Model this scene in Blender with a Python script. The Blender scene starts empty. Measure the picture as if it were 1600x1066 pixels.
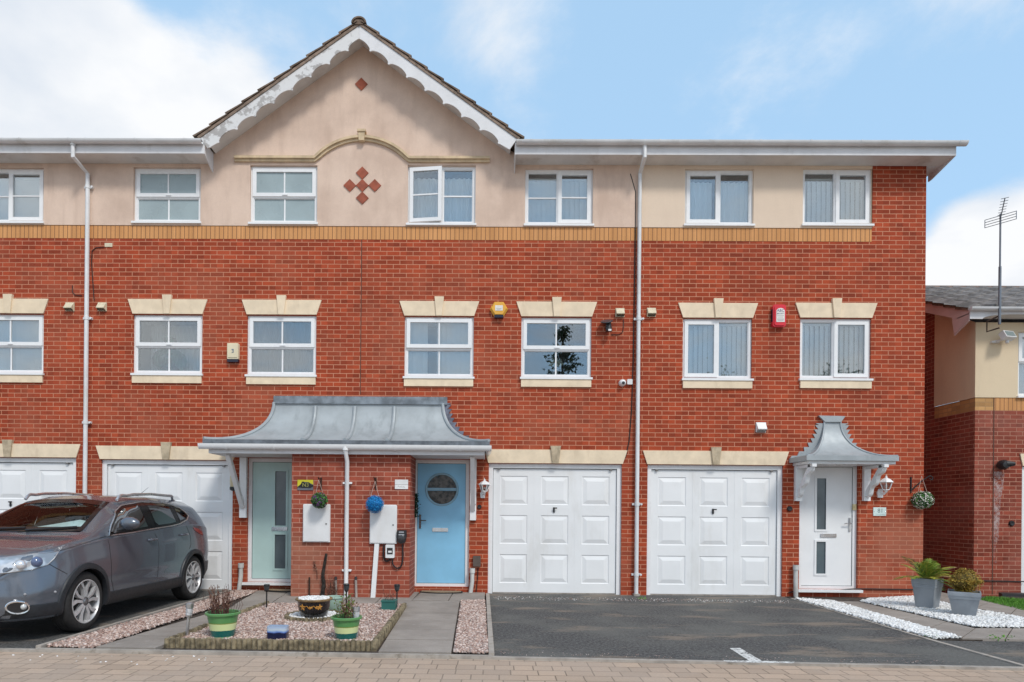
import bpy, bmesh, math, random
import numpy as np
from mathutils import Vector, Matrix
from mathutils.bvhtree import BVHTree
from mathutils.geometry import delaunay_2d_cdt

random.seed(7)
rng = np.random.default_rng(7)
S = bpy.context.scene
COL = S.collection
PI = math.pi
R = math.radians

# ------------------------------------------------------------------ camera
FPX, PPX, PPY = 1000.0, 754.0, 798.0        # focal length and horizon point in photo pixels (1600 x 1066)
CAM_D, CAM_H = 10.95, 1.42
YAW, ROLL = 0.011, 0.009
fw = Vector((-math.sin(YAW), math.cos(YAW), 0))
rt0 = Vector((math.cos(YAW), math.sin(YAW), 0))
up0 = Vector((0, 0, 1))
cR = rt0*math.cos(ROLL) + up0*math.sin(ROLL)
cU = -rt0*math.sin(ROLL) + up0*math.cos(ROLL)
CAM = Vector((0, -CAM_D, CAM_H))
cd = bpy.data.cameras.new("camera")
cam = bpy.data.objects.new("camera", cd)
COL.objects.link(cam)
M = Matrix.Identity(4)
for i in range(3):
    M[i][0], M[i][1], M[i][2], M[i][3] = cR[i], cU[i], -fw[i], CAM[i]
cam.matrix_world = M
cd.sensor_fit = 'HORIZONTAL'
cd.sensor_width = 36.0
cd.lens = 36.0*FPX/1600
cd.shift_x = (800-PPX)/1600
cd.shift_y = (PPY-533)/1600
cd.clip_start, cd.clip_end = 0.1, 2000
S.camera = cam

def ray(px, py):
    u, v = px-PPX, -(py-PPY)
    return (fw*FPX + cR*u + cU*v).normalized()
def P(px, py, y=0.0):                        # photo pixel -> point on the vertical plane at depth y
    d = ray(px, py); t = (y-CAM.y)/d.y
    return CAM + d*t
def G(px, py, z=0.0):                        # photo pixel -> point on the ground
    d = ray(px, py); t = (z-CAM.z)/d.z
    return CAM + d*t

# ------------------------------------------------------------------ light
SUN_EL, SUN_AZ = R(48), R(150)               # azimuth clockwise from +y (north); sun stands behind the camera, to the right
S.view_settings.view_transform = 'Standard'
S.view_settings.look = 'None'
S.view_settings.gamma = 1
S.view_settings.exposure = 0.5
W = bpy.data.worlds.new("World"); S.world = W
W.use_nodes = True
nt = W.node_tree; nt.nodes.clear()
def wn(t, **k):
    n = nt.nodes.new(t)
    for a, b in k.items(): setattr(n, a, b)
    return n
wl = nt.links.new
wo = wn('ShaderNodeOutputWorld'); bg = wn('ShaderNodeBackground'); bg.inputs[1].default_value = 0.1
sky = wn('ShaderNodeTexSky', sky_type='NISHITA', sun_disc=False, sun_elevation=SUN_EL, sun_rotation=SUN_AZ,
         air_density=1.0, dust_density=0.6, ozone_density=1.5, altitude=100)
tc = wn('ShaderNodeTexCoord')
def vmath(op, a, b=None):
    n = wn('ShaderNodeVectorMath', operation=op)
    for i, x in enumerate((a, b)):
        if x is None: continue
        if hasattr(x, 'is_output'): wl(x, n.inputs[i])
        else: n.inputs[i].default_value = x
    return n
def fmath(op, a, b=None, clamp=False):
    n = wn('ShaderNodeMath', operation=op, use_clamp=clamp)
    for i, x in enumerate((a, b)):
        if x is None: continue
        if hasattr(x, 'is_output'): wl(x, n.inputs[i])
        else: n.inputs[i].default_value = x
    return n.outputs[0]
dirv = tc.outputs['Generated']
sep = wn('ShaderNodeSeparateXYZ'); wl(dirv, sep.inputs[0])
zz = fmath('ADD', fmath('MAXIMUM', sep.outputs[2], 0.0), 0.28)
cmb = wn('ShaderNodeCombineXYZ')
wl(fmath('DIVIDE', sep.outputs[0], zz), cmb.inputs[0]); wl(fmath('DIVIDE', sep.outputs[1], zz), cmb.inputs[1])
nz = wn('ShaderNodeTexNoise'); nz.inputs['Scale'].default_value = 3.4; nz.inputs['Detail'].default_value = 11
nz.inputs['Roughness'].default_value = 0.64; nz.inputs['Distortion'].default_value = 0.25
wl(cmb.outputs[0], nz.inputs['Vector'])
acc = None
def blob(px, py, r, k, core=0.25, vec=None):
    global acc
    d = Vector(vec).normalized() if vec else ray(px, py)
    dt = vmath('DOT_PRODUCT', dirv, tuple(d))
    mr = wn('ShaderNodeMapRange', interpolation_type='SMOOTHSTEP')
    wl(dt.outputs['Value'], mr.inputs[0])
    mr.inputs[1].default_value = math.cos(r); mr.inputs[2].default_value = math.cos(r*core)
    mr.inputs[3].default_value = 0; mr.inputs[4].default_value = k
    acc = mr.outputs[0] if acc is None else fmath('ADD', acc, mr.outputs[0])
blob(60, 240, .25, .50, .35); blob(250, 220, .19, .48, .3); blob(-120, 160, .3, .26); blob(400, 160, .15, .26)
blob(90, 50, .12, .10); blob(420, 50, .14, .12)
blob(800, 0, .11, .13, .1); blob(840, 118, .10, .10, .1); blob(700, -20, .12, .08)
blob(1580, 50, .14, .16, .1); blob(1570, 400, .10, .36, .4); blob(1480, 380, .07, .2); blob(1660, 440, .17, .3)
blob(1530, 295, .07, .08)
blob(370, 55, .15, -.24, .2); blob(230, 50, .11, -.20, .2); blob(25, 50, .08, -.16, .2); blob(0, 0, .5, -.26, .3, vec=(.05, -1, .33)); blob(1480, 230, .16, -.16, .2); blob(950, 60, .12, -.10, .2)
blob(0, 0, 1.35, .40, .4, vec=(0.1, -1, .5))
msk = fmath('ADD', nz.outputs[0], acc)
mr = wn('ShaderNodeMapRange', interpolation_type='SMOOTHSTEP'); wl(msk, mr.inputs[0])
mr.inputs[1].default_value = .50; mr.inputs[2].default_value = .98
nz2 = wn('ShaderNodeTexNoise'); nz2.inputs['Scale'].default_value = 3.4; nz2.inputs['Detail'].default_value = 6
wl(cmb.outputs[0], nz2.inputs['Vector'])
cr = wn('ShaderNodeValToRGB'); wl(nz2.outputs[0], cr.inputs[0])
cr.color_ramp.elements[0].position = .34; cr.color_ramp.elements[0].color = (5.0, 5.5, 6.2, 1)
cr.color_ramp.elements[1].position = .60; cr.color_ramp.elements[1].color = (6.9, 7.0, 7.15, 1)
tint = wn('ShaderNodeMix', data_type='RGBA', blend_type='MULTIPLY'); tint.inputs[0].default_value = 1
wl(sky.outputs[0], tint.inputs[6]); tint.inputs[7].default_value = (1.35, 1.35, 1.3, 1)
pale = wn('ShaderNodeMix', data_type='RGBA'); pale.inputs[0].default_value = .72
wl(tint.outputs[2], pale.inputs[6]); pale.inputs[7].default_value = (3.55, 5.5, 7.55, 1)
mix = wn('ShaderNodeMix', data_type='RGBA')
wl(mr.outputs[0], mix.inputs[0]); wl(pale.outputs[2], mix.inputs[6]); wl(cr.outputs[0], mix.inputs[7])
wl(mix.outputs[2], bg.inputs[0]); wl(bg.outputs[0], wo.inputs[0])
sl = bpy.data.lights.new("sun", 'SUN'); sl.energy = 1.5; sl.angle = R(12); sl.color = (1.0, .96, .90)
so = bpy.data.objects.new("sun", sl); COL.objects.link(so)
sd = Vector((math.sin(SUN_AZ)*math.cos(SUN_EL), math.cos(SUN_AZ)*math.cos(SUN_EL), math.sin(SUN_EL)))
so.rotation_euler = (-sd).to_track_quat('-Z', 'Y').to_euler()
so.location = (6, -20, 20)

# ------------------------------------------------------------------ materials
class NT:
    def __init__(s, name):
        s.m = bpy.data.materials.new(name); s.m.use_nodes = True
        s.t = s.m.node_tree; s.t.nodes.clear()
        s.out = s.n('ShaderNodeOutputMaterial')
    def n(s, t, **k):
        n = s.t.nodes.new(t)
        for a, b in k.items(): setattr(n, a, b)
        return n
    def l(s, a, b): s.t.links.new(a, b)
    def set(s, sock, v):
        if hasattr(v, 'is_output'): s.l(v, sock)
        else:
            if isinstance(v, (tuple, list)) and len(v) == 3 and sock.type == 'RGBA': v = (*v, 1)
            sock.default_value = v
    def coord(s, kind='Object', scale=(1, 1, 1)):
        c = s.n('ShaderNodeTexCoord'); mp = s.n('ShaderNodeMapping'); mp.inputs['Scale'].default_value = scale
        s.l(c.outputs[kind], mp.inputs[0]); return mp.outputs[0]
    def noise(s, vec, scale, detail=4, rough=.55):
        n = s.n('ShaderNodeTexNoise'); s.l(vec, n.inputs['Vector'])
        n.inputs['Scale'].default_value = scale; n.inputs['Detail'].default_value = detail; n.inputs['Roughness'].default_value = rough
        return n.outputs[0]
    def rng(s, v, a, b, c=0., d=1., smooth=True):
        n = s.n('ShaderNodeMapRange', interpolation_type='SMOOTHSTEP' if smooth else 'LINEAR')
        s.l(v, n.inputs[0])
        for i, x in enumerate((a, b, c, d)): n.inputs[i+1].default_value = x
        return n.outputs[0]
    def mix(s, f, a, b, blend='MIX'):
        n = s.n('ShaderNodeMix', data_type='RGBA', blend_type=blend)
        s.set(n.inputs[0], f); s.set(n.inputs[6], a); s.set(n.inputs[7], b); return n.outputs[2]
    def math(s, op, a, b=0.):
        n = s.n('ShaderNodeMath', operation=op); s.set(n.inputs[0], a); s.set(n.inputs[1], b); return n.outputs[0]
    def bump(s, h, strength=.3, dist=.01, normal=None):
        n = s.n('ShaderNodeBump'); n.inputs['Strength'].default_value = strength; n.inputs['Distance'].default_value = dist
        s.l(h, n.inputs['Height'])
        if normal is not None: s.l(normal, n.inputs['Normal'])
        return n.outputs[0]
    def bsdf(s, col, rough=.5, metal=0., normal=None, spec=.5, coat=0., alpha=None):
        b = s.n('ShaderNodeBsdfPrincipled')
        s.set(b.inputs['Base Color'], col); s.set(b.inputs['Roughness'], rough); s.set(b.inputs['Metallic'], metal)
        b.inputs['Specular IOR Level'].default_value = spec; b.inputs['Coat Weight'].default_value = coat
        b.inputs['Coat Roughness'].default_value = .04
        if normal is not None: s.l(normal, b.inputs['Normal'])
        s.l(b.outputs[0], s.out.inputs[0]); return b
MATS = {}
def mk(name, col, rough=.5, metal=0., var=.08, scale=3., bump=0., bscale=80., spec=.5, coat=0., dirt=None, dirt_amt=.5, dscale=4., dstretch=(1, 1, .35)):
    if name in MATS: return MATS[name]
    s = NT(name); v = s.coord()
    n1 = s.noise(v, scale, 5)
    lo = tuple(c*(1-var*2) for c in col); hi = tuple(min(1, c*(1+var)) for c in col)
    c = s.mix(s.rng(n1, .3, .7), lo, hi)
    if dirt:
        dn = s.noise(s.coord(scale=dstretch), dscale, 7, .65)
        c = s.mix(s.rng(dn, .52, .72, 0, dirt_amt), c, dirt)
    nm = s.bump(s.noise(v, bscale, 3), bump, .004) if bump else None
    r = s.rng(s.noise(v, scale*2.3, 3), .3, .7, max(.02, rough-.07), min(1, rough+.07))
    s.bsdf(c, r, metal, nm, spec, coat)
    MATS[name] = s.m; return s.m

def brick_mat(name, c1, c2, mortar, w=.225, h=.075, ms=.0125, stain=None, stain_amt=0., stain_hi=.62, zfade=None, xr=None, vary=(.75, 1.15), bump=.5, dark=(.16, .035, .022)):
    s = NT(name)
    c = s.n('ShaderNodeUVMap'); uv = c.outputs[0]
    b = s.n('ShaderNodeTexBrick'); s.l(uv, b.inputs['Vector'])
    b.offset = .5
    b.inputs['Scale'].default_value = 1; b.inputs['Brick Width'].default_value = w; b.inputs['Row Height'].default_value = h
    b.inputs['Mortar Size'].default_value = ms*.5; b.inputs['Mortar Smooth'].default_value = .15; b.inputs['Bias'].default_value = -.1
    s.set(b.inputs['Color1'], c1); s.set(b.inputs['Color2'], c2); s.set(b.inputs['Mortar'], mortar)
    n = s.noise(uv, .75, 7, .65); n2 = s.noise(uv, 38., 3)
    col = s.mix(s.rng(n, .35, .7, 0, .5), b.outputs['Color'], s.mix(.5, b.outputs['Color'], dark))
    # occasional single dark bricks: a coarse noise sampled once per brick
    sx = s.n('ShaderNodeSeparateXYZ'); s.l(uv, sx.inputs[0])
    row = s.math('FLOOR', s.math('DIVIDE', sx.outputs[1], h))
    odd = s.math('MULTIPLY', s.math('MODULO', s.math('ABSOLUTE', row), 2.), w*.5)
    colm = s.math('FLOOR', s.math('DIVIDE', s.math('ADD', sx.outputs[0], odd), w))
    cb = s.n('ShaderNodeCombineXYZ'); s.l(colm, cb.inputs[0]); s.l(row, cb.inputs[1])
    wnn = s.n('ShaderNodeTexWhiteNoise', noise_dimensions='2D'); s.l(cb.outputs[0], wnn.inputs['Vector'])
    br = s.rng(wnn.outputs['Value'], 0., 1., vary[0], vary[1], False)
    hs = s.n('ShaderNodeHueSaturation'); s.l(br, hs.inputs['Value']); s.l(col, hs.inputs['Color'])
    col = s.mix(s.math('SUBTRACT', 1., b.outputs['Fac']), col, hs.outputs[0])
    col = s.mix(s.rng(n2, .3, .75, 0, .10), col, s.mix(.5, col, (.55, .25, .17)))
    if stain:
        sn = s.noise(s.coord('Object', (1, 1, 1)), .9, 7, .6)
        f = s.rng(sn, stain_hi-.14, stain_hi+.1, 0, stain_amt)
        if zfade:
            g = s.n('ShaderNodeNewGeometry'); sp = s.n('ShaderNodeSeparateXYZ'); s.l(g.outputs['Position'], sp.inputs[0])
            f = s.math('MULTIPLY', f, s.rng(sp.outputs[2], zfade[0], zfade[1], 1, 0))
            if xr: f = s.math('MULTIPLY', f, s.rng(sp.outputs[0], *xr))
        col = s.mix(f, col, stain)
    hgt = s.mix(.25, s.mix(1., (1, 1, 1), b.outputs['Fac'], 'SUBTRACT'), n2)
    nm = s.bump(hgt, bump, .006)
    s.bsdf(col, .85, 0, nm, .25)
    MATS[name] = s.m; return s.m

BR1, BR2, MOR = (.40, .063, .022), (.285, .041, .015), (.58, .26, .16)
brick = brick_mat("red_brick", BR1, BR2, MOR, stain=(.42, .15, .09), stain_amt=.3, stain_hi=.58)
brick_low = brick_mat("red_brick_worn", (.36, .085, .05), (.27, .055, .032), (.52, .26, .19), stain=(.43, .22, .145), stain_amt=.5, stain_hi=.46, zfade=(.75, 1.2), xr=(-2.95, -2.2, 1, .12))
brick_end = brick_mat("red_brick_end_house", BR1, BR2, MOR, stain=(.42, .18, .115), stain_amt=.45, stain_hi=.44, zfade=(1.0, 1.7), xr=(5.7, 6.7, 0, 1))
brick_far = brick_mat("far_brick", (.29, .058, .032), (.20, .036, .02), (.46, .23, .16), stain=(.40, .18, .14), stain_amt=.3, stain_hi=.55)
band_mat = brick_mat("yellow_soldier_brick", (.69, .345, .14), (.62, .30, .115), (.27, .13, .065), w=.075, h=.9, ms=.014, vary=(.9, 1.05), bump=.5, dark=(.42, .2, .07))
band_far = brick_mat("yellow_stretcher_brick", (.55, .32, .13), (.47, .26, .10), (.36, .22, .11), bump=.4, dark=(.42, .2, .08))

def render_mat(name, col, stain, amt, hi=.55):
    s = NT(name); v = s.coord('Object')
    a = s.noise(v, 1.3, 8, .62); b = s.noise(s.coord('Object', (3.2, 3.2, .5)), 1.6, 6, .6); g = s.noise(v, 160, 2)
    c = s.mix(s.rng(a, hi-.2, hi+.2, 0, amt), col, stain)
    c = s.mix(s.rng(b, .45, .75, 0, amt*.7), c, stain)
    c = s.mix(s.rng(g, .3, .7, 0, .28), c, tuple(x*.72 for x in stain))
    nm = s.bump(s.noise(v, 120, 4, .7), .7, .006)
    s.bsdf(c, .93, 0, nm, .15); MATS[name] = s.m; return s.m
render1 = render_mat("pale_render", (.81, .63, .515), (.57, .42, .335), .72)
render2 = render_mat("clean_render", (.83, .675, .53), (.70, .555, .44), .4)
render3 = render_mat("cream_render", (.78, .64, .45), (.64, .51, .36), .45)
stone = mk("cast_stone", (.82, .68, .50), .85, var=.05, scale=5, bump=.25, bscale=140, spec=.2, dirt=(.5, .38, .26), dirt_amt=.35)
stone_y = mk("yellow_cast_stone", (.64, .50, .33), .85, var=.1, scale=6, bump=.25, bscale=140, spec=.2, dirt=(.40, .30, .20), dirt_amt=.5)
stone_d = mk("weathered_keystone", (.50, .41, .29), .9, var=.12, scale=9, bump=.3, bscale=120, spec=.2, dirt=(.22, .18, .13), dirt_amt=.7, dscale=6)
upvc = mk("white_upvc", (.83, .84, .85), .28, var=.015, scale=2, spec=.5)
upvc_w = mk("weathered_white_board", (.73, .73, .745), .45, var=.04, scale=3, dirt=(.50, .48, .46), dirt_amt=.45, dscale=3)
gutter_m = mk("white_gutter", (.74, .75, .76), .4, var=.05, scale=3, dirt=(.50, .49, .46), dirt_amt=.55, dscale=3)
soffit_m = mk("stained_soffit", (.72, .70, .68), .6, var=.06, scale=2, dirt=(.42, .36, .31), dirt_amt=.6, dscale=2.2, dstretch=(1, 1, 1))
def peel():
    s = NT("peeling_white_board"); v = s.coord('Object', (1, 1, 1))
    n = s.noise(s.coord('Object', (1, 1, 1.2)), 3.2, 9, .68)
    c = s.mix(s.rng(n, .50, .56), (.70, .70, .70), (.40, .385, .375))
    c = s.mix(s.rng(s.noise(v, 14, 5), .55, .7, 0, .4), c, (.55, .53, .51))
    s.bsdf(c, .6, 0, s.bump(n, .25, .01)); return s.m
peel_m = peel()
garage_m = mk("white_garage_steel", (.82, .83, .84), .38, var=.02, scale=1.5, dirt=(.55, .53, .48), dirt_amt=.28, dscale=2.4)
lead = mk("lead_sheet", (.37, .405, .425), .55, metal=.2, var=.06, scale=3.2, bump=.2, bscale=12, dirt=(.21, .235, .245), dirt_amt=.5, dscale=2.6, dstretch=(1.6, 1, .5))
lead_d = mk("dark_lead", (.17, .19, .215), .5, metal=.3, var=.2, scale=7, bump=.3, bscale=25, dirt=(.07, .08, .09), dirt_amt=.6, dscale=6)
lead_f = mk("purple_lead_flashing", (.17, .18, .23), .55, metal=.25, var=.25, scale=11, bump=.3, bscale=30)
tile_g = mk("brown_roof_tile", (.20, .145, .11), .9, var=.25, scale=5, bump=.5, bscale=60, spec=.2, dirt=(.11, .09, .075), dirt_amt=.7)
tile_r = mk("grey_roof_tile", (.20, .185, .18), .85, var=.15, scale=4, bump=.4, bscale=60, spec=.2)
black = mk("black_plastic", (.018, .018, .02), .4, var=.1)
blackm = mk("black_iron", (.012, .012, .013), .5, var=.2, scale=20)
cream_p = mk("cream_plastic", (.66, .59, .43), .5, var=.06, scale=12, dirt=(.4, .34, .24), dirt_amt=.4, dscale=14)
chrome = mk("chrome", (.75, .76, .78), .15, metal=1., var=.02)
alu = mk("brushed_aluminium", (.58, .59, .60), .35, metal=.9, var=.06, scale=9)
diamond_m = mk("terracotta_tile", (.33, .085, .045), .8, var=.12, scale=9, bump=.3)
teal_m = mk("pale_teal_door", (.47, .645, .62), .42, var=.03, scale=3, bump=.12, bscale=160)
blue_m = mk("sky_blue_door", (.25, .57, .82), .42, var=.03, scale=3, bump=.12, bscale=160)
slat_m = mk("blind_fabric", (.86, .87, .87), .8, var=.03)
net_m = mk("net_curtain", (.76, .80, .80), .9, var=.06, scale=3)
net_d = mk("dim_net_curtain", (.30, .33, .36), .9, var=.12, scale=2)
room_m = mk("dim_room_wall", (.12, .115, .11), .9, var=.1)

def glass_mat(name, tint=(.93, .96, .965), refl=.15, rough=.008, fres=1.45, gcol=(.9, .93, .95)):
    s = NT(name)
    tr = s.n('ShaderNodeBsdfTransparent'); s.set(tr.inputs[0], tint)
    gl = s.n('ShaderNodeBsdfGlossy'); s.set(gl.inputs[0], gcol); gl.inputs['Roughness'].default_value = rough
    fr = s.n('ShaderNodeFresnel'); fr.inputs[0].default_value = fres
    nm = s.bump(s.noise(s.coord(), 1.6, 2), .02, .02); s.l(nm, gl.inputs['Normal'])
    f = s.math('MINIMUM', s.math('ADD', fr.outputs[0], refl), 1.)
    mx = s.n('ShaderNodeMixShader'); s.l(f, mx.inputs[0]); s.l(tr.outputs[0], mx.inputs[1]); s.l(gl.outputs[0], mx.inputs[2])
    s.l(mx.outputs[0], s.out.inputs[0]); MATS[name] = s.m; return s.m
glass = glass_mat("window_glass")
glass_cam = glass_mat("lantern_glass", (.8, .8, .78), .08)
frost = mk("frosted_glass", (.33, .41, .43), .3, var=.06, scale=1.6, spec=.6)
frost_d = mk("grey_frosted_glass", (.10, .13, .145), .16, var=.12, scale=2, spec=.7)
mosaic = mk("patterned_door_glass", (.085, .075, .065), .14, var=.6, scale=14, spec=.35, bump=.6, bscale=22)

def flat(name, col, rough=.6): return mk(name, col, rough, var=.03)

# ------------------------------------------------------------------ mesh helpers
class MB:
    def __init__(s): s.v, s.f, s.mi = [], [], []; s.cur = 0
    def add(s, vs, fs):
        o = len(s.v); s.v += [tuple(p) for p in vs]
        for f in fs: s.f.append([o+i for i in f]); s.mi.append(s.cur)
        return s
    def box(s, x0, x1, y0, y1, z0, z1):
        if x0 > x1: x0, x1 = x1, x0
        if y0 > y1: y0, y1 = y1, y0
        if z0 > z1: z0, z1 = z1, z0
        return s.add([(x0, y0, z0), (x1, y0, z0), (x1, y1, z0), (x0, y1, z0), (x0, y0, z1), (x1, y0, z1), (x1, y1, z1), (x0, y1, z1)],
                     [(0, 3, 2, 1), (4, 5, 6, 7), (0, 1, 5, 4), (1, 2, 6, 5), (2, 3, 7, 6), (3, 0, 4, 7)])
    def cbox(s, c, sx, sy, sz): return s.box(c[0]-sx/2, c[0]+sx/2, c[1]-sy/2, c[1]+sy/2, c[2]-sz/2, c[2]+sz/2)
    def prism(s, pts, a, b, axis='y'):
        """2-D outline extruded along an axis; y: pts are (x,z); x: (y,z); z: (x,y)."""
        n = len(pts)
        ar = sum(pts[i][0]*pts[(i+1) % n][1]-pts[(i+1) % n][0]*pts[i][1] for i in range(n))
        if ar < 0: pts = pts[::-1]
        mp = {'y': lambda p, t: (p[0], t, p[1]), 'x': lambda p, t: (t, p[0], p[1]), 'z': lambda p, t: (p[0], p[1], t)}[axis]
        if a > b: a, b = b, a
        vs = [mp(p, a) for p in pts]+[mp(p, b) for p in pts]
        F, B = list(range(n)), list(range(2*n-1, n-1, -1))
        side = [(i, n+i, n+(i+1) % n, (i+1) % n) for i in range(n)]
        if axis == 'y': fs = [F, B]+side
        else: fs = [F[::-1], B[::-1]]+[q[::-1] for q in side]
        return s.add(vs, fs)
    def tube(s, path, r, n=8, caps=True, closed=False):
        path = [Vector(p) for p in path]; m = len(path); rs = r if isinstance(r, (list, tuple)) else [r]*m
        vs = []; prev = None
        for i, p in enumerate(path):
            if closed: t = path[(i+1) % m]-path[i-1]
            else: t = path[min(i+1, m-1)]-path[max(i-1, 0)]
            t = t.normalized() if t.length > 1e-9 else Vector((0, 0, 1))
            if prev is None: u = t.orthogonal().normalized()
            else:
                u = prev-t*prev.dot(t); u = u.normalized() if u.length > 1e-6 else t.orthogonal().normalized()
            prev = u; w = t.cross(u)
            vs += [p+(u*math.cos(2*PI*k/n)+w*math.sin(2*PI*k/n))*rs[i] for k in range(n)]
        fs = []
        for i in range(m if closed else m-1):
            a, b = i*n, ((i+1) % m)*n
            fs += [(a+k, a+(k+1) % n, b+(k+1) % n, b+k) for k in range(n)]
        if caps and not closed: fs += [list(range(n))[::-1], list(range((m-1)*n, m*n))]
        return s.add(vs, fs)
    def lathe(s, prof, c=(0, 0, 0), n=24, axis='z', cap=True):
        vs = []
        for r, z in prof:
            for k in range(n):
                a = 2*PI*k/n; q = (r*math.cos(a), r*math.sin(a), z)
                if axis == 'x': q = (z, r*math.cos(a), r*math.sin(a))
                if axis == 'y': q = (r*math.sin(a), z, r*math.cos(a))
                vs.append((c[0]+q[0], c[1]+q[1], c[2]+q[2]))
        fs = []
        for i in range(len(prof)-1):
            a, b = i*n, (i+1)*n
            fs += [(a+k, a+(k+1) % n, b+(k+1) % n, b+k) for k in range(n)]
        if cap: fs += [list(range(n))[::-1], list(range((len(prof)-1)*n, len(prof)*n))]
        return s.add(vs, fs)
    def ball(s, c, r, nu=12, nv=8, sc=(1, 1, 1)):
        return s.lathe([(r*math.sin(PI*i/nv)+1e-4, -r*math.cos(PI*i/nv)*sc[2]) for i in range(nv+1)], c, nu)
    def grid(s, rows, flip=False):
        n = len(rows[0]); vs = [p for r in rows for p in r]; fs = []
        for i in range(len(rows)-1):
            for k in range(n-1):
                q = (i*n+k, i*n+k+1, (i+1)*n+k+1, (i+1)*n+k); fs.append(q[::-1] if flip else q)
        return s.add(vs, fs)
    def ring(s, x0, x1, z0, z1, w, y0, y1):
        """rectangular frame in the wall plane, w = width (or l,r,b,t)."""
        l, r, b, t = (w,)*4 if not isinstance(w, (tuple, list)) else w
        o = [(x0, z0), (x1, z0), (x1, z1), (x0, z1)]; i = [(x0+l, z0+b), (x1-r, z0+b), (x1-r, z1-t), (x0+l, z1-t)]
        vs = [(p[0], y0, p[1]) for p in o+i]+[(p[0], y1, p[1]) for p in o+i]; fs = []
        for k in range(4):
            j = (k+1) % 4
            fs += [(k, j, 4+j, 4+k), (8+j, 8+k, 12+k, 12+j), (j, k, 8+k, 8+j), (4+k, 4+j, 12+j, 12+k)]
        return s.add(vs, fs)
    def mesh(s, name, mats, smooth=40):
        me = bpy.data.meshes.new(name); me.from_pydata(s.v, [], s.f)
        mats = mats if isinstance(mats, (list, tuple)) else [mats]
        for m in mats: me.materials.append(m)
        me.polygons.foreach_set('material_index', s.mi)
        finish(me, smooth); return me

def finish(me, smooth=40, uv=True):
    me.update()
    if uv and len(me.polygons):
        nl = len(me.loops)
        co = np.empty(len(me.vertices)*3); me.vertices.foreach_get('co', co); co = co.reshape(-1, 3)
        li = np.empty(nl, dtype=np.int32); me.loops.foreach_get('vertex_index', li)
        pn = np.empty(len(me.polygons)*3); me.polygons.foreach_get('normal', pn); pn = np.abs(pn.reshape(-1, 3))
        lt = np.empty(len(me.polygons), dtype=np.int32); me.polygons.foreach_get('loop_total', lt)
        ax = np.repeat(np.argmax(pn*np.array([1, 1.001, 1.0]), axis=1), lt)
        c = co[li]; uvs = np.empty((nl, 2))
        uvs[:, 0] = np.where(ax == 0, c[:, 1], c[:, 0]); uvs[:, 1] = np.where(ax == 2, c[:, 1], c[:, 2])
        lay = me.uv_layers.new(name='UVMap'); lay.data.foreach_set('uv', uvs.ravel())
    if smooth:
        me.polygons.foreach_set('use_smooth', [True]*len(me.polygons))
        me.set_sharp_from_angle(angle=R(smooth))

def tag(o, label=None, cat=None, group=None, kind=None):
    if label: o['label'] = label
    if cat: o['category'] = cat
    if group: o['group'] = group
    if kind: o['kind'] = kind
    return o
LOC = {}
def link(o, parent=None):
    COL.objects.link(o)
    if parent is not None:
        o.parent = parent
        o.matrix_parent_inverse = Matrix.Translation(-Vector(LOC.get(parent.name, (0, 0, 0))))
    return o
def thing(name, label, cat, loc=(0, 0, 0), group=None):
    o = bpy.data.objects.new(name, None); o.location = loc; o.empty_display_size = .2
    link(o); LOC[o.name] = tuple(loc); return tag(o, label, cat, group)
def put(name, mb, mats, parent=None, smooth=40, label=None):
    """one mesh object built in world coordinates, optionally a part of a parent"""
    o = bpy.data.objects.new(name, mb if isinstance(mb, bpy.types.Mesh) else mb.mesh(name, mats, smooth))
    link(o, parent)
    if label: o['label'] = label
    return o
def solo(name, mb, mats, label, cat, group=None, smooth=40, kind=None):
    return tag(put(name, mb, mats, None, smooth), label, cat, group, kind)
def text_mesh(txt, size, depth=.002, align='CENTER'):
    cu = bpy.data.curves.new('lettering', 'FONT'); cu.body = txt; cu.size = size; cu.extrude = depth
    cu.align_x = align; cu.align_y = 'CENTER'; cu.resolution_u = 3
    o = bpy.data.objects.new('lettering', cu); COL.objects.link(o)
    bpy.context.view_layer.update()
    me = bpy.data.meshes.new_from_object(o.evaluated_get(bpy.context.evaluated_depsgraph_get()))
    bpy.data.objects.remove(o); return me
def put_text(txt, c, size, mat, parent, depth=.002, sx=1.):
    me = text_mesh(txt, size, depth)
    me.transform(Matrix.Translation(Vector(c)) @ Matrix.Rotation(R(90), 4, 'X') @ Matrix.Diagonal((sx, 1, 1, 1)))
    me.materials.clear(); me.materials.append(mat); finish(me, 0)
    return put('lettering', me, mat, parent)
def raw_mesh(name, v, f, mat, smooth=0, uv=False):
    me = bpy.data.meshes.new(name); me.from_pydata(v, [], f); me.materials.append(mat); finish(me, smooth, uv); return me
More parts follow.
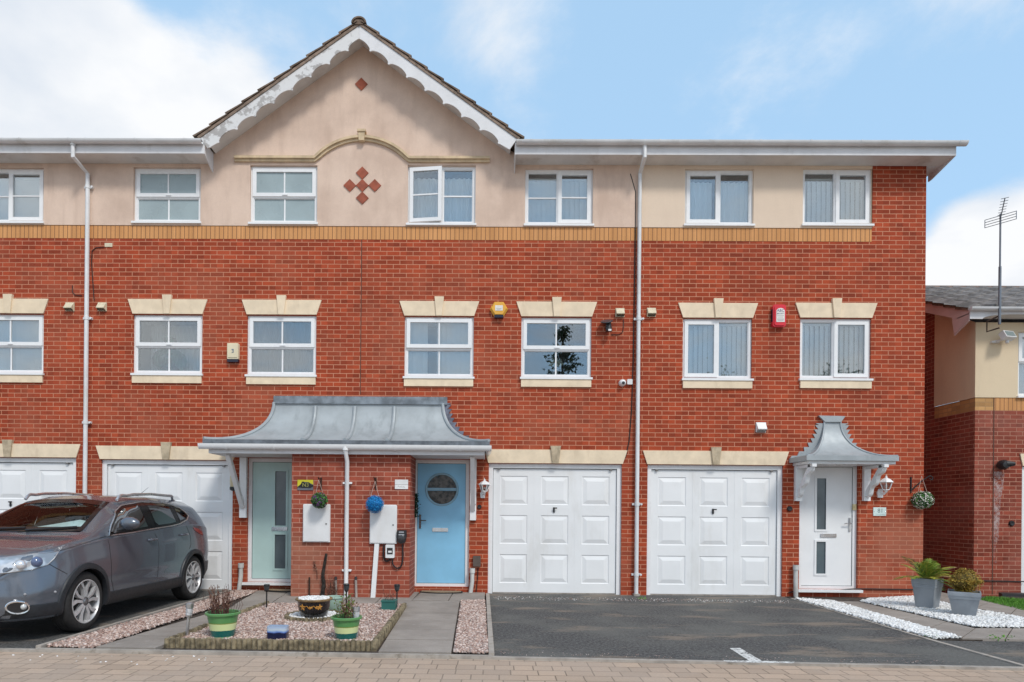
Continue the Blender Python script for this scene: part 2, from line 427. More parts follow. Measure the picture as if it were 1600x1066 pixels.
# ------------------------------------------------------------------ ground
ZP = -.02                                     # level of the road paving; the drives lie at 0
def paver():
    s = NT("block_paving"); uv = s.n('ShaderNodeUVMap').outputs[0]
    mp = s.n('ShaderNodeMapping'); s.l(uv, mp.inputs[0]); mp.inputs['Rotation'].default_value = (0, 0, R(.5))
    b = s.n('ShaderNodeTexBrick'); s.l(mp.outputs[0], b.inputs['Vector'])
    b.offset = .42; b.squash = .72; b.squash_frequency = 3; b.offset_frequency = 2
    b.inputs['Scale'].default_value = 1; b.inputs['Brick Width'].default_value = .245; b.inputs['Row Height'].default_value = .172
    b.inputs['Mortar Size'].default_value = .0065; b.inputs['Mortar Smooth'].default_value = .4
    s.set(b.inputs['Color1'], (.51, .38, .285)); s.set(b.inputs['Color2'], (.39, .295, .225)); s.set(b.inputs['Mortar'], (.20, .155, .115))
    n = s.noise(uv, .9, 7, .6); n2 = s.noise(uv, 45, 4, .6)
    c = s.mix(s.rng(n, .35, .65, 0, .5), b.outputs['Color'], (.44, .36, .30))
    c = s.mix(s.rng(n2, .3, .7, 0, .3), c, (.30, .24, .195))
    c = s.mix(s.rng(s.noise(uv, 7, 6, .7), .66, .74, 0, .35), c, (.50, .46, .42))
    c = s.mix(s.rng(s.noise(uv, 2.1, 5, .7), .62, .72, 0, .3), c, (.22, .20, .13))
    h = s.mix(.2, s.mix(1., (1, 1, 1), b.outputs['Fac'], 'SUBTRACT'), n2)
    s.bsdf(c, .9, 0, s.bump(h, .6, .01), .2); return s.m
def asphalt(name, base=.078):
    s = NT(name); v = s.coord('Object')
    a = s.noise(v, 30, 8, .85); b = s.noise(v, .8, 7, .62); d = s.noise(v, 34, 3)
    c = s.mix(s.rng(a, .39, .63), (base*.42, base*.41, base*.40), (base*1.95, base*1.92, base*1.88))
    c = s.mix(s.rng(b, .42, .66, 0, .6), c, (base*1.9, base*1.88, base*1.72))
    st = s.noise(s.coord('Object', (.5, 1.6, 1)), 1.5, 7, .65)
    c = s.mix(s.rng(st, .53, .65, 0, .65), c, (.25, .20, .155))
    c = s.mix(s.rng(s.noise(v, 60, 2), .68, .74, 0, .6), c, (.36, .35, .34))
    s.bsdf(c, .88, 0, s.bump(s.mix(.5, a, d), .4, .008), .25); return s.m
def slab_mat():
    s = NT("concrete_slab"); v = s.coord('Object')
    a = s.noise(v, 1.3, 7, .65); b = s.noise(v, 120, 3, .7); d = s.noise(v, 6, 6, .7)
    c = s.mix(s.rng(a, .32, .68), (.27, .235, .205), (.39, .345, .305))
    c = s.mix(s.rng(b, .3, .7, 0, .4), c, (.16, .15, .145))
    c = s.mix(s.rng(d, .60, .70, 0, .4), c, (.42, .39, .37))
    s.bsdf(c, .88, 0, s.bump(b, .5, .005), .25); return s.m
paver_m, asph_m, asph2_m, slab_m = paver(), asphalt("drive_asphalt"), asphalt("old_asphalt", .078), slab_mat()
kerb_m = mk("concrete_edging", (.40, .36, .32), .9, var=.15, scale=5, bump=.4, bscale=90, spec=.2, dirt=(.12, .10, .07), dirt_amt=.75, dscale=5, dstretch=(1, 1, 1))
soil_m = mk("damp_soil", (.06, .045, .035), .95, var=.3, scale=20, bump=.6, bscale=90)

def sheet(name, pts, z, th, mat, label=None):
    mb = MB().prism([(p[0], p[1]) for p in pts], z-th, z, 'z')
    return tag(put(name, mb, mat, None, 30), label, kind='structure')
def g2(*pp): return [(G(px, py).x, G(px, py).y) for px, py in pp]
tag(put('ground', MB().box(-600, 600, -300, 900, -.5, -.12), mk("far_ground", (.12, .12, .11), .95, var=.15, scale=.3), None, 0), kind='structure')
kl = lambda px: 1013.2+.0160*px if px < 770 else 1025.5+(px-770)*.0205   # front line of the drives in the photo
def kp(px, dy=0): q = G(px, kl(px)+dy); return (q.x, q.y)
KL = [kp(-500), kp(0), kp(300), kp(590), kp(770), kp(1130), kp(1600), kp(2000)]
KF = [(x, y-.06) for x, y in KL]
road = [(-40, -60), (40, -60), (40, KL[-1][1]-.06)]+KF[::-1]+[(-40, KL[0][1]-.06)]
tag(put('road', MB().prism(road, -.1, ZP, 'z'), paver_m, None, 0), kind='structure')
EY = .3                                        # how far ground sheets run under the houses
dl0, dl1 = g2((57, 1013), (360, 925)); 
sheet('driveway', [kp(-500), kp(57), dl1, (dl1[0], EY), (-13, EY)], 0, .1, asph2_m)
dm0 = kp(768); dm1 = g2((762, 930))[0]
r0, r1 = g2((1237, 936), (1452, 1000))
far_r = G(1640, 1058)
sheet('driveway', [dm0, (dm1[0], EY), (r0[0], EY), r0, r1, (far_r.x, far_r.y), kp(1600), kp(1130)][0:0]+
      [dm0, kp(1130), kp(1600), (kp(1600)[0]+.02, kp(1600)[1]+.03), r1, r0, (r0[0], EY), (dm1[0], EY)], 0, .1, asph_m)
n0, n1 = g2((1497, 1001), (1640, 1002))
sheet('side_drive', [r1, (kp(1600)[0]+.03, kp(1600)[1]+.03), kp(2000), (14.5, n1[1]), n0], -.004, .1, asph_m)
tag(put('kerb', MB().add([(p[0], p[1], z) for z in (-.1, .004) for p in KF]+[(p[0], p[1], z) for z in (-.1, .004) for p in KL],
    [f for i in range(len(KL)-1) for f in [(i, i+1, 8+i+1, 8+i), (8+i, 8+i+1, 24+i+1, 24+i)]]), kerb_m, None, 30), kind='structure')
# raised kerb in front of the garden and the slab paths
gk0, gk1 = kp(60), kp(768)
tag(put('kerb', MB().prism([(gk0[0], gk0[1]-.05), (gk1[0], gk1[1]-.05), gk1, gk0], -.1, .014, 'z'), kerb_m, None, 30), kind='structure')
def edging(a, b, w=.055, h=.03):
    a, b = Vector((*a, 0)), Vector((*b, 0)); n = Vector((-(b-a).y, (b-a).x, 0)).normalized()*w/2
    q = [a-n, b-n, b+n, a+n]
    return put('edging', MB().prism([(p.x, p.y) for p in q], -.1, h, 'z'), kerb_m, None, 30)
for a, b, h in ((gk0, dl1, .035), (gk1, dm1, .035), (r0, r1, .012), (r1, (kp(1600)[0]+.03, kp(1600)[1]+.02), .010)):
    tag(edging(a, b, .055, h), kind='structure')
# slab paths, built slab by slab with open joints
ZS = .022
def slabs(name, quad, nu, nv, gap=.008, z=ZS, jitter=0):
    """quad: four ground corners in order; the slabs are cut along both directions"""
    q = [Vector((*p, 0)) for p in quad]; mb = MB()
    at = lambda u, v: (q[0]*(1-u)+q[1]*u)*(1-v)+(q[3]*(1-u)+q[2]*u)*v
    du, dv = gap/max((q[1]-q[0]).length, .1), gap/max((q[3]-q[0]).length, .1)
    for i in range(nu):
        for j in range(nv):
            c = [at(i/nu+du, j/nv+dv), at((i+1)/nu-du, j/nv+dv), at((i+1)/nu-du, (j+1)/nv-dv), at(i/nu+du, (j+1)/nv-dv)]
            zz_ = z+rng.uniform(-.003, .003); mb.prism([(p.x, p.y) for p in c], -.1, zz_, 'z')
    return tag(put(name, mb, slab_m, None, 30), kind='structure')
bl, bf, brr = g2((413, 951), (1, 1), (634, 951))[0::2]+[None] if False else (g2((418, 949))[0], None, g2((634, 950))[0])
bfl, bfr = kp(262, -7), kp(584, -7)
sl0 = g2((145, 1012))[0]; sl1 = g2((392, 928))[0]
slabs('path', [kp(148, -1), (bfl[0]-.03, kp(262, -1)[1]), (bl[0]-.05, bl[1]), g2((372, 947))[0]], 1, 5)
slabs('path', [(bl[0]-.5, bl[1]), (brr[0]+.02, bl[1]), (brr[0]+.02, -.02), (sl1[0], -.02)], 5, 2)
p0, p1, p2, p3 = kp(590, -1), kp(706, -1), g2((719, 941))[0], g2((641, 941))[0]
slabs('path', [p0, p1, p2, p3], 1, 6)
slabs('path', [(p3[0]+.02, p3[1]+.01), (dm1[0]-.04, p2[1]+.01), (dm1[0]-.04, -.02), (p3[0]+.06, -.02)], 2, 2, z=ZS+.005)
tag(put('garden_soil', MB().box(dl1[0]+.03, dm1[0]-.03, kp(400)[1]+.02, EY, -.1, -.01), soil_m, None, 0), kind='structure')
# right-hand garden: path between two strips of white stones
w1 = g2((1300, 941), (1245, 938), (1455, 1000), (1499, 999))          # first white strip
slabs('path', [g2((1300, 941))[0], g2((1502, 1000))[0], g2((1524, 984))[0], g2((1342, 942))[0]], 5, 1, z=.02)
slabs('path', [g2((1502, 1000))[0], g2((1640, 1003))[0], g2((1640, 984))[0], g2((1524, 984))[0]], 2, 1, z=.02)
slabs('path', [g2((1418, 931))[0], g2((1524, 952))[0], g2((1548, 942))[0], g2((1440, 921))[0]], 4, 1, z=.02)
slabs('path', [g2((1524, 952))[0], g2((1640, 974))[0], g2((1640, 956))[0], g2((1548, 942))[0]], 2, 1, z=.018)
tag(put('garden_soil', MB().prism(g2((1240, 936), (1455, 1000), (1497, 1000), (1700, 1003), (1700, 945))+[(14, EY), (r0[0], EY)], -.1, .005, 'z'), soil_m, None, 0), kind='structure')

# loose stones: one mass of pebbles per bed
def inside(poly, x, y):
    c = np.zeros(len(x), bool); n = len(poly)
    for i in range(n):
        (x0, y0), (x1, y1) = poly[i], poly[i-1]
        c ^= ((y0 > y) != (y1 > y)) & (x < (x1-x0)*(y-y0)/((y1-y0) if y1 != y0 else 1e-9)+x0)
    return c
def pebbles(name, poly, n, size, mats, z=.02, hump=.02):
    poly = [tuple(p) for p in poly]; a = np.array(poly)
    x = rng.uniform(a[:, 0].min(), a[:, 0].max(), n*3); y = rng.uniform(a[:, 1].min(), a[:, 1].max(), n*3)
    k = inside(poly, x, y); x, y = x[k], y[k]; n = len(x)
    ico = [(0, 0, 1), (.89, 0, .45), (.28, .85, .45), (-.72, .53, .45), (-.72, -.53, .45), (.28, -.85, .45),
           (.72, .53, -.45), (-.28, .85, -.45), (-.89, 0, -.45), (-.28, -.85, -.45), (.72, -.53, -.45)]
    fs = [(0, 1, 2), (0, 2, 3), (0, 3, 4), (0, 4, 5), (0, 5, 1), (1, 6, 2), (2, 7, 3), (3, 8, 4), (4, 9, 5), (5, 10, 1), (2, 6, 7), (3, 7, 8), (4, 8, 9), (5, 9, 10), (1, 10, 6)]
    I = np.array(ico); m = len(I)
    s = size*rng.uniform(.55, 1.25, (n, 1, 1)); v = I[None]*s*rng.uniform(.7, 1.2, (n, 1, 3))*rng.uniform(.82, 1.15, (n, m, 1))
    v[:, :, 2] *= .6
    t = rng.uniform(0, 2*PI, n)[:, None]; ax = rng.uniform(-.5, .5, n)[:, None]
    vx = v[:, :, 0]*np.cos(t)-v[:, :, 1]*np.sin(t); vy = v[:, :, 0]*np.sin(t)+v[:, :, 1]*np.cos(t)
    vz = v[:, :, 2]+vx*ax
    out = np.stack([vx+x[:, None], vy+y[:, None], vz+(z+rng.uniform(0, hump, n))[:, None]], -1).reshape(-1, 3)
    F = (np.array(fs)[None]+(np.arange(n)*m)[:, None, None]).reshape(-1, 3)
    me = bpy.data.meshes.new(name); me.vertices.add(len(out)); me.vertices.foreach_set('co', out.ravel())
    me.loops.add(F.size); me.loops.foreach_set('vertex_index', F.ravel().astype(np.int32))
    me.polygons.add(len(F)); me.polygons.foreach_set('loop_start', np.arange(0, F.size, 3, dtype=np.int32))
    for q in mats: me.materials.append(q)
    mi = np.repeat(rng.integers(0, len(mats), n), len(fs)); me.polygons.foreach_set('material_index', mi.astype(np.int32))
    me.update(calc_edges=True); o = bpy.data.objects.new(name, me); COL.objects.link(o); return tag(o, kind='stuff')
pk = [mk("pink_stone_"+n, c, .8, var=.12, scale=30, spec=.3) for n, c in (("pale", (.56, .42, .36)), ("mid", (.44, .30, .25)), ("grey", (.38, .30, .27)), ("white", (.66, .55, .50)), ("deep", (.28, .18, .15)))]
wk = [mk("white_stone_"+n, c, .75, var=.04, scale=30, spec=.3) for n, c in (("a", (.80, .80, .79)), ("b", (.72, .72, .71)), ("c", (.85, .85, .85)), ("d", (.60, .59, .57)))]
o = pebbles('gravel', [(bfl[0]+.05, bfl[1]+.03), (bfr[0]-.05, bfr[1]+.03), (brr[0]-.05, brr[1]), (bl[0]+.02, bl[1])], 10500, .0165, pk, .035, .028); tag(o, "pink chippings filling the log edged garden bed")
o = pebbles('gravel', [kp(72, -2), kp(144, -1), g2((320, 955))[0], g2((390, 930))[0], (sl1[0], -.05), (dl1[0]+.05, -.05), g2((328, 938))[0]], 4600, .0165, pk, .01, .02); tag(o, "pink chippings in a strip beside the parked car's drive")
o = pebbles('gravel', [kp(709, -2), kp(762, -2), g2((757, 940))[0], g2((721, 941))[0]], 2900, .0165, pk, .015, .018); tag(o, "pink chippings in a strip between slab path and garage drive")
o = pebbles('white_gravel', g2((1240, 937), (1300, 941), (1500, 999), (1456, 999.5)), 2400, .019, wk, .015, .02); tag(o, "white stones in a narrow strip beside the double drive")
o = pebbles('white_gravel', g2((1345, 941.5), (1360, 938), (1425, 934), (1525, 955), (1660, 980), (1660, 984), (1522, 982)), 4500, .019, wk, .018, .02); tag(o, "white stones in the bed under the two grey planters")
o = pebbles('white_gravel', [kp(-40, 6), kp(420, 3), kp(420, 9), kp(200, 20), kp(-40, 14)], 13, .011, wk, ZP-.002, .004); tag(o, "stray white stones scattered on the block paving")
o = pebbles('grit', [kp(772, -2), kp(1500, -2), kp(1500, -7), kp(772, -8)], 150, .005, pk, .002, .003); tag(o, "loose grit along the front edge of the double drive")
o = pebbles('grit', g2((770, 932), (1235, 938), (1235, 943), (770, 937)), 240, .0075, pk+wk, .002, .003); tag(o, "loose grit along the foot of the garage doors")
# worn white road marking on the double drive
paint = NT("worn_road_paint"); pn_ = paint.noise(paint.coord(), 22, 5, .7)
pb = paint.bsdf(paint.mix(paint.rng(pn_, .35, .6), (.50, .50, .48), (.74, .74, .72)), .8)
pal = paint.rng(paint.noise(paint.coord(), 14, 6, .8), .38, .52); paint.l(pal, pb.inputs['Alpha'])
mk1 = g2((1140, 1013.5), (1156, 1013), (1190, 1033), (1172, 1034)); mk2 = g2((1130, 1032.5), (1200, 1033.6), (1242, 1035), (1238, 1037.2), (1136, 1035.6))
tag(put('road_marking', MB().add([(x, y, .004) for x, y in mk1], [(3, 2, 1, 0)]).add([(x, y, .005) for x, y in mk2], [(4, 3, 2, 1, 0)]), paint.m, None, 0), "worn white painted line on the asphalt drive", kind='structure')

# ------------------------------------------------------------------ houses
zat = lambda py, px=800: P(px, py).z
xat = lambda px, py: P(px, py).x
ZB, ZR, ZE = zat(375.5), zat(355), zat(258.5)             # top of red brick, bottom of render, soffit
XL, X0, X1, X2, X3 = -13.0, xat(134, 600), xat(563.5, 560), xat(994, 600), xat(1445, 560)
XQ = xat(1362, 330)                                        # the render stops here; the quoin beyond is brick
EO = .33                                                   # eaves overhang
def rect(px0, py0, px1, py1, y=0.):
    my, mx = (py0+py1)/2, (px0+px1)/2
    return (P(px0, my, y).x, P(px1, my, y).x, P(mx, py1, y).z, P(mx, py0, y).z)
# windows: pixel rectangle of the outer frame (sill excluded), style, options
WT = [dict(r=(-41, 263, 69, 347), st='S', sash='R', bars=1, fill='blind'), dict(r=(209, 262, 314, 347), st='T', fill='frost'),
      dict(r=(391, 259, 496, 348.5), st='T', fill='frost'), dict(r=(637, 259, 743, 350), st='S', sash='L', bars=1, fill='curtain', open=7),
      dict(r=(820.5, 264, 926.5, 351), st='S', sash='R', bars=1, fill='blind'), dict(r=(1070, 265, 1177, 351), st='S', sash='L', bars=0, fill='curtain'),
      dict(r=(1254, 264, 1362.5, 351), st='S', sash='R', bars=0, fill='blind')]
WM = [dict(r=(-40, 491, 68, 583), st='T', fill='blind'), dict(r=(208, 492, 316, 584), st='T', fill='net'),
      dict(r=(386, 493, 494, 586), st='T', fill='dimnet'), dict(r=(632, 495, 740, 589), st='T', fill='blindgap', ajar=2.2),
      dict(r=(814.5, 496, 924, 590), st='T', fill='dark'), dict(r=(1067, 498, 1175, 592), st='S', sash='L', bars=0, fill='blind'),
      dict(r=(1250, 498, 1361, 592), st='S', sash='R', bars=0, fill='blind')]
for w in WT+WM: w['R'] = rect(*w['r'])
# keep storey heights common to the row
for L in (WT[1:], WM[1:]): pass
GD = [rect(-92, 715, 118, 929), rect(157, 719, 363, 926), rect(763, 725, 971, 929), rect(1011, 727, 1223, 935)]
DR = [rect(386, 716, 492, 910), rect(645, 718, 733, 917), rect(1249, 724, 1341, 921)]
for k in range(4): GD[k] = (GD[k][0], GD[k][1], -.05, GD[k][3])
def cells(mb, x0, x1, z0, z1, holes, y, reveal):
    hs = [(max(a, x0), min(b, x1), max(c, z0), min(d, z1)) for a, b, c, d in holes if b > x0 and a < x1 and d > z0 and c < z1]
    xs = sorted({x0, x1, *[h[0] for h in hs], *[h[1] for h in hs]}); zs = sorted({z0, z1, *[h[2] for h in hs], *[h[3] for h in hs]})
    for i in range(len(xs)-1):
        for k in range(len(zs)-1):
            mx, mz = (xs[i]+xs[i+1])/2, (zs[k]+zs[k+1])/2
            if any(a < mx < b and c < mz < d for a, b, c, d in hs): continue
            mb.add([(xs[i], y, zs[k]), (xs[i+1], y, zs[k]), (xs[i+1], y, zs[k+1]), (xs[i], y, zs[k+1])], [(0, 1, 2, 3)])
    for a, b, c, d in hs:
        r = y+reveal
        mb.add([(a, y, c), (a, y, d), (a, r, d), (a, r, c)], [(0, 1, 2, 3)]); mb.add([(b, y, c), (b, y, d), (b, r, d), (b, r, c)], [(3, 2, 1, 0)])
        if d < z1-1e-4: mb.add([(a, y, d), (b, y, d), (b, r, d), (a, r, d)], [(0, 1, 2, 3)])
        if c > z0+1e-4: mb.add([(a, y, c), (b, y, c), (b, r, c), (a, r, c)], [(3, 2, 1, 0)])
RV = .11
YF = .035                                                   # face of the window frames, set back from the brick

def window(house, w):
    x0, x1, z0, z1 = w['R']; y = YF; D = .07; mb = MB()
    F = .048
    fr = MB().ring(x0, x1, z0, z1, F, y, y+D)
    win = None; kids = []
    panes, bars = [], []
    if w['st'] == 'T':
        zm = z0+(z1-z0)*.478; H = .026
        fr.box(x0+F, x1-F, y, y+D, zm-H, zm+H)
        s0, s1, t0, t1 = x0+.034, x1-.034, zm-.004, z1-.034
        if 'ajar' in w: kids.append(('sash', MB().ring(s0, s1, t0+.01, t1, .062, y-.034, y+.02), upvc))
        else: kids.append(('sash', MB().ring(s0, s1, t0, t1, .062, y-.016, y+.03), upvc))
        bd = MB().ring(x0+F, x1-F, z0+F, zm-H, .012, y+.012, y+.05)
        kids.append(('glazing_bead', bd, upvc))
        xm = (x0+x1)/2; gb = MB()
        yo = -.02 if 'ajar' in w else 0
        gb.box(xm-.012, xm+.012, y-.004+yo, y+.016+yo, t0+.06, t1-.06); gb.box(xm-.012, xm+.012, y+.02, y+.04, z0+F+.01, zm-H-.01)
        kids.append(('glazing_bar', gb, upvc))
        panes = [(s0+.055, s1-.055, t0+.055, t1-.055, y+.008+yo), (x0+F+.008, x1-F-.008, z0+F+.008, zm-H-.008, y+.03)]
        hd = MB().box(xm-.03, xm+.06, y-.03, y-.012, t0+.018, t0+.034)
        kids.append(('handle', hd, upvc))
    else:
        xm = (x0+x1)/2; L = w['sash'] == 'L'; H = .03
        if w['r'][0] < 0: L = False
        fr.box(xm-H, xm+H, y, y+D, z0+F, z1-F)
        a0, a1 = (x0+.034, xm+.012) if L else (xm-.012, x1-.034)
        f0, f1 = (xm+H, x1-F) if L else (x0+F, xm-H)
        b0, b1 = z0+.034, z1-.034
        sm = MB().ring(a0, a1, b0, b1, .062, -.028, .02); bars_s = MB(); ps = MB().box(a0+.055, a1-.055, -.006, -.002, b0+.055, b1-.055)
        if w['bars']: bars_s.box(a0+.06, a1-.06, -.016, .004, (b0+b1)/2-.012, (b0+b1)/2+.012)
        ang = R(w.get('open', 0)); 
        for nm, mm, mt in (('sash', sm, upvc), ('glazing_bar', bars_s, upvc), ('pane', ps, glass)):
            if not mm.v: continue
            hx = a0 if not L else a1-.0
            if ang:   # casement pushed outward about its hinge side
                q = []
                for vx, vy, vz in mm.v:
                    dx, dy = vx-a0, vy
                    q.append((a0+dx*math.cos(-ang)-dy*math.sin(-ang), y+dx*math.sin(-ang)+dy*math.cos(-ang), vz))
                mm.v = q
            else: mm.v = [(vx, vy+y+.012, vz) for vx, vy, vz in mm.v]
            kids.append((nm, mm, mt))
        kids.append(('glazing_bead', MB().ring(f0, f1, z0+F, z1-F, .012, y+.012, y+.05), upvc))
        if w['bars']: kids.append(('glazing_bar', MB().box(f0+.01, f1-.01, y+.02, y+.04, (z0+z1)/2-.012, (z0+z1)/2+.012), upvc))
        panes = [(f0+.008, f1-.008, z0+F+.008, z1-F-.008, y+.03)]
    win = put('window', fr, upvc, house)
    for nm, mm, mt in kids: put(nm, mm, mt, win)
    put('sill', MB().box(x0-.02, x1+.02, -.045, y+D, z0-.036, z0-.001), upvc, win)
    fm = frost if w['fill'] == 'frost' else glass
    for a, b, c, d, yy in panes: put('pane', MB().box(a, b, yy, yy+.004, c, d), fm, win)
    yb = y+.09; fill = w['fill']; yb = y+.52 if fill == 'net' else yb
    if fill in ('blind', 'blindgap'):
        bl_ = MB(); n = int((x1-x0-.06)/.083)
        for k in range(n):
            cx = x0+.05+(k+.5)*(x1-x0-.1)/n
            if fill == 'blindgap' and k in (4, 5): continue
            zt_ = z1-(.15 if w in WT else .09)  # top-floor blinds hang lower, the dark gap stands in for shadow under the eaves
            t = R(20+rng.uniform(-6, 6)); h = .045
            p = [(cx-h*math.cos(t), yb-h*math.sin(t)), (cx+h*math.cos(t), yb+h*math.sin(t))]
            bl_.prism([p[0], p[1], (p[1][0], p[1][1]+.002), (p[0][0], p[0][1]+.002)], z0+.05, zt_, 'z')
        bl_.box(x0+.03, x1-.03, yb-.02, yb+.03, zt_, zt_+.035)
        put('blind', bl_, slat_m, win)
    if fill in ('curtain', 'net', 'dimnet'):
        rows = []; n = 70
        for zz_ in (z0+.02, z1-(.16 if w in WT else .03)):  # top-floor curtains stop short too, shaping the same shadow band
            rows.append([(x0+.02+(x1-x0-.04)*k/n, yb+.018*math.sin(k*1.15+.6*math.sin(k*.31))+.006*math.sin(k*.5), zz_) for k in range(n+1)])
        cm = MB()
        if fill == 'curtain':
            for lo, hi in ((0, 30), (36, n)): cm.grid([r[lo:hi+1] for r in rows])
        else: cm.grid(rows)
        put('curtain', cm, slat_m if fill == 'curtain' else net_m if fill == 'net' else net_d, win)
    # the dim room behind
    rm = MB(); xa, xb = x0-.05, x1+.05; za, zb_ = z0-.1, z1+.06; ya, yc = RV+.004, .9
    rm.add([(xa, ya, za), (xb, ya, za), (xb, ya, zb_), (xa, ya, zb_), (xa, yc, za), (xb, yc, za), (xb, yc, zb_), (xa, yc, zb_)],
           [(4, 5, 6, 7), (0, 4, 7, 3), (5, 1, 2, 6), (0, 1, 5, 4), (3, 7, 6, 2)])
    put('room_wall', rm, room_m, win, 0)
    return win

def lintel(house, x0, x1, z0, z1, flare, key=True, mat=stone, kmat=None, kw=.16, y0=-.022):
    mb = MB().prism([(x0, z0), (x1, z0), (x1+flare, z1), (x0-flare, z1)], y0, .06)
    l = put('lintel', mb, mat, house)
    if key:
        c = (x0+x1)/2; h = z1-z0
        put('keystone', MB().prism([(c-kw*.30, z0-.004), (c+kw*.30, z0-.004), (c+kw*.5, z1+h*.28), (c-kw*.5, z1+h*.28)], y0-.028, .05), kmat or mat, l)
    return l

def garage(house, r, handle=True):
    x0, x1, z0, z1 = r; y = .04; F = .075
    fr = MB().box(x0, x0+F, y, y+.07, 0, z1).box(x1-F, x1, y, y+.07, 0, z1).box(x0+F, x1-F, y, y+.07, z1-F, z1)
    g = MB(); a, b, c, d = x0+F+.006, x1-F-.006, .02, z1-F-.012; yl = y+.03
    # leaf: flat sheet with nine pressed raised panels
    W3, H3 = (b-a)/3, (d-c)/3
    holes = []
    for i in range(3):
        for k in range(3):
            cx, cz = a+W3*(i+.5), c+.07+(d-c-.10)/3*(k+.5); hw, hh = W3*.335, (d-c-.1)/3*.365
            holes.append((cx-hw, cx+hw, cz-hh, cz+hh))
            yy = [yl, yl+.016, yl+.016, yl-.008, yl-.008]; ins = [0, .018, .045, .17, .17]
            rr = [(cx-hw+s_*hw*2*.55, cx+hw-s_*hw*2*.55, cz-hh+s_*hh*2*.55*.95, cz+hh-s_*hh*2*.55*.95) for s_ in (0, .04, .075, .33)]
            lv = [yl, yl+.010, yl+.010, yl-.005]
            vs = []
            for q, yv in zip(rr, lv): vs += [(q[0], yv, q[2]), (q[1], yv, q[2]), (q[1], yv, q[3]), (q[0], yv, q[3])]
            fs = [(n*4+m, n*4+(m+1) % 4, n*4+4+(m+1) % 4, n*4+4+m) for n in range(3) for m in range(4)]+[(12, 13, 14, 15)]
            g.add(vs, fs)
    cells(g, a, b, c, d, holes, yl, 0)
    for i in (1, 2): g.box(a+W3*i-.004, a+W3*i+.004, yl-.003, yl+.002, c, d)
    g.add([(a, yl+.04, c), (b, yl+.04, c), (b, yl+.04, d), (a, yl+.04, d)], [(0, 1, 2, 3)])
    go = put('garage_door', g, garage_m, house, 12)
    put('frame', fr, upvc, go)
    put('threshold', MB().box(x0+F, x1-F, y+.0, y+.09, -.05, .014), kerb_m, go)
    put('gap', MB().ring(x0+F, x1-F, 0, z1-F, .011, yl+.004, yl+.06), black, go)
    cx, cz = (a+b)/2-.012, c+(d-c)*.675
    put('handle', MB().box(cx-.014, cx+.014, yl-.014, yl+.004, cz-.055, cz+.035).tube([(cx, yl-.01, cz+.022), (cx, yl-.04, cz+.022)], .012, 8).box(cx-.012, cx+.05, yl-.05, yl-.036, cz+.012, cz+.032), black, go)
    lt = MB()
    for q in (a+.09, b-.10): lt.box(q-.02, q+.02, y-.006, yl, z1-F-.03, z1-F-.002)
    put('latch', lt, mk("dull_steel", (.25, .24, .23), .5, metal=.7), go)
    return go

HN = [("red brick house cut off at the left edge, behind the parked car", XL, X0),
      ("red brick terraced house with the pale teal front door", X0, X1),
      ("red brick terraced house with the sky blue front door and round window", X1, X2),
      ("end of terrace brick house with the white front door under its own small lead canopy", X2, X3)]
H = [thing('terraced_house', l, 'house', ((a+b)/2, 0, 0), 'terraced houses in the row') for l, a, b in HN]
own = lambda r: next(i for i in range(4) if (r[0]+r[1])/2 < (X0, X1, X2, X3+9)[i])
DEP = 8.0
PITCH = math.tan(R(25))
holes_all = [w['R'] for w in WT+WM]+GD+DR
# the open spans above the sashes: the soffit row has no brick above its windows
for i, h in enumerate(H):
    a, b = HN[i][1], HN[i][2]
    mb = MB(); cells(mb, a, b, -.12, ZB, holes_all, 0, RV)
    if i == 3:
        mb2 = MB(); cells(mb, XQ, b, ZB, ZE+.12, [], 0, RV)
        mb.add([(b, 0, -.1), (b, DEP, -.1), (b, DEP, ZE+.1), (b, DEP/2, ZE+.1+DEP/2*PITCH), (b, 0, ZE+.1)], [(0, 1, 2, 3, 4)])
    if i == 0: mb.add([(a, 0, -.1), (a, DEP, -.1), (a, DEP, ZE+.1), (a, DEP/2, ZE+.1+DEP/2*PITCH), (a, 0, ZE+.1)], [(4, 3, 2, 1, 0)])
    put('rear_wall', MB().box(a, b, DEP, DEP+.1, -.1, ZE+.1), brick, h, 0)
    put('wall', mb, brick_end if i == 3 else brick, h, 0)
    e = XQ if i == 3 else b
    put('brick_band', MB().box(a, e, -.004, .05, ZB, ZR-.004), band_mat, h, 0)
    rm = MB(); cells(rm, a, e, ZR, ZE+.12, [w['R'] for w in WT], -.014, RV)
    rm.add([(a, -.014, ZR), (e, -.014, ZR), (e, .05, ZR), (a, .05, ZR)], [(3, 2, 1, 0)])
    if i == 3: rm.add([(e, -.014, ZR), (e, .0, ZR), (e, .0, ZE+.1), (e, -.014, ZE+.1)], [(0, 1, 2, 3)])
    put('render_panel', rm, render2 if i == 3 else render1, h, 0)
for w in WT+WM: w['o'] = window(H[own(w['R'])], w)
for w in WM:
    x0, x1, z0, z1 = w['R']
    lintel(H[own(w['R'])], x0-.005, x1+.005, z1+.012, z1+.262, .085)
    put('stone_sill', MB().box(x0, x1, -.03, .06, z0-.165, z0-.037), stone, w['o'])
for g in GD:
    hh = H[own(g)]; garage(hh, g)
    lintel(hh, g[0]-.01, g[1]+.01, g[3]+.008, g[3]+.238, .075, kmat=stone_d, kw=.175)

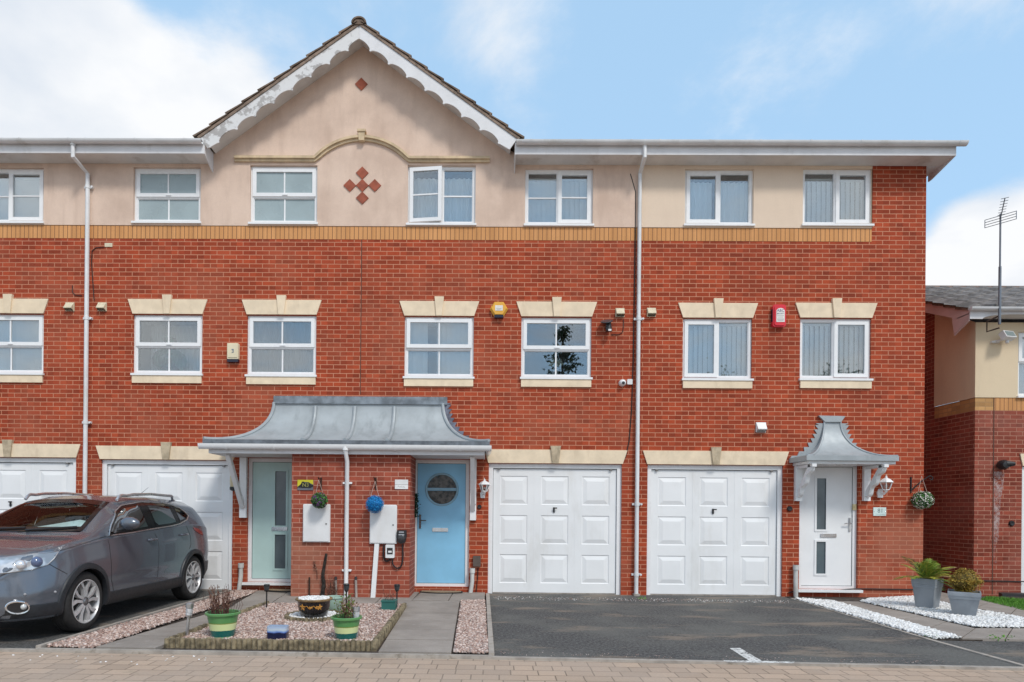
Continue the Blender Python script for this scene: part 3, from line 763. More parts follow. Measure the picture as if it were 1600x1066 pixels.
# ---- eaves
YE = -EO; ZFb, ZFt = ZE-.006, ZE+.19
def eaves(house, a, b, nm_pipe=None):
    put('fascia', MB().box(a, b, YE-.02, YE, ZFb, ZFt), upvc_w, house)
    put('soffit', MB().box(a, b, YE, -.016, ZE, ZE+.012), soffit_m, house)
    r = .058; prof = [(YE-.02-r+r*math.cos(t), ZFt-.01+r*math.sin(t)) for t in [PI+PI*k/10 for k in range(11)]]
    prof += [(p[0]*.0+YE-.02-r+(r-.006)*math.cos(t), ZFt-.01+(r-.006)*math.sin(t)) for t, p in [(2*PI-PI*k/10, (0, 0)) for k in range(11)]]
    gm = MB().prism(prof, a+.002, b-.002, 'x')
    x = a+.25
    while x < b:
        pr = [(YE-.02-r+(r+.006)*math.cos(t), ZFt-.008+(r+.006)*math.sin(t)) for t in [PI+PI*k/10 for k in range(11)]]
        pr += [(YE-.02-r+(r+.001)*math.cos(t), ZFt-.008+(r+.001)*math.sin(t)) for t in [2*PI-PI*k/10 for k in range(11)]]
        gm.prism(pr, x-.013, x+.013, 'x'); x += .82
    g = put('gutter', gm, gutter_m, house, 40)
    return g
XG0, XG1 = xat(318, 240)-.05, xat(806, 240)
xg0 = P(319, 240, YE).x; xg1 = P(806, 240, YE).x; xe = P(1491, 240, YE).x
eaves(H[0], XL, X0); eaves(H[1], X0, xg0); eaves(H[2], xg1, X2); ge = eaves(H[3], X2, xe)
r = .058
put('gutter_end', MB().prism([(YE-.02-r+(r+.004)*math.cos(t), ZFt-.01+(r+.004)*math.sin(t)) for t in [PI+PI*k/10 for k in range(11)]], xe, xe+.14, 'x'), gutter_m, ge)
def box_end(house, x, s):
    put('eaves_end', MB().prism([(YE-.02, ZFb-.004), (YE-.02, ZFt), (-.014, ZFt), (-.014, ZFb-.14), (-.09, ZFb-.12)], x, x+s*.018, 'x'), upvc_w, house)
box_end(H[1], xg0, 1); box_end(H[2], xg1, -1)
# verge box at the right-hand gable end
put('verge_soffit', MB().box(X3+.001, xe-.002, -.015, 4, ZE+.0, ZE+.012), upvc_w, H[3])
put('verge_end', MB().prism([(YE-.02, ZFb), (YE-.02, ZFt), (.30, ZFt+.1), (.30, ZFb-.10), (.22, ZFb-.10)], xe-.001, xe+.018, 'x'), upvc_w, H[3])
# main roof, one sheet with tile courses per house
def slope_roof(house, a, b, g=None):
    mb = MB(); n = 13; z0 = ZFt-.02; y0 = YE-.06; L = (DEP/2-y0)
    for k in range(n):
        ya, yb_ = y0+L*k/n, y0+L*(k+1)/n+.03; za, zb_ = z0+(ya-y0)*PITCH, z0+(yb_-y0)*PITCH
        aa, bb = a, b
        if g and ya < .5: aa, bb = (a, min(b, g[0])) if g[0] > a else (max(a, g[1]), b)
        mb.prism([(ya, za+.035), (yb_, zb_+.012), (yb_, zb_-.01), (ya, za)], aa, bb, 'x')
    mb.prism([(DEP/2, z0+L*PITCH), (DEP-y0+.0, z0-.02), (DEP-y0, z0-.05), (DEP/2, z0+L*PITCH-.03)], a, b, 'x')
    # rolls of the pantiles along the eaves course
    x = a+.12
    while x < b:
        if g and g[0] < x < g[1]: x += .235; continue
        mb.tube([(x, y0-.01, z0+.012), (x, y0+.45, z0+.012+.46*PITCH)], .03, 6); x += .235
    put('roof', mb, tile_r, house, 30)

# ---- gable over the two middle houses
ap = P(562, 40, YE-.03); XA = X1
zl = P(316, 216, YE-.03).z; xl_ = P(313, 216, YE-.03).x; xr_ = P(808, 214, YE-.03).x
tanp = ((ap.z-zl)/(XA-xl_)+(ap.z-zl)/(xr_-XA))/2
ang = math.atan(tanp); zap = ap.z
GX = (xl_+.02, xr_-.02)
slope_roof(H[0], XL, X0); slope_roof(H[1], X0, X1, GX); slope_roof(H[2], X1, X2, GX); slope_roof(H[3], X2, xe)
cs, sn = math.cos(ang), math.sin(ang)
for i, sgn, house in ((1, -1, H[1]), (2, 1, H[2])):
    xe_ = xl_ if sgn < 0 else xr_
    span = abs(xe_-XA)
    # wall of the gable: render up to the verge
    top = [(XA, ZE+.12), (XA, zap-.06)]
    foot = span-.02
    zf_ = zap-.06-foot*tanp
    pts = [(XA, ZE+.12), (XA+sgn*foot, ZE+.12), (XA+sgn*foot, max(zf_, ZE+.121)), (XA, zap-.06)]
    put('gable_wall', MB().prism(pts, -.014, .05), render1, house, 0)
    # scalloped bargeboard: outline in slope coordinates (s down the slope, t below the top edge)
    Ls = span/cs; per = Ls/8.6; T = .212; out = [(0, 0), (Ls, 0), (Ls, T*.95)]
    bot = []
    s_ = .02
    def sc(s0):
        o_ = []
        for k in range(13):
            u = k/12; o_.append((s0+per*.06+per*.88*u, T-.046*math.sin(PI*u)**.75))
        o_ += [(s0+per*.95, T+.022), (s0+per*.99, T+.03), (s0+per*1.03, T+.02)]
        return o_
    m = 0
    while .02+per*(m+1) < Ls-.05: bot += sc(.02+per*m); m += 1
    # the apex end is cut plumb
    poly = [(0, 0), (Ls, 0), (Ls, T)]+bot[::-1]+[(-T*sn*0+0, T)]
    def sl2w(s_, t_): return (XA+sgn*(s_*cs-t_*sn), zap-s_*sn-t_*cs)
    pl = [sl2w(s_, t_) for s_, t_ in poly]
    pl = [((max(x, XA+.001) if sgn > 0 else min(x, XA-.001)), z) for x, z in pl]
    vb = put('bargeboard', MB().prism(pl, YE-.03, YE-.008), peel_m if sgn < 0 else upvc_w, house, 25)
    # soffit behind the board
    q = [sl2w(0, .10), sl2w(Ls-.05, .10), sl2w(Ls-.05, .118), sl2w(0, .118)]
    q = [((max(x, XA+.001) if sgn > 0 else min(x, XA-.001)), z) for x, z in q]
    put('verge_soffit', MB().prism(q, YE-.006, -.016), soffit_m, house)
    # mortar bed under the tiles, then the stepped tile courses
    q = [sl2w(0, -.002), sl2w(Ls+.03, -.002), sl2w(Ls+.03, -.042), sl2w(0, -.042)]
    q = [((max(x, XA+.001) if sgn > 0 else min(x, XA-.001)), z) for x, z in q]
    put('verge_mortar', MB().prism(q, YE-.045, 0.6), mk("verge_mortar", (.27, .20, .155), .95, var=.2, scale=12, bump=.5), house)
    rf = MB(); n = 10; st = (Ls+.06)/n
    for k in range(n):
        a_, b_ = k*st, (k+1)*st+.02
        q = [sl2w(a_-.0, -.044), sl2w(b_, -.062), sl2w(b_+.004, -.092), sl2w(a_, -.058)]
        q = [((max(x, XA+.001) if sgn > 0 else min(x, XA-.001)), z) for x, z in q]
        rf.prism(q, YE-.06, 4.2)
    put('gable_roof', rf, tile_g, house, 25)
rt = MB()
for k in range(10):
    y0 = YE-.075+k*.44
    rt.prism([(XA+.125*math.cos(t), zap+.02+.105*math.sin(t)) for t in [PI*j/12 for j in range(13)]]+[(XA+.10*math.cos(t), zap+.015+.085*math.sin(t)) for t in [PI-PI*j/12 for j in range(13)]], y0, y0+.43)
rt.prism([(XA-.11, zap-.0), (XA+.11, zap-.0), (XA+.06, zap+.08), (XA-.06, zap+.08)], YE-.06, YE+.2)
put('ridge_tile', rt, tile_g, H[1], 30)
# hood mould with an arch, shared at the party line and cut there
def mould():
    cx = P(566, 260).x; pts = []
    zt = P(430, 248).z; hw = P(640, 250).x-P(493, 250).x; top = P(566, 216).z
    xa, xb = P(368, 250).x, P(765, 250).x; a0, a1 = cx-hw/2, cx+hw/2
    rise = top-zt; rad = ((hw/2)**2+rise**2)/(2*rise)
    line = [(xa, zt)]
    th0 = math.asin(min(1, hw/2/rad))
    arc = [(cx+rad*math.sin(t), top-rad+rad*math.cos(t)) for t in [-th0+2*th0*k/28 for k in range(29)]]
    return xa, xb, cx, zt, arc
xa_, xb_, cxm, ztm, arc = mould()
def offset_line(line, d):
    o_ = []
    for k, p in enumerate(line):
        a_, b_ = Vector(line[max(k-1, 0)]), Vector(line[min(k+1, len(line)-1)]); t_ = (b_-a_).normalized(); o_.append((p[0]-t_.y*d, p[1]+t_.x*d))
    return o_
for sgn, house in ((-1, H[1]), (1, H[2])):
    line = [(xa_, ztm)]+[p for p in arc if p[0] < XA]+[(XA, max(p[1] for p in arc)-.002)] if sgn < 0 else [(XA, max(p[1] for p in arc)-.002)]+[p for p in arc if p[0] > XA]+[(xb_, ztm)]
    up_, lo_ = offset_line(line, .012), offset_line(line, -.072)
    mid = offset_line(line, -.03)
    hm = put('hood_mould', MB().prism(mid+lo_[::-1], -.05, .0), stone_y, house, 30)
    put('hood_lip', MB().prism(up_+mid[::-1], -.082, .0), stone_y, hm, 30)
c_ = P(566.5, 216); put('keystone', MB().prism([(c_.x-.045, c_.z-.09), (c_.x+.045, c_.z-.09), (c_.x+.058, c_.z+.075), (c_.x-.058, c_.z+.075)], -.10, 0).prism([(c_.x-.072, c_.z+.055), (c_.x+.072, c_.z+.055), (c_.x+.072, c_.z+.095), (c_.x-.072, c_.z+.095)], -.115, 0), stone_y, H[1])
def diamond(px, py, house, h=.108):
    c = P(px, py); put('diamond_tile', MB().prism([(c.x, c.z-h), (c.x+h, c.z), (c.x, c.z+h), (c.x-h, c.z)], -.03, 0), diamond_m, house)
diamond(565, 133, H[1])
for dx, dy in ((0, 0), (-19.5, 0), (19.5, 0), (0, -19.5), (0, 19.5)): diamond(566.5+dx, 291+dy, H[1] if dx <= 0 else H[2])
# party-wall movement joint
j0, j1 = P(565, 376), P(562, 616); put('movement_joint', MB().box(X1-.007, X1+.007, -.002, .01, j1.z, ZB-.002), mk("joint_sealant", (.10, .045, .03), .8), H[1])

# ---- downpipes
def downpipe(house, pxt, px0, pxb, pyb, clips, dark=None):
    yg = YE-.05; yw = -.06; rr = .034
    t = P(pxt, 222, yg); a = P(pxt, 243, yg); b = P(px0, 272, yw); c = P(pxb, pyb, yw)
    xm = (b.x+c.x)/2
    mb = MB().tube([(t.x, t.y, t.z), (a.x, a.y, a.z-.02), (xm, b.y, b.z), (xm, b.y, max(c.z, .03))], rr, 12)
    mb.tube([(t.x, t.y, t.z+.02), (t.x, t.y, t.z-.06)], .045, 12)
    for py in clips:
        q = P(pxb, py, yw); mb.tube([(xm, yw, q.z-.03), (xm, yw, q.z+.03)], rr+.007, 12).box(xm-.075, xm+.075, yw+.02, -.002, q.z-.018, q.z+.018)
        mb.tube([(xm+.075, yw+.02, q.z), (xm+.075, yw-.012, q.z)], .018, 8)
    put('downpipe', mb, gutter_m, house, 40)
    return xm
xp0 = downpipe(H[0], 114, 137, 131.5, 926, (292, 497, 660)); xp1 = downpipe(H[2], 1007.5, 1000, 994, 934, (498, 788, 898))
put('downpipe_shoe', MB().box(xp1-.05, xp1+.05, -.12, -.01, .0, .035), kerb_m, H[2])
# ------------------------------------------------------------------ front doors
def door(house, r, mat, style, label):
    x0, x1, z0, z1 = r; y = .055; F = .068
    d = MB(); a, b, c, t = x0+F, x1-F, z0+.055, z1-F
    yl = y+.018; kids = []
    glz = []
    if style == 'teal':
        cx = P(438.5, 800, yl).x
        for (pt, pb, w) in ((736, 822, .10), (835, 889, .10)): glz.append((cx-w, cx+w, P(438, pb, yl).z, P(438, pt, yl).z))
    elif style == 'white':
        cx = P(1283, 800, yl).x
        for (pt, pb, w) in ((747, 828, .085), (846, 897, .085)): glz.append((cx-w, cx+w, P(1283, pb, yl).z, P(1283, pt, yl).z))
    if style == 'blue':
        c0 = P(690.5, 765, yl); rad = .278; hole_n = 40
        sq = (c0.x-rad, c0.x+rad, c0.z-rad, c0.z+rad)
        cells(d, a, b, c, t, [sq], yl, 0)
        vs = []; fs = []
        for k in range(hole_n):
            th = 2*PI*k/hole_n; ct, st = math.cos(th), math.sin(th); m = max(abs(ct), abs(st))
            vs += [(c0.x+rad*ct/m, yl, c0.z+rad*st/m), (c0.x+rad*.94*ct, yl, c0.z+rad*.94*st), (c0.x+rad*.94*ct, yl+.02, c0.z+rad*.94*st)]
        for k in range(hole_n):
            i, j = 3*k, 3*((k+1) % hole_n); fs += [(j, i, i+1, j+1), (j+1, i+1, i+2, j+2)]
        d.add(vs, fs)
        d.box(c0.x-rad, c0.x+rad, yl+.001, yl+.015, c0.z-.022, c0.z+.026)
        ringm = MB(); n = 44
        prof = [(rad*.90, -.0), (rad*.93, -.014), (rad*1.0, -.016), (rad*1.04, -.002)]
        ringm.lathe([(rr_, yy+yl) for rr_, yy in prof], (c0.x, 0, c0.z), n, 'y', cap=False)
        ringm.box(c0.x-rad*.9, c0.x+rad*.9, yl-.012, yl-.001, c0.z-.016, c0.z+.022)
        kids.append(('glass_surround', ringm, mk("grey_blue_trim", (.26, .46, .58), .4)))
        kids.append(('pane', MB().lathe([(.001, yl+.012), (rad*.94, yl+.012)], (c0.x, 0, c0.z), 40, 'y', cap=False), mosaic))
    else:
        cells(d, a, b, c, t, glz, yl, .02)
        for g in glz:
            kids.append(('glass_surround', MB().ring(g[0]-.028, g[1]+.028, g[2]-.028, g[3]+.028, .034, yl-.012, yl), mat))
            kids.append(('pane', MB().box(g[0], g[1], yl+.010, yl+.016, g[2], g[3]), frost_d))
    d.add([(a, yl+.05, c), (b, yl+.05, c), (b, yl+.05, t), (a, yl+.05, t)], [(0, 1, 2, 3)])
    do = put('front_door', d, mat, house, 25, label)
    put('frame', MB().ring(x0, x1, z0+.0, z1, (F-.004, F-.004, .05, F-.004), y, y+.08), upvc, do)
    for nm, m_, mt in kids: put(nm, m_, mt, do)
    gp = MB().ring(a-.004, b+.004, c-.004, t+.004, .006, yl-.004, yl+.03); put('gap', gp, mk("door_seal", (.08, .085, .09), .6), do)
    if style != 'blue': put('threshold', MB().box(x0-(.08 if style == 'teal' else .04), x1+.05, -.075, y+.05, z0-.045, z0-.001), upvc, do)
    # letter plate and lever handle
    lp = {'teal': (437, 826.5), 'blue': (688, 828), 'white': (1294, 837)}[style]
    q = P(*lp, yl); put('letter_plate', MB().box(q.x-.135, q.x+.135, yl-.014, yl-.001, q.z-.030, q.z+.034).box(q.x-.12, q.x+.12, yl-.022, yl-.013, q.z-.012, q.z+.026), chrome, do)
    if style == 'blue':
        hx, hz = P(656.5, 815, yl).x, P(656, 815, yl).z; s = 1
    elif style == 'white':
        hx, hz = P(1327, 822, yl).x, P(1327, 820, yl).z; s = -1
    if style != 'teal':
        put('handle', MB().box(hx-.018, hx+.018, yl-.012, yl-.001, hz-.12, hz+.12).tube([(hx, yl-.01, hz+.02), (hx, yl-.05, hz+.02), (hx+s*.11, yl-.05, hz+.02)], .010, 8), chrome if style == 'white' else mk("gunmetal", (.16, .16, .17), .3, metal=.8), do)
    return do
door(H[1], DR[0], teal_m, 'teal', "pale teal front door with two narrow glass strips")
door(H[2], DR[1], blue_m, 'blue', "sky blue front door with a round window")
door(H[3], DR[2], mk("white_door_skin", (.82, .825, .83), .35, var=.015, bump=.1, bscale=160), 'white', "white front door with two narrow glass strips")
# render of the plinth below the doors stays brick; dark lobby stops light from the roof void
# ------------------------------------------------------------------ lead canopies
def canopy_shell(mb, xl, xr, yf, txl, txr, z0, z1, n=18):
    """bell-cast hipped lead roof: flat at the eaves, steep at the wall"""
    L, F_, Rr = [], [], []
    for k in range(n+1):
        a = (PI/2)*k/n; o = math.sin(a)**1.0; z = z0+(z1-z0)*(1-math.cos(a))**1.05
        o = min(1, o)
        x_l, x_r, y_ = xl+(txl-xl)*o, xr+(txr-xr)*o, yf+(-.02-yf)*o
        L.append((x_l, y_, z)); Rr.append((x_r, y_, z))
    wl_ = [(p[0], -.004, p[2]) for p in L]; wr_ = [(p[0], -.004, p[2]) for p in Rr]
    mb.grid([[a for a in L], [b for b in Rr]], flip=True); mb.grid([wl_, L], flip=True); mb.grid([Rr, wr_], flip=True)
    return L, Rr
def step_flash(pts, up, n=None):
    """stepped lead flashing let into the brick courses; pts run up the wall along the roof edge (x,z)"""
    out = []
    for x, z in pts: out.append((x, z))
    return out
YC = -.85; YPF = -.75
prt = thing('shared_porch', "wide curved lead canopy on a brick pier shared by the teal and blue front doors", 'porch', (P(548, 800, YPF).x, YPF, 0))
pxl, pxr = P(455.5, 800, YPF).x, P(640.5, 800, YPF).x
zs = P(740, 711.5, YC).z
put('pier', MB().box(pxl, pxr, YPF, -.001, -.06, zs+.02), brick_low, prt, 0)
fxl, fxr = P(326, 706, YC).x, P(757, 712, YC).x
cz0 = P(540, 699, YC-.07).z; cze = P(540, 690, YC-.07).z; cz1 = P(560, 631, 0).z
sm = MB(); 
L_, R_ = canopy_shell(sm, P(318, 692, YC-.07).x, P(764, 694, YC-.07).x, YC-.07, P(429, 640, 0).x, P(692, 640, 0).x, cze+.02, cz1)
# dressed edge of the lead down to the gutter
e0, e1 = L_[0][0], R_[0][0]
can = put('canopy_roof', sm, lead, prt, 50)
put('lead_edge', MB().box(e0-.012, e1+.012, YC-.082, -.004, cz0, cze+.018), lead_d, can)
tf = P(430, 619, 0); put('flashing', MB().box(P(428, 625).x, P(699, 625).x, -.022, -.004, cz1-.01, tf.z).prism([(P(428, 625).x, cz1), (P(699, 625).x, cz1), (P(699, 625).x, cz1-.012), (P(428, 625).x, cz1-.012)], -.05, -.0), mk("flashing_lead", (.24, .27, .30), .45, metal=.35, var=.2, scale=6, bump=.5, bscale=18), can)
for px in (493.5, 555, 616.5):
    rx = P(px, 640, 0).x; pp = []
    for k in range(2, 18):
        a = (PI/2)*k/18; o = math.sin(a); pp.append((rx, YC-.07+(.83-.02+.09)*0+( -.02-(YC-.07))*o-.012, cze+.02+(cz1-cze-.02)*(1-math.cos(a))**1.05+.012))
    put('lead_roll', MB().tube(pp, .033, 8), lead, can)
for side in (L_, R_):
    put('lead_roll', MB().tube([(p[0], p[1]-.004, p[2]+.010) for p in side], .030, 8), lead, can)
def stepped(edge, s, wmax, z_hi, course=.075):
    """stepped flashing beside a hip, s=+1 to the right of the edge"""
    pts = [(p[0], p[2]) for p in edge]
    zlo = pts[0][1]+.01; poly_in, poly_out = [], []
    z = zlo
    def xz(z):
        for (xa, za), (xb, zb_) in zip(pts, pts[1:]):
            if za <= z <= zb_: return xa+(xb-xa)*(z-za)/max(1e-6, zb_-za)
        return pts[-1][0]
    mb = MB(); z = math.floor(zlo/course)*course
    while z < z_hi:
        z2 = min(z+course, z_hi); x_a = xz(max(z, zlo)); x_b = xz(min(z2, pts[-1][1]))
        w = min(wmax, .11+abs(x_a-x_b)*.75+.03)
        mb.prism([(x_b-s*.03, max(z, zlo)), (x_a+s*.005, max(z, zlo)), (max(x_a, x_b)+s*w*.55 if s > 0 else min(x_a, x_b)+s*w*.55, max(z, zlo)), (x_b+s*w, z2), (x_b-s*.03, z2)], -.016, -.003)
        z = z2
    return mb
put('stepped_flashing', stepped(R_, 1, .21, cz1+.02), lead_f, can, 0)
put('fascia', MB().box(fxl, fxr, YC, YC+.02, zs, cz0-.002).box(fxl, fxl+.02, YC+.021, -.0, zs, cz0-.002).box(fxr-.02, fxr, YC+.021, 0, zs, cz0-.002), upvc_w, prt)
put('soffit', MB().box(fxl+.02, fxr-.02, YC+.02, -.001, zs+.006, zs+.016), mk("porch_soffit", (.74, .73, .72), .5, var=.04), prt)
# gutter round the front with a short return at the right-hand end
r = .052; gz = P(540, 694.5, YC-.1).z; gy = YC-r-.003; GZK = 1.65
pr = [(gy+r*math.cos(t), gz+r*GZK*math.sin(t)) for t in [PI+PI*k/10 for k in range(11)]]+[(gy+(r-.005)*math.cos(t), gz+(r-.005)*GZK*math.sin(t)) for t in [2*PI-PI*k/10 for k in range(11)]]
gx0, gx1 = P(309, 700, YC-.1).x, P(768, 700, YC-.1).x
gm = MB().prism(pr, gx0, gx1, 'x')
for px in (352, 427, 499, 617, 676, 718):
    x = P(px, 700, YC-.1).x; gm.prism([(gy+(r+.006)*math.cos(t), gz+(r+.006)*GZK*math.sin(t)) for t in [PI+PI*k/10 for k in range(11)]]+[(gy+(r+.001)*math.cos(t), gz+(r+.001)*GZK*math.sin(t)) for t in [2*PI-PI*k/10 for k in range(11)]], x-.012, x+.012, 'x')
gm.prism([(gx1-.05+r*math.cos(t)-.0, gz+r*GZK*math.sin(t)) for t in [PI+PI*k/8 for k in range(9)]], YC-.05, -.12, 'y')
put('gutter', gm, upvc, prt)
xp = P(541, 900, YPF-.04).x; gt = P(540, 705, gy)
dp = MB().tube([(gt.x, gy, gz-.03), (gt.x, gy, gz-.11), (xp, YPF-.045, gz-.25), (xp, YPF-.045, .02)], .034, 12).tube([(gt.x, gy, gz+.0), (gt.x, gy, gz-.09)], .05, 12)
for py in (755, 891):
    z = P(541, py, YPF).z; dp.box(xp-.07, xp+.075, YPF-.03, YPF-.001, z-.016, z+.016).tube([(xp+.065, YPF-.01, z), (xp+.065, YPF-.05, z)], .017, 8)
put('downpipe', dp, upvc, prt)
def bracket(parent, xc, w, zt, zb, yfront, post_w, carve=False, ystart=-.07):
    """gallows bracket: wall post with a sloping strut out to the canopy"""
    b_ = put('bracket', MB().box(xc-post_w/2, xc+post_w/2, -.065, -.001, zb, zt), upvc, parent)
    y0, z0, y1, z1 = -.06, zb+.18, yfront, zt-.002
    t = .075; d = Vector((y1-y0, z1-z0)); L = d.length; d /= L; nrm = Vector((-d.y, d.x))
    up_ = []; lo = []
    for k in range(31):
        u = k/30; o = .0
        if carve: o = .028*math.cos(u*6*PI)*(1 if .08 < u < .92 else 0)
        p = Vector((y0, z0))+d*(L*u)
        up_.append(tuple(p+nrm*(-t/2 if nrm.y < 0 else t/2))); lo.append(tuple(p-nrm*((-t/2 if nrm.y < 0 else t/2)-o*(1 if nrm.y > 0 else -1))))
    put('strut', MB().prism(up_+lo[::-1], xc-w/2, xc+w/2, 'x'), upvc, b_)
bracket(prt, P(381.5, 760).x, .07, zs, P(382, 809).z, -.70, .115)
bracket(prt, P(739.5, 760).x, .07, zs, P(740, 813).z, -.70, .105)
# small canopy of the end house
YD = -.55
z_s = P(1330, 725, YD).z; ct = P(1330, 719, YD-.04).z; ce = P(1330, 712.5, YD-.04).z; c1 = P(1298, 659, 0).z
sm = MB(); L2, R2 = canopy_shell(sm, P(1263, 713, YD-.05).x-.02, P(1403, 714, YD-.05).x, YD-.05, P(1287, 660).x, P(1312, 660).x, ce, c1)
sc_ = put('door_canopy', sm, lead, H[3], 50)
put('lead_edge', MB().box(L2[0][0]-.012, R2[0][0]+.012, YD-.062, -.004, ct-.01, ce+.004), lead, sc_)
put('lead_cap', MB().prism([(P(1277, 650).x, P(1277, 650).z), (P(1318.5, 651).x, P(1318, 651).z), (P(1312, 661).x, c1-.01), (P(1287, 661).x, c1-.01)], -.05, -.003), lead, sc_)
put('stepped_flashing', stepped(R2, 1, .19, c1-.03), lead, sc_, 0); put('stepped_flashing', stepped(L2, -1, .19, c1-.03), lead, sc_, 0)
for side in (L2, R2): put('lead_roll', MB().tube([(p[0], p[1]-.002, p[2]+.006) for p in side], .017, 8), lead, sc_)
sxl, sxr = P(1264, 722, YD).x, P(1399.5, 722, YD).x
put('fascia', MB().box(sxl, sxr, YD, YD+.02, z_s, ct-.012).box(sxl, sxl+.02, YD+.021, 0, z_s, ct-.012).box(sxr-.02, sxr, YD+.021, 0, z_s, ct-.012), upvc, sc_)
put('soffit', MB().box(sxl+.02, sxr-.02, YD+.02, -.001, z_s+.006, z_s+.014), upvc, sc_)
def bracket2(px, pyb):
    xc = P(px, 760).x
    y0, y1 = -.001, YD+.06; zb, zt = P(px, pyb).z, z_s
    m = MB().box(xc-.055, xc+.055, -.065, -.001, zb, zt)
    st = []; lo = []
    A, B = Vector((-.05, zb+.10)), Vector((y1, zt-.02)); d = (B-A); Ld = d.length; d /= Ld; n_ = Vector((d.y, -d.x))
    if n_.y > 0: n_ = -n_
    for k in range(31):
        u = k/30; w = .055+.022*math.sin(u*PI*5.0); p = A+d*(Ld*u)
        st.append(tuple(p-n_*.035)); lo.append(tuple(p+n_*w))
    m.prism(st+lo[::-1], xc-.035, xc+.035, 'x'); m.box(xc-.035, xc+.035, y1-.09, -.066, zt-.05, zt-.001)
    put('bracket', m, upvc, sc_, 25)
bracket2(1245.5, 783); bracket2(1352, 783)

# ------------------------------------------------------------------ the house beyond, at the right
YH = .65
xh = P(1523, 700, YH).x
hz_top = P(1560, 506, YH).z                       # soffit line of the near eaves
hb1, hb0 = P(1560, 621.5, YH).z, P(1560, 641.5, YH).z
dh = thing('detached_house', "red brick house with cream upper walls beyond the gap at the right edge", 'house', (xh+4, YH, 0))
wf = P(1590, 560, YH); uw = (P(1590, 560, YH).x, P(1590, 560, YH).x+1.3, P(1595, 619, YH).z, P(1595, 519, YH).z)
gd = (P(1596.5, 800, YH).x, P(1596.5, 800, YH).x+2.3, -.05, P(1598, 729, YH).z)
mb = MB(); cells(mb, xh, xh+7, -.1, hb0, [gd], YH, .1)
y1b = YH+1.05
mb.add([(xh, YH, -.1), (xh, y1b, -.1), (xh, y1b, hb0), (xh, YH, hb0)], [(3, 2, 1, 0)])
mb.add([(xh, y1b, -.1), (xh, 7.6, -.1), (xh, 7.6, hz_top), (xh, y1b, hz_top)], [(3, 2, 1, 0)])
RD, RPT = 3.55, math.tan(R(24))
mb.add([(xh, y1b, hz_top), (xh, 7.6, hz_top), (xh, 7.6-.2, hz_top+.1), (xh, YH-.3+RD, hz_top+RD*RPT+.0), (xh, y1b, hz_top+(1.35)*RPT)], [(4, 3, 2, 1, 0)])
mb.add([(xh+7, YH, -.1), (xh+7, 7.6, -.1), (xh+7, 7.6, hz_top), (xh+7, YH, hz_top)], [(0, 1, 2, 3)])
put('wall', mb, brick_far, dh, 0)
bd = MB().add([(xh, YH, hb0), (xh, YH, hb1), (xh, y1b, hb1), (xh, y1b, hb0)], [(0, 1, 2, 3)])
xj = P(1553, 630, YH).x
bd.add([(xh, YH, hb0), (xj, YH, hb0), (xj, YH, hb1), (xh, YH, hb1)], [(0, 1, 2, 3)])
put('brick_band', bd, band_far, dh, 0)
put('soldier_band', MB().box(xj, xh+7, YH-.002, YH+.05, hb0, hb1), band_mat, dh, 0)
rm = MB(); cells(rm, xh-.012, xh+7, hb1, hz_top+.02, [uw], YH-.012, .1)
rm.add([(xh-.012, YH-.012, hb1), (xh-.012, YH-.012, hz_top+.02), (xh-.012, y1b, hz_top+1.35*RPT-.02), (xh-.012, y1b, hb1)], [(0, 1, 2, 3)])
rm.add([(xh-.012, YH-.012, hb1), (xh+7, YH-.012, hb1), (xh+7, YH, hb1), (xh-.012, YH, hb1)], [(3, 2, 1, 0)])
put('render_panel', rm, render3, dh, 0)
put('movement_joint', MB().box(xj-.008, xj+.008, YH-.004, YH+.01, 0, hb1), mk("joint_sealant", (.10, .045, .03), .8), dh)
# its eaves, verge and roof
ey = YH-.30; ef = hz_top+.17
xv = P(1525, 500, ey).x-.12
arch_fascia = [(xh-.02, hz_top-.01), (xh+.36, hz_top-.01), (xh+.36+.08, hz_top-.0)]
ac = P(1590, 520, ey).x; wz = hz_top-.01
fz = [(xv, ef), (xh+7.1, ef), (xh+7.1, wz), (ac+.62, wz)]+[(ac+.62*math.cos(t), wz+.085*math.sin(t)) for t in [PI*k/14 for k in range(1, 14)]]+[(ac-.62, wz), (xv, wz)]
put('fascia', MB().prism(fz, ey-.02, ey), upvc_w, dh, 20)
put('soffit', MB().box(xv, xh+7.1, ey, YH-.013, hz_top+.08, hz_top+.095), soffit_m, dh)
gr = .055; gm = MB().prism([(ey-.02-gr+gr*math.cos(t), ef-.0+gr*math.sin(t)) for t in [PI+PI*k/10 for k in range(11)]]+[(ey-.02-gr+(gr-.006)*math.cos(t), ef+(gr-.006)*math.sin(t)) for t in [2*PI-PI*k/10 for k in range(11)]], xv-.03, xh+7.1, 'x')
gm.prism([(ey-.02-gr+gr*math.cos(t), ef+gr*math.sin(t)) for t in [PI+PI*k/10 for k in range(11)]], xv-.04, xv-.03, 'x')
put('gutter', gm, gutter_m, dh)
pink = mk("white_verge_board_brick_bounce", (.62, .47, .45), .6, var=.06, dirt=(.42, .28, .26), dirt_amt=.5)  # white board; its shade and the brick's bounced light are painted in as pink
bz = lambda y: ef-.03+(y-ey)*RPT
put('bargeboard', MB().prism([(ey-.0, bz(ey)), (ey+RD, bz(ey+RD)), (ey+RD, bz(ey+RD)-.19), (ey+.42, bz(ey+.42)-.19), (ey+.36, hz_top-.20), (ey+.01, hz_top-.04)], xv-.0, xv+.022, 'x'), pink, dh, 20)
put('verge_soffit', MB().prism([(ey+.02, bz(ey)-.06), (ey+RD, bz(ey+RD)-.06), (ey+RD, bz(ey+RD)-.075), (ey+.02, bz(ey)-.075)], xv+.023, xh-.013, 'x'), soffit_m, dh)
rfm = MB(); nc = 12; z0 = ef+.0
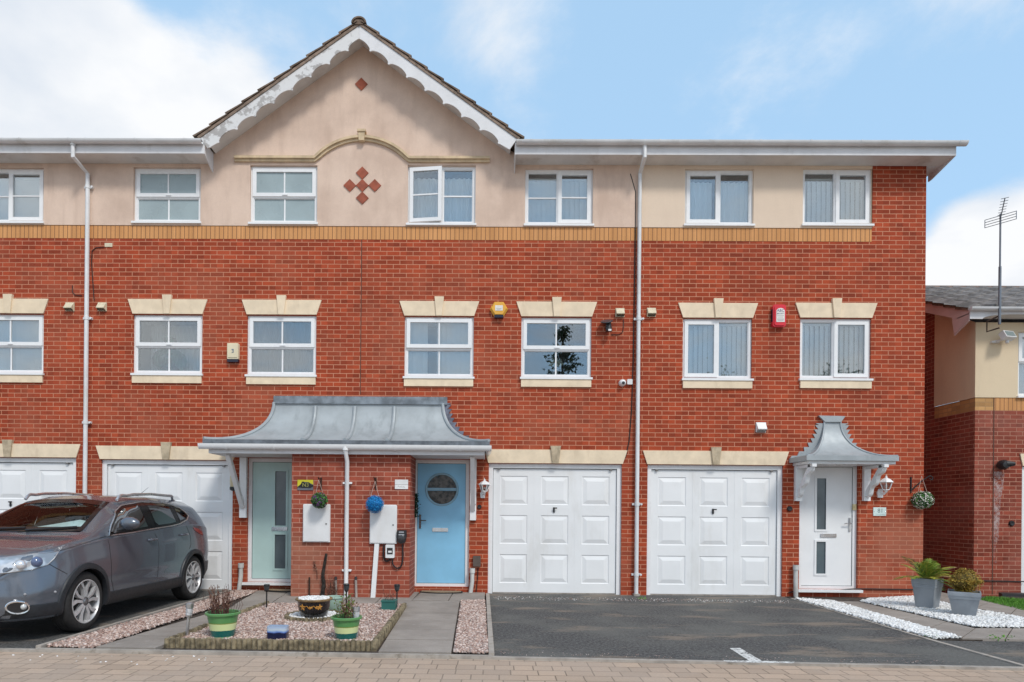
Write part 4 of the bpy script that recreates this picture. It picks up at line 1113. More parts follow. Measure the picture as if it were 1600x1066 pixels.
for k in range(nc):
    ya = ey-.06+(RD+.06)*k/nc; yb_ = ey-.06+(RD+.06)*(k+1)/nc+.03
    za, zb_ = z0+(ya-ey)*RPT, z0+(yb_-ey)*RPT
    # each course is a corrugated strip of interlocking tiles
    x = xv-.06; rows = [[], [], []]
    N = int((7.2)/.04)
    for i in range(N+1):
        xx = xv-.06+.04*i; hgt = .07*max(0, math.sin(2*PI*(xx/.30)))+.004
        rows[0].append((xx, ya, za+.0)); rows[1].append((xx, ya-.002, za+.026+hgt)); rows[2].append((xx, yb_, zb_+.004+hgt))
    rfm.grid(rows)
rfm.prism([(ey+RD, z0+RD*RPT), (7.7, hz_top-.1), (7.7, hz_top-.15), (ey+RD, z0+RD*RPT-.05)], xv-.06, xh+7.1, 'x')
put('roof', rfm, mk('dark_pantile', (.24, .225, .215), .85, var=.2, scale=4, bump=.4, bscale=60, spec=.2), dh, 30)
rdm = MB(); x = xv-.07
while x < xh+7:
    rdm.prism([(ey+RD+.11*math.cos(t), z0+RD*RPT-.005+.085*math.sin(t)) for t in [PI*j/8 for j in range(9)]], x, x+.44, 'x'); x += .45
put('ridge_tile', rdm, mk("brown_ridge_tile", (.21, .15, .125), .85, var=.15), dh, 30)
rm_ = MB(); n = 12
for k in range(n):
    a_, b_ = k*RD/n, (k+1)*RD/n+.01
    rm_.prism([(ey+a_, bz(ey+a_)+.004), (ey+b_, bz(ey+b_)-.02), (ey+b_, bz(ey+b_)+.03), (ey+a_, bz(ey+a_)+.05)], xv-.03, xv+.05, 'x')
put('verge_mortar', rm_, tile_g, dh, 20)
w = dict(R=uw, r=(1590, 1, 2, 2), st='T', fill='blind'); YF_keep = YF
YF = YH+.03; RV_keep = RV; RV = YH+.11
def far_window():
    x0, x1, z0, z1 = uw; y = YF; F = .05
    wn_ = put('window', MB().ring(x0, x1, z0, z1, F, y, y+.07).box(x0+F, x1-F, y, y+.07, (z0+z1)/2+.02, (z0+z1)/2+.08), upvc, dh)
    put('sash', MB().ring(x0+.03, x1-.03, (z0+z1)/2+.05, z1-.03, .06, y-.02, y+.02), upvc, wn_)
    put('sill', MB().box(x0-.02, x1+.02, y-.08, y+.05, z0-.035, z0-.001), upvc, wn_)
    put('pane', MB().box(x0+F, x1-F, y+.03, y+.034, z0+F, z1-F), glass, wn_)
    rows = [[(x0+.02+(x1-x0-.04)*k/60, y+.12+.016*math.sin(k*1.2), z) for k in range(61)] for z in (z0, z1)]
    put('curtain', MB().grid(rows), slat_m, wn_)
far_window()
gdo = put('garage_door', MB().box(gd[0]+.08, gd[1]-.08, YH+.06, YH+.09, 0, gd[3]-.08), garage_m, dh)
put('frame', MB().box(gd[0], gd[0]+.075, YH+.03, YH+.1, -.02, gd[3]).box(gd[1]-.075, gd[1], YH+.03, YH+.1, -.02, gd[3]).box(gd[0]+.075, gd[1]-.075, YH+.03, YH+.1, gd[3]-.075, gd[3]), upvc, gdo)
lz = gd[3]; put('lintel', MB().prism([(gd[0]-.0, lz+.01), (gd[1], lz+.01), (gd[1]+.08, lz+.23), (gd[0]-.05, lz+.23)], YH-.02, YH+.05), stone, dh)
YF, RV = YF_keep, RV_keep
# pale lime streak below the flue, a deposit with its own outline
lime = NT("lime_streak"); ln_ = lime.noise(lime.coord('Object', (1, 1, .8)), 7, 7, .7)
lb = lime.bsdf((.55, .42, .40), .9); la = lime.rng(ln_, .40, .62, 0, .75); lime.l(la, lb.inputs['Alpha'])
ls0, ls1 = P(1553, 737, YH), P(1565, 880, YH)
put('lime_streak', MB().add([(ls0.x, YH-.003, ls0.z), (P(1570, 737, YH).x, YH-.003, ls0.z), (P(1563, 760, YH).x, YH-.003, P(1563, 790, YH).z), (P(1558, 900, YH).x, YH-.003, ls1.z), (ls0.x+.01, YH-.003, ls1.z)], [(4, 3, 2, 1, 0)]), lime.m, dh)

# ------------------------------------------------------------------ fittings on the walls
def fl(px, py, y): p = P(px, py, y); return p.x, p.z
# bell boxes
x, z = fl(779.5, 484.5, 0)
t = thing('alarm_box', "yellow hexagonal alarm bell box on the brick between two first floor windows", 'alarm box', (x, 0, z))
yel = mk("amber_plastic", (.80, .42, .055), .45, var=.04)
hexp = [(x+.155*math.cos(PI/3*k), z+.145*math.sin(PI/3*k)) for k in range(6)]
hin = [(x+.125*math.cos(PI/3*k), z+.008+.118*math.sin(PI/3*k)) for k in range(6)]
b_ = MB().add([(a, -.001, c) for a, c in hexp]+[(a, -.04, c) for a, c in hexp]+[(a, -.075, c) for a, c in hin],
   [(k, (k+1) % 6, 6+(k+1) % 6, 6+k)[::-1] for k in range(6)]+[(6+k, 6+(k+1) % 6, 12+(k+1) % 6, 12+k)[::-1] for k in range(6)]+[(17, 16, 15, 14, 13, 12)])
put('cover', b_, yel, t, 20)
put('label', MB().box(x-.065, x+.065, -.079, -.0755, z-.035, z+.055), flat("white_label", (.78, .76, .72)), t)
put_text("ADT", (x, -.0795, z+.005), .05, flat("grey_ink", (.42, .40, .40)), t, .0004) if False else put('print', MB().box(x-.045, x+.045, -.0805, -.0791, z-.002, z+.006).box(x-.03, x+.03, -.0805, -.0791, z-.02, z-.014), flat("faded_ink", (.50, .48, .46)), t)
put('strobe', MB().prism([(x-.075, z-.15), (x+.075, z-.15), (x+.08, z-.105), (x-.08, z-.105)], -.075, -.001), mk("dark_blue_lens", (.015, .015, .035), .2), t)
x, z = fl(1215.5, 495, 0)
t = thing('alarm_box', "red alarm bell box with a white arched panel between two first floor windows", 'alarm box', (x, 0, z))
redp = mk("red_plastic", (.68, .022, .04), .35, var=.04)
def rrect(x0, x1, z0, z1, r, n=5):
    o = []
    for cx, cz, a0 in ((x1-r, z1-r, 0), (x0+r, z1-r, PI/2), (x0+r, z0+r, PI), (x1-r, z0+r, 1.5*PI)):
        o += [(cx+r*math.cos(a0+PI/2*k/n), cz+r*math.sin(a0+PI/2*k/n)) for k in range(n+1)]
    return o
put('cover', MB().prism(rrect(x-.115, x+.105, z-.19, z+.185, .04), -.07, -.001).prism(rrect(x-.095, x+.09, z-.17, z+.17, .04), -.085, -.0695), redp, t, 25)
put('strobe', MB().box(x-.122, x-.100, -.06, -.004, z-.10, z+.11), mk("dark_blue_lens", (.015, .015, .035), .2), t)
arch_p = [(x-.065, z-.115), (x+.075, z-.115), (x+.075, z+.07)]+[(x+.005+.07*math.cos(a), z+.07+.05*math.sin(a)) for a in [PI*k/10 for k in range(11)]]+[(x-.065, z+.07)]
put('panel', MB().prism(arch_p, -.090, -.0845), flat("white_label", (.78, .76, .72)), t, 20)
ink = flat("navy_ink", (.06, .07, .16))
put_text("ABC", (x+.005, -.0912, z+.075), .066, ink, t, .0006, 1.0)
put_text("SECURITY", (x+.005, -.0912, z+.025), .031, ink, t, .0006, .9)
put('print', MB().box(x-.05, x+.06, -.0915, -.0902, z-.012, z-.005).box(x-.04, x+.05, -.0915, -.0902, z-.038, z-.030).box(x-.05, x+.06, -.0915, -.0902, z-.075, z-.060).box(x-.045, x+.055, -.0915, -.0902, z-.098, z-.088), flat("grey_ink", (.42, .40, .40)), t)
x, z = fl(366, 552, 0)
t = thing('alarm_box', "cream alarm bell box with a dark foot between two first floor windows", 'alarm box', (x, 0, z))
put('cover', MB().prism(rrect(x-.095, x+.095, z-.115, z+.155, .012), -.07, -.001).box(x-.08, x+.08, -.08, -.069, z-.09, z+.135), mk("ivory_plastic", (.74, .66, .47), .45, var=.04), t)
put('strobe', MB().prism([(x-.09, z-.165), (x+.09, z-.165), (x+.095, z-.116), (x-.095, z-.116)], -.07, -.001), mk("dark_blue_lens", (.015, .015, .035), .2), t)
put('emblem', MB().box(x-.012, x+.022, -.084, -.0799, z+.03, z+.052).box(x+.006, x+.022, -.084, -.0799, z-.008, z+.03).box(x-.012, x+.006, -.084, -.0799, z-.012, z+.0), mk("grey_blue_ink", (.18, .22, .27), .5), t)
# extract vents
def vent(px, py, label, m, s=.075):
    x, z = fl(px, py, 0)
    t = thing('vent_cowl', label, 'vent', (x, 0, z), 'extract vents on the brick')
    put('back_plate', MB().box(x-s, x+s, -.018, -.001, z-s, z+s), m, t)
    put('hood', MB().add([(x-s*.9, -.018, z+s*.9), (x+s*.9, -.018, z+s*.9), (x+s*.9, -.085, z-s*.35), (x-s*.9, -.085, z-s*.35), (x-s*.9, -.018, z-s*.9), (x+s*.9, -.018, z-s*.9), (x-s*.9, -.085, z-s*.5), (x+s*.9, -.085, z-s*.5)],
        [(0, 3, 2, 1), (3, 6, 7, 2), (0, 4, 6, 3), (1, 2, 7, 5)]), m, t, 0)
    put('louvre', MB().box(x-s*.8, x+s*.8, -.06, -.018, z-s*.85, z-s*.78), mk("dull_dark", (.05, .045, .04), .7), t)
vent(110, 480, "cream vent cowl just left of the white downpipe on the left", cream_p); vent(160.5, 480, "cream vent cowl just right of the white downpipe on the left, with dark stain", cream_p)
vent(968.5, 489, "cream vent cowl above the black solar camera", cream_p); vent(1017.5, 488.5, "cream vent cowl on the end house just right of its downpipe", cream_p)
vent(1188.5, 668, "white vent cowl above the right-hand garage door", mk("white_plastic", (.76, .76, .76), .4, var=.05), .085)
x, z = fl(170, 383, 0); solo('vent_plate', MB().box(x-.065, x+.065, -.012, -.001, z-.035, z+.03), cream_p, "small cream vent plate high on the brick beside the left downpipe", 'vent')
def cable(name, pts, r, label, m=blackm):
    solo(name, MB().tube(pts, r, 6), m, label, 'cable')
q = [P(147, 470, -.012), P(143, 410, -.012), P(144, 392, -.012), P(150, 387, -.012), P(163, 386, -.012)]
cable('cable', q, .007, "thin black cable running from the small vent plate down behind the left downpipe")
q = [P(113, 446, -.012), P(113, 456, -.012), P(117, 461, -.012), P(128, 462, -.012)]; cable('cable', q, .006, "short hooked black cable above the left vent cowl")
q = [P(985, 272, -.012), P(993, 300, -.012)]+[P(992-(py-400)*.016, py, -.012) for py in (400, 470, 560)]+[P(987, 640, -.012), P(983, 690, -.012), P(978, 712, -.012), P(973, 722, -.012)]
cable('cable', q, .0085, "long black cable beside the middle downpipe ending at the garage lintel")
# solar camera and the white dome camera
x, z = fl(948, 512, 0)
t = thing('security_camera', "black security camera with a round solar panel on top", 'camera', (x, 0, z))
put('mount', MB().tube([(x+.0, -.002, z-.01), (x+.0, -.07, z-.01)], .03, 10), black, t)
put('body', MB().tube([(x+.01, -.09, z+.06), (x+.02, -.10, z-.09)], [.045, .055], 14), black, t)
m_ = MB().lathe([(.001, .0), (.10, .0), (.105, .008), (.10, .016), (.001, .016)], (0, 0, 0), 24)
mt_ = Matrix.Translation((x-.02, -.10, z+.07)) @ Matrix.Rotation(R(28), 4, 'X') @ Matrix.Rotation(R(-8), 4, 'Y')
m_.v = [tuple(mt_ @ Vector(v)) for v in m_.v]; put('solar_panel', m_, mk("solar_cell", (.05, .055, .065), .2), t)
put('lens', MB().box(x+.0, x+.05, -.165, -.145, z-.10, z-.07), mk("white_plastic", (.76, .76, .76), .4), t)
cable('cable', [P(955, 523, -.012), P(967, 523, -.012), P(973, 519, -.012), P(974.5, 508, -.012), P(974, 499, -.012)], .006, "thin cable with white clips looping from the solar camera to the vent cowl")
x, z = fl(972, 599, 0)
t = thing('security_camera', "white dome security camera with a dark lens beside the downpipe", 'camera', (x, 0, z)); wp = mk("white_plastic", (.76, .76, .76), .4)
put('body', MB().lathe([(.06, -.001), (.06, -.03), (.055, -.06), (.04, -.085), (.02, -.095), (.001, -.098)], (x, 0, z), 20, 'y', False), wp, t)
put('lens', MB().lathe([(.022, -.09), (.026, -.103), (.001, -.106)], (x+.002, 0, z-.012), 14, 'y', False), black, t)
x, z = fl(983.5, 597.5, 0); solo('junction_box', MB().prism(rrect(x-.045, x+.042, z-.045, z+.045, .012), -.05, -.001), wp, "small white junction box between dome camera and downpipe", 'junction box')
# wall lanterns
def lantern(px, py, y, label, s=1., lm=upvc):
    x, z = fl(px, py, y-.12)
    t = thing('wall_lantern', label, 'lantern', (x, y, z), 'lanterns on the front walls')
    yc = y-.13
    put('bracket', MB().prism([(x-.04*s-.03, z-.20*s), (x+.04*s-.03, z-.20*s), (x+.05*s-.03, z-.11*s), (x+.02*s-.03, z-.05*s), (x-.02*s-.03, z-.05*s), (x-.05*s-.03, z-.11*s)], y-.03, y-.001).tube([(x-.02, y-.02, z-.12*s), (x, y-.08, z-.14*s), (x, yc, z-.10*s)], .016*s, 8), lm, t)
    put('cap', MB().lathe([(.118*s, .055*s), (.112*s, .066*s), (.07*s, .105*s), (.03*s, .125*s), (.016*s, .14*s), (.02*s, .15*s), (.006*s, .165*s), (.001, .19*s)], (x, yc, z), 6), lm, t, 20)
    put('base', MB().lathe([(.001, -.125*s), (.018*s, -.11*s), (.03*s, -.085*s), (.058*s, -.075*s), (.058*s, -.062*s), (.001, -.06*s)], (x, yc, z), 6), lm, t, 20)
    cg = MB()
    for k in range(6):
        a = PI/3*k; cg.tube([(x+.056*s*math.cos(a), yc+.056*s*math.sin(a), z-.062*s), (x+.098*s*math.cos(a), yc+.098*s*math.sin(a), z+.056*s)], .008*s, 5)
    put('cage', cg, lm, t)
    put('glass', MB().lathe([(.052*s, -.06*s), (.092*s, .054*s)], (x, yc, z), 6, cap=False), glass_cam, t, 0)
    put('bulb', MB().ball((x, yc, z-.01*s), .024*s, 10, 6), mk("opal_bulb", (.75, .74, .70), .3), t)
lantern(757, 762, 0, "white coach lantern beside the blue door's garage", .88); lantern(1384, 759, 0, "white coach lantern to the right of the white front door")
x, z = fl(368, 752, 0); t = thing('wall_lamp', "small cream and black wall lamp behind the left canopy strut", 'lamp', (x, 0, z))
put('shade', MB().lathe([(.055, -.10), (.062, .0), (.055, .10)], (x, -.08, z), 14), mk("cream_glass_shade", (.70, .58, .36), .4), t)
put('base', MB().lathe([(.03, -.17), (.062, -.15), (.064, -.10), (.03, -.1)], (x, -.08, z), 14).box(x-.03, x+.03, -.08, -.001, z-.14, z-.10), black, t)
# round vents and bells
def disc(name, px, py, y, r, label, cat, m=black, d=.03):
    x, z = fl(px, py, y); solo(name, MB().lathe([(r, y-.001), (r, y-d*.6), (r*.8, y-d), (r*.3, y-d), (.001, y-d*.8)], (x, 0, z), 16, 'y', False), m, label, cat)
disc('wall_vent', 1233.5, 795, 0, .045, "round black vent cap left of the white front door", 'vent'); disc('wall_vent', 749, 792, 0, .038, "small round black fitting below the lantern near the blue door", 'vent'); disc('wall_vent', 376, 785, 0, .036, "small round dark fitting behind the left canopy post", 'vent')
disc('wall_vent', 1601-21, 818, YH, .05, "round black vent cap low on the far house wall", 'vent')
x, z = fl(1561, 727, YH); solo('flue_cowl', MB().lathe([(.05, YH-.001), (.085, YH-.05), (.09, YH-.12), (.06, YH-.17), (.001, YH-.18)], (x, 0, z), 16, 'y', False).tube([(x+.02, YH-.12, z+.01), (x+.15, YH-.16, z+.015)], [.07, .035], 10), black, "black boiler flue cowl on the far house wall above a pale streak", 'flue')
x, z = fl(1334.5, 792.5, .05); solo('doorbell', MB().box(x-.03, x+.03, .03, .054, z-.05, z+.05).box(x-.012, x+.012, .022, .031, z-.012, z+.012), mk("brass_plate", (.62, .52, .30), .35, metal=.5), "small brass bell push on the white door frame", 'doorbell')
x, z = fl(741, 788.5, -.07); solo('doorbell', MB().lathe([(.022, -.066), (.022, -.085), (.001, -.088)], (x, 0, z), 14, 'y', False), black, "small black bell push on the white canopy post by the blue door", 'doorbell')
# house signs
x, z = fl(477.5, 758, YPF); t = thing('house_sign', "yellow and grey slate house number plate by the teal door", 'sign', (x, YPF, z)); w_, h_ = .125, .082
put('plate', MB().box(x-w_, x+w_, YPF-.014, YPF-.001, z-h_, z+h_), mk("slate_grey", (.13, .14, .17), .5, var=.1), t)
put('yellow_field', MB().prism([(x-w_, z+h_), (x-w_, z-.03), (x-.07, z+.015), (x-.03, z+.05), (x+.05, z+.045), (x+w_, z+.005), (x+w_, z+h_)], YPF-.0175, YPF-.0142), mk("acid_yellow", (.62, .55, .02), .45), t)
put('motif', MB().prism([(x-w_, z-.035), (x-.07, z+.012), (x-.055, z+.05), (x-.03, z+.055), (x-.01, z+.035), (x+.06, z+.042), (x+.09, z+.01), (x+w_, z+.0), (x+w_, z-.02), (x+.08, z-.045), (x-.06, z-.045)], YPF-.021, YPF-.0178), blackm, t)
put_text("N3", (x+.005, YPF-.0216, z-.002), .085, mk("sign_gold", (.34, .33, .08), .5), t, .0006)
x, z = fl(627.5, 757, YPF); t = thing('house_sign', "plain white two part name plate by the blue door", 'sign', (x, YPF, z))
put('plate', MB().box(x-.105, x+.105, YPF-.014, YPF-.001, z-.002, z+.075).box(x-.105, x+.105, YPF-.014, YPF-.001, z-.075, z-.006), mk("sign_white", (.76, .76, .75), .35), t)
pm = MB()
for a, b, c, d in ((-.06, -.03, -.045, -.022), (-.025, -.012, -.045, -.03), (-.004, .012, -.05, -.025), (.022, .034, -.045, -.028), (.04, .05, -.05, -.032)): pm.tube([(x+a, YPF-.0145, z+c), ((x+a+x+b)/2, YPF-.0145, z+d), (x+b, YPF-.0145, z+c)], .003, 5)
put('print', pm, flat("grey_ink", (.42, .40, .40)), t)
x, z = fl(1374, 799.5, 0); t = thing('house_sign', "pale green number plate reading 81 under the right lantern", 'sign', (x, 0, z))
put('plate', MB().box(x-.108, x+.108, -.012, -.001, z-.072, z+.072), mk("pale_mint", (.62, .74, .72), .25), t)
put_text("81", (x+.01, -.0126, z+.012), .10, mk("sign_grey_green", (.13, .19, .19), .5), t, .0006)
put('print', MB().box(x-.075, x+.085, -.0135, -.0122, z-.052, z-.042), mk("sign_faint", (.45, .58, .57), .5), t)
put('screw', MB().ball((x-.09, -.013, z), .006, 8, 5).ball((x+.092, -.013, z), .006, 8, 5), chrome, t)
# meter boxes, charger and their pipes
def meter(pxa, pya, pxb, pyb, label):
    a, b = P(pxa, pyb, YPF-.05), P(pxb, pya, YPF-.05); x0, x1, z0, z1 = a.x, b.x, a.z, b.z
    t = thing('meter_box', label, 'meter box', ((x0+x1)/2, YPF, z0))
    mm = mk("meter_white", (.76, .765, .77), .45, var=.03, dirt=(.6, .57, .5), dirt_amt=.2)
    put('case', MB().prism([(x0, z0), (x1, z0), (x1, z1-.02), (x1-.01, z1), (x0+.01, z1), (x0, z1-.02)], YPF-.045, YPF-.001), mm, t)
    put('door', MB().prism(rrect(x0+.012, x1-.012, z0+.014, z1-.014, .015), YPF-.056, YPF-.044), mm, t)
    put('lock', MB().lathe([(.013, YPF-.056), (.013, YPF-.062), (.001, YPF-.063)], (x1-.055, 0, (z0+z1)/2-.01), 10, 'y', False), mk("dull_steel", (.25, .24, .23), .5), t)
    return x0, x1, z0, z1
meter(473, 788, 515.5, 847, "white meter box below the purple flower ball"); mx = meter(577.5, 789, 620, 849.5, "white meter box behind the blue ball")
a, b = P(589, 850, YPF-.03), P(582.5, 945, YPF-.03)
solo('conduit', MB().prism([(a.x-.036, mx[2]-.002), (a.x+.036, mx[2]-.002), (b.x+.036, .0), (b.x-.036, .0)], YPF-.045, YPF-.001), upvc, "slanting white conduit from the meter box down to the ground", 'conduit')
x, z = fl(627.5, 838, YPF-.08); t = thing('car_charger', "rounded black electric car charger to the right of the meter box", 'charger', (x, YPF, z))
bo = [(x-.07, z+.095), (x+.07, z+.095), (x+.075, z+.0), (x+.06, z-.085), (x+.025, z-.115), (x-.025, z-.115), (x-.06, z-.085), (x-.075, z)]
put('body', MB().prism(bo, YPF-.10, YPF-.001), black, t, 50)
put('socket', MB().lathe([(.055, YPF-.1), (.055, YPF-.112), (.045, YPF-.118), (.001, YPF-.118)], (x, 0, z-.035), 18, 'y', False), mk("charcoal_plastic", (.04, .04, .043), .3), t)
put('display', MB().box(x-.045, x+.045, YPF-.104, YPF-.0995, z+.015, z+.035).box(x-.04, x+.04, YPF-.104, YPF-.0995, z+.055, z+.075), mk("display_print", (.35, .37, .40), .4), t)
x2, z2 = fl(609.5, 861.5, YPF-.06); t = thing('isolator_box', "small white switch box with a dark window under the meter box", 'switch box', (x2, YPF, z2))
put('case', MB().prism(rrect(x2-.07, x2+.07, z2-.105, z2+.105, .012), YPF-.08, YPF-.001), mk("meter_white", (.76, .765, .77), .45), t)
put('window', MB().box(x2-.045, x2+.045, YPF-.086, YPF-.0805, z2-.045, z2+.055), mk("smoked_plastic", (.035, .035, .035), .2), t)
put('switch', MB().box(x2-.025, x2+.03, YPF-.092, YPF-.0865, z2-.02, z2+.01), wp, t)
pc = lambda px, py: tuple(P(px, py, YPF-.03))
def smooth(pts, n=6):
    pts = [Vector(p) for p in pts]; o = []
    for i in range(len(pts)-1):
        p0, p1, p2, p3 = pts[max(i-1, 0)], pts[i], pts[i+1], pts[min(i+2, len(pts)-1)]
        for k in range(n):
            u = k/n; o.append(.5*((2*p1)+(p2-p0)*u+(2*p0-5*p1+4*p2-p3)*u*u+(3*p1-p0-3*p2+p3)*u**3))
    return o+[pts[-1]]
cable('cable', smooth([pc(600, 851), pc(599, 868), pc(603, 877), pc(610, 874)]), .013, "thick black cable from the meter box looping into the switch box", black)
cable('cable', smooth([pc(613, 873), pc(614, 882), pc(620, 888), pc(627, 884), pc(629.5, 870), pc(629, 851)]), .012, "black cable looping from the switch box up to the car charger", black)
# hanging balls on iron brackets
def leaf_cloud(pts, size, mats, rnd=.5, nrm=None):
    """small bent leaf quads at given points; mats chosen at random"""
    n = len(pts); pts = np.asarray(pts); V = []; Fc = []; MI = []
    for i in range(n):
        d = rng.normal(size=3); d /= np.linalg.norm(d)+1e-9
        if nrm is not None: d = nrm[i]+d*rnd; d /= np.linalg.norm(d)+1e-9
        u = np.cross(d, rng.normal(size=3)); u /= np.linalg.norm(u)+1e-9; w = np.cross(d, u); s = size*rng.uniform(.6, 1.3)
        p = pts[i]; o = len(V)
        V += [p-u*s*.5, p+w*s*.28+d*s*.1, p+u*s*.5, p-w*s*.28+d*s*.1]; Fc.append((o, o+1, o+2, o+3)); MI.append(int(rng.integers(0, len(mats))))
    return V, Fc, MI
def leaf_mesh(name, pts, size, mats, rnd=.5, nrm=None):
    V, Fc, MI = leaf_cloud(pts, size, mats, rnd, nrm)
    me = bpy.data.meshes.new(name); me.from_pydata([tuple(v) for v in V], [], Fc)
    for m in mats: me.materials.append(m)
    me.polygons.foreach_set('material_index', MI); me.update(); return me
def leafm(name, col, rough=.55): return mk(name, col, rough, var=.18, scale=30, spec=.3)
def sphere_pts(c, r, n, jit=.12, zs=1.):
    d = rng.normal(size=(n, 3)); d /= np.linalg.norm(d, axis=1)[:, None]
    rr = r*(1-jit*rng.random((n, 1))*1.0); return np.array(c)+d*rr*np.array([1, 1, zs]), d
def iron_bracket(px, py, y, label, reach=.16, style=0):
    x, z = fl(px, py, y)
    m = MB().box(x-.012, x+.012, y-.012, y-.001, z-.13, z+.07)
    if style == 0: m.tube(smooth([(x, y-.01, z-.1), (x, y-.06, z-.02), (x, y-reach, z+.04), (x, y-reach-.03, z+.07)]), .008, 6).tube([(x, y-.01, z+.05), (x, y-reach, z+.05)], .008, 6)
    else: m.tube(smooth([(x, y-.01, z-.16), (x+.14, y-.05, z-.01), (x+.26, y-.09, z+.09)]), .010, 6).tube([(x, y-.01, z+.07), (x, y-.012, z-.2)], .010, 6).tube(smooth([(x+.26, y-.09, z+.09), (x+.30, y-.1, z+.06), (x+.285, y-.1, z+.02), (x+.25, y-.09, z+.05)]), .008, 6)
    solo('plant_bracket', m, blackm if style else mk("rusty_iron", (.05, .022, .013), .8, var=.3, scale=30), label, 'bracket')
    return x, z
def hang_ball(px, py, y, r, label, mats, n, size, strings, core, zs=1.):
    x, z = fl(px, py, y); c = (x, y, z)
    t = thing('flower_ball', label, 'hanging ball', c)
    put('core', MB().ball(c, r*.82, 14, 10, (1, 1, zs)), core, t)
    p, nn = sphere_pts(c, r, n, .22, zs); put('foliage', leaf_mesh('foliage', p, size, mats, .7, nn), None, t)
    sm_ = MB()
    for a in (-1, 1): sm_.tube([(x+a*r*.45, y, z+r*.8), strings], .0035, 5)
    put('hanger', sm_, mk("pale_cord", (.55, .40, .34), .8), t)
bx, bz_ = iron_bracket(502, 753, YPF, "dark iron plant bracket on the brick above the purple flower ball"); 
hang_ball(499, 782, YPF-.2, .128, "hanging artificial ball of purple flowers and green leaves by the teal door", [leafm("leaf_green", (.10, .26, .055)), leafm("leaf_dark", (.035, .10, .03)), leafm("flower_purple", (.16, .055, .20)), leafm("leaf_mid", (.06, .16, .05))], 700, .038, (P(498, 750, YPF-.18).x, YPF-.18, P(498, 750, YPF-.18).z), leafm("leaf_dark", (.035, .10, .03)))
iron_bracket(587.5, 753, YPF, "rusty iron plant bracket on the brick above the blue ball")
hang_ball(585.5, 788, YPF-.2, .145, "bright blue artificial flower ball hanging by the meter box", [leafm("petal_blue", (.010, .26, .62)), leafm("petal_blue_light", (.03, .36, .74)), leafm("petal_blue_deep", (.006, .16, .45))], 2600, .017, (P(586, 752, YPF-.18).x, YPF-.18, P(586, 752, YPF-.18).z), leafm("petal_blue_deep", (.005, .10, .40)))
iron_bracket(1423, 752, 0, "black iron scroll bracket on the corner of the end house", style=1)
hang_ball(1441.5, 781.5, -.1, .165, "hanging topiary ball of white flowers at the corner of the end house", [leafm("leaf_mid", (.06, .16, .05)), leafm("leaf_dark", (.035, .10, .03)), leafm("petal_white", (.74, .70, .64)), leafm("leaf_green", (.10, .26, .055)), leafm("petal_white", (.74, .70, .64))], 1100, .034, (P(1440, 744, -.09).x, -.09, P(1440, 744, -.09).z), leafm("leaf_dark", (.035, .10, .03)), .92)
# artificial foliage hung by the blue door
x, z = fl(648.5, 790, -.02); pts = np.stack([x+rng.normal(0, .028, 900), -.07+rng.normal(0, .025, 900), z+rng.uniform(-.2, .2, 900)], -1)
t = thing('hanging_foliage', "narrow dark green artificial foliage hung beside the blue door", 'artificial plant', (x, -.02, z-.2))
put('foliage', leaf_mesh('foliage', pts, .035, [leafm("leaf_deep", (.012, .045, .025)), leafm("leaf_dark2", (.02, .07, .04))]), None, t); put('stem', MB().tube([(x, -.05, z-.2), (x, -.05, z+.2)], .012, 6), blackm, t)
q = [P(648, 735, -.01), P(647.5, 770, -.01), P(647, 830, -.01), P(646.5, 900, -.01)]; cable('cable', q, .009, "black cable down the brick at the left side of the blue door")
x, z = fl(642.5, 890, -.05)
# pipe stubs and the brown box
def stub(px, pyt, pyb, label, lean=0):
    a, b = P(px, pyt, -.07), P(px-3, pyb, -.07); m = MB().tube([(a.x, -.07, a.z), (a.x-.0, -.07, (a.z+b.z)*.5), (b.x+lean, -.075, max(0, b.z-.02))], .036, 12).tube([(a.x, -.07, a.z), (a.x, -.07, a.z-.08)], .047, 12)
    solo('waste_pipe', m, mk("grey_white_pipe", (.60, .60, .58), .45, var=.08, dirt=(.3, .28, .24), dirt_amt=.5), label, 'pipe')
stub(376.5, 880, 921, "short pale waste pipe stub left of the teal door"); stub(738, 888, 928, "short grey waste pipe stub right of the blue door"); stub(1243.5, 883, 937, "short pale waste pipe stub left of the white door", .03)
x, z = fl(745, 877, -.04); solo('wall_box', MB().prism(rrect(x-.065, x+.065, z-.09, z+.09, .012), -.055, -.001), mk("brown_plastic", (.10, .075, .062), .5, var=.12), "small brown plastic wall box right of the blue door", 'wall box')
cable('cable', smooth([P(747, 888, -.02), P(746, 905, -.02), P(744, 926, -.02)]), .007, "thin black cable hanging under the brown wall box")
cable('cable', smooth([P(1232, 926, -.02), P(1255, 923, -.02), P(1290, 926, -.02), P(1330, 920.5, -.02), P(1400, 921, -.02), P(1443, 921.5, -.02)]), .010, "black cable along the brick plinth under the white front door")
cable('cable', [P(1523.5, 907.5, YH-.012), P(1562, 908, YH-.012), P(1602, 909, YH-.012)], .010, "black cable along the foot of the far house")
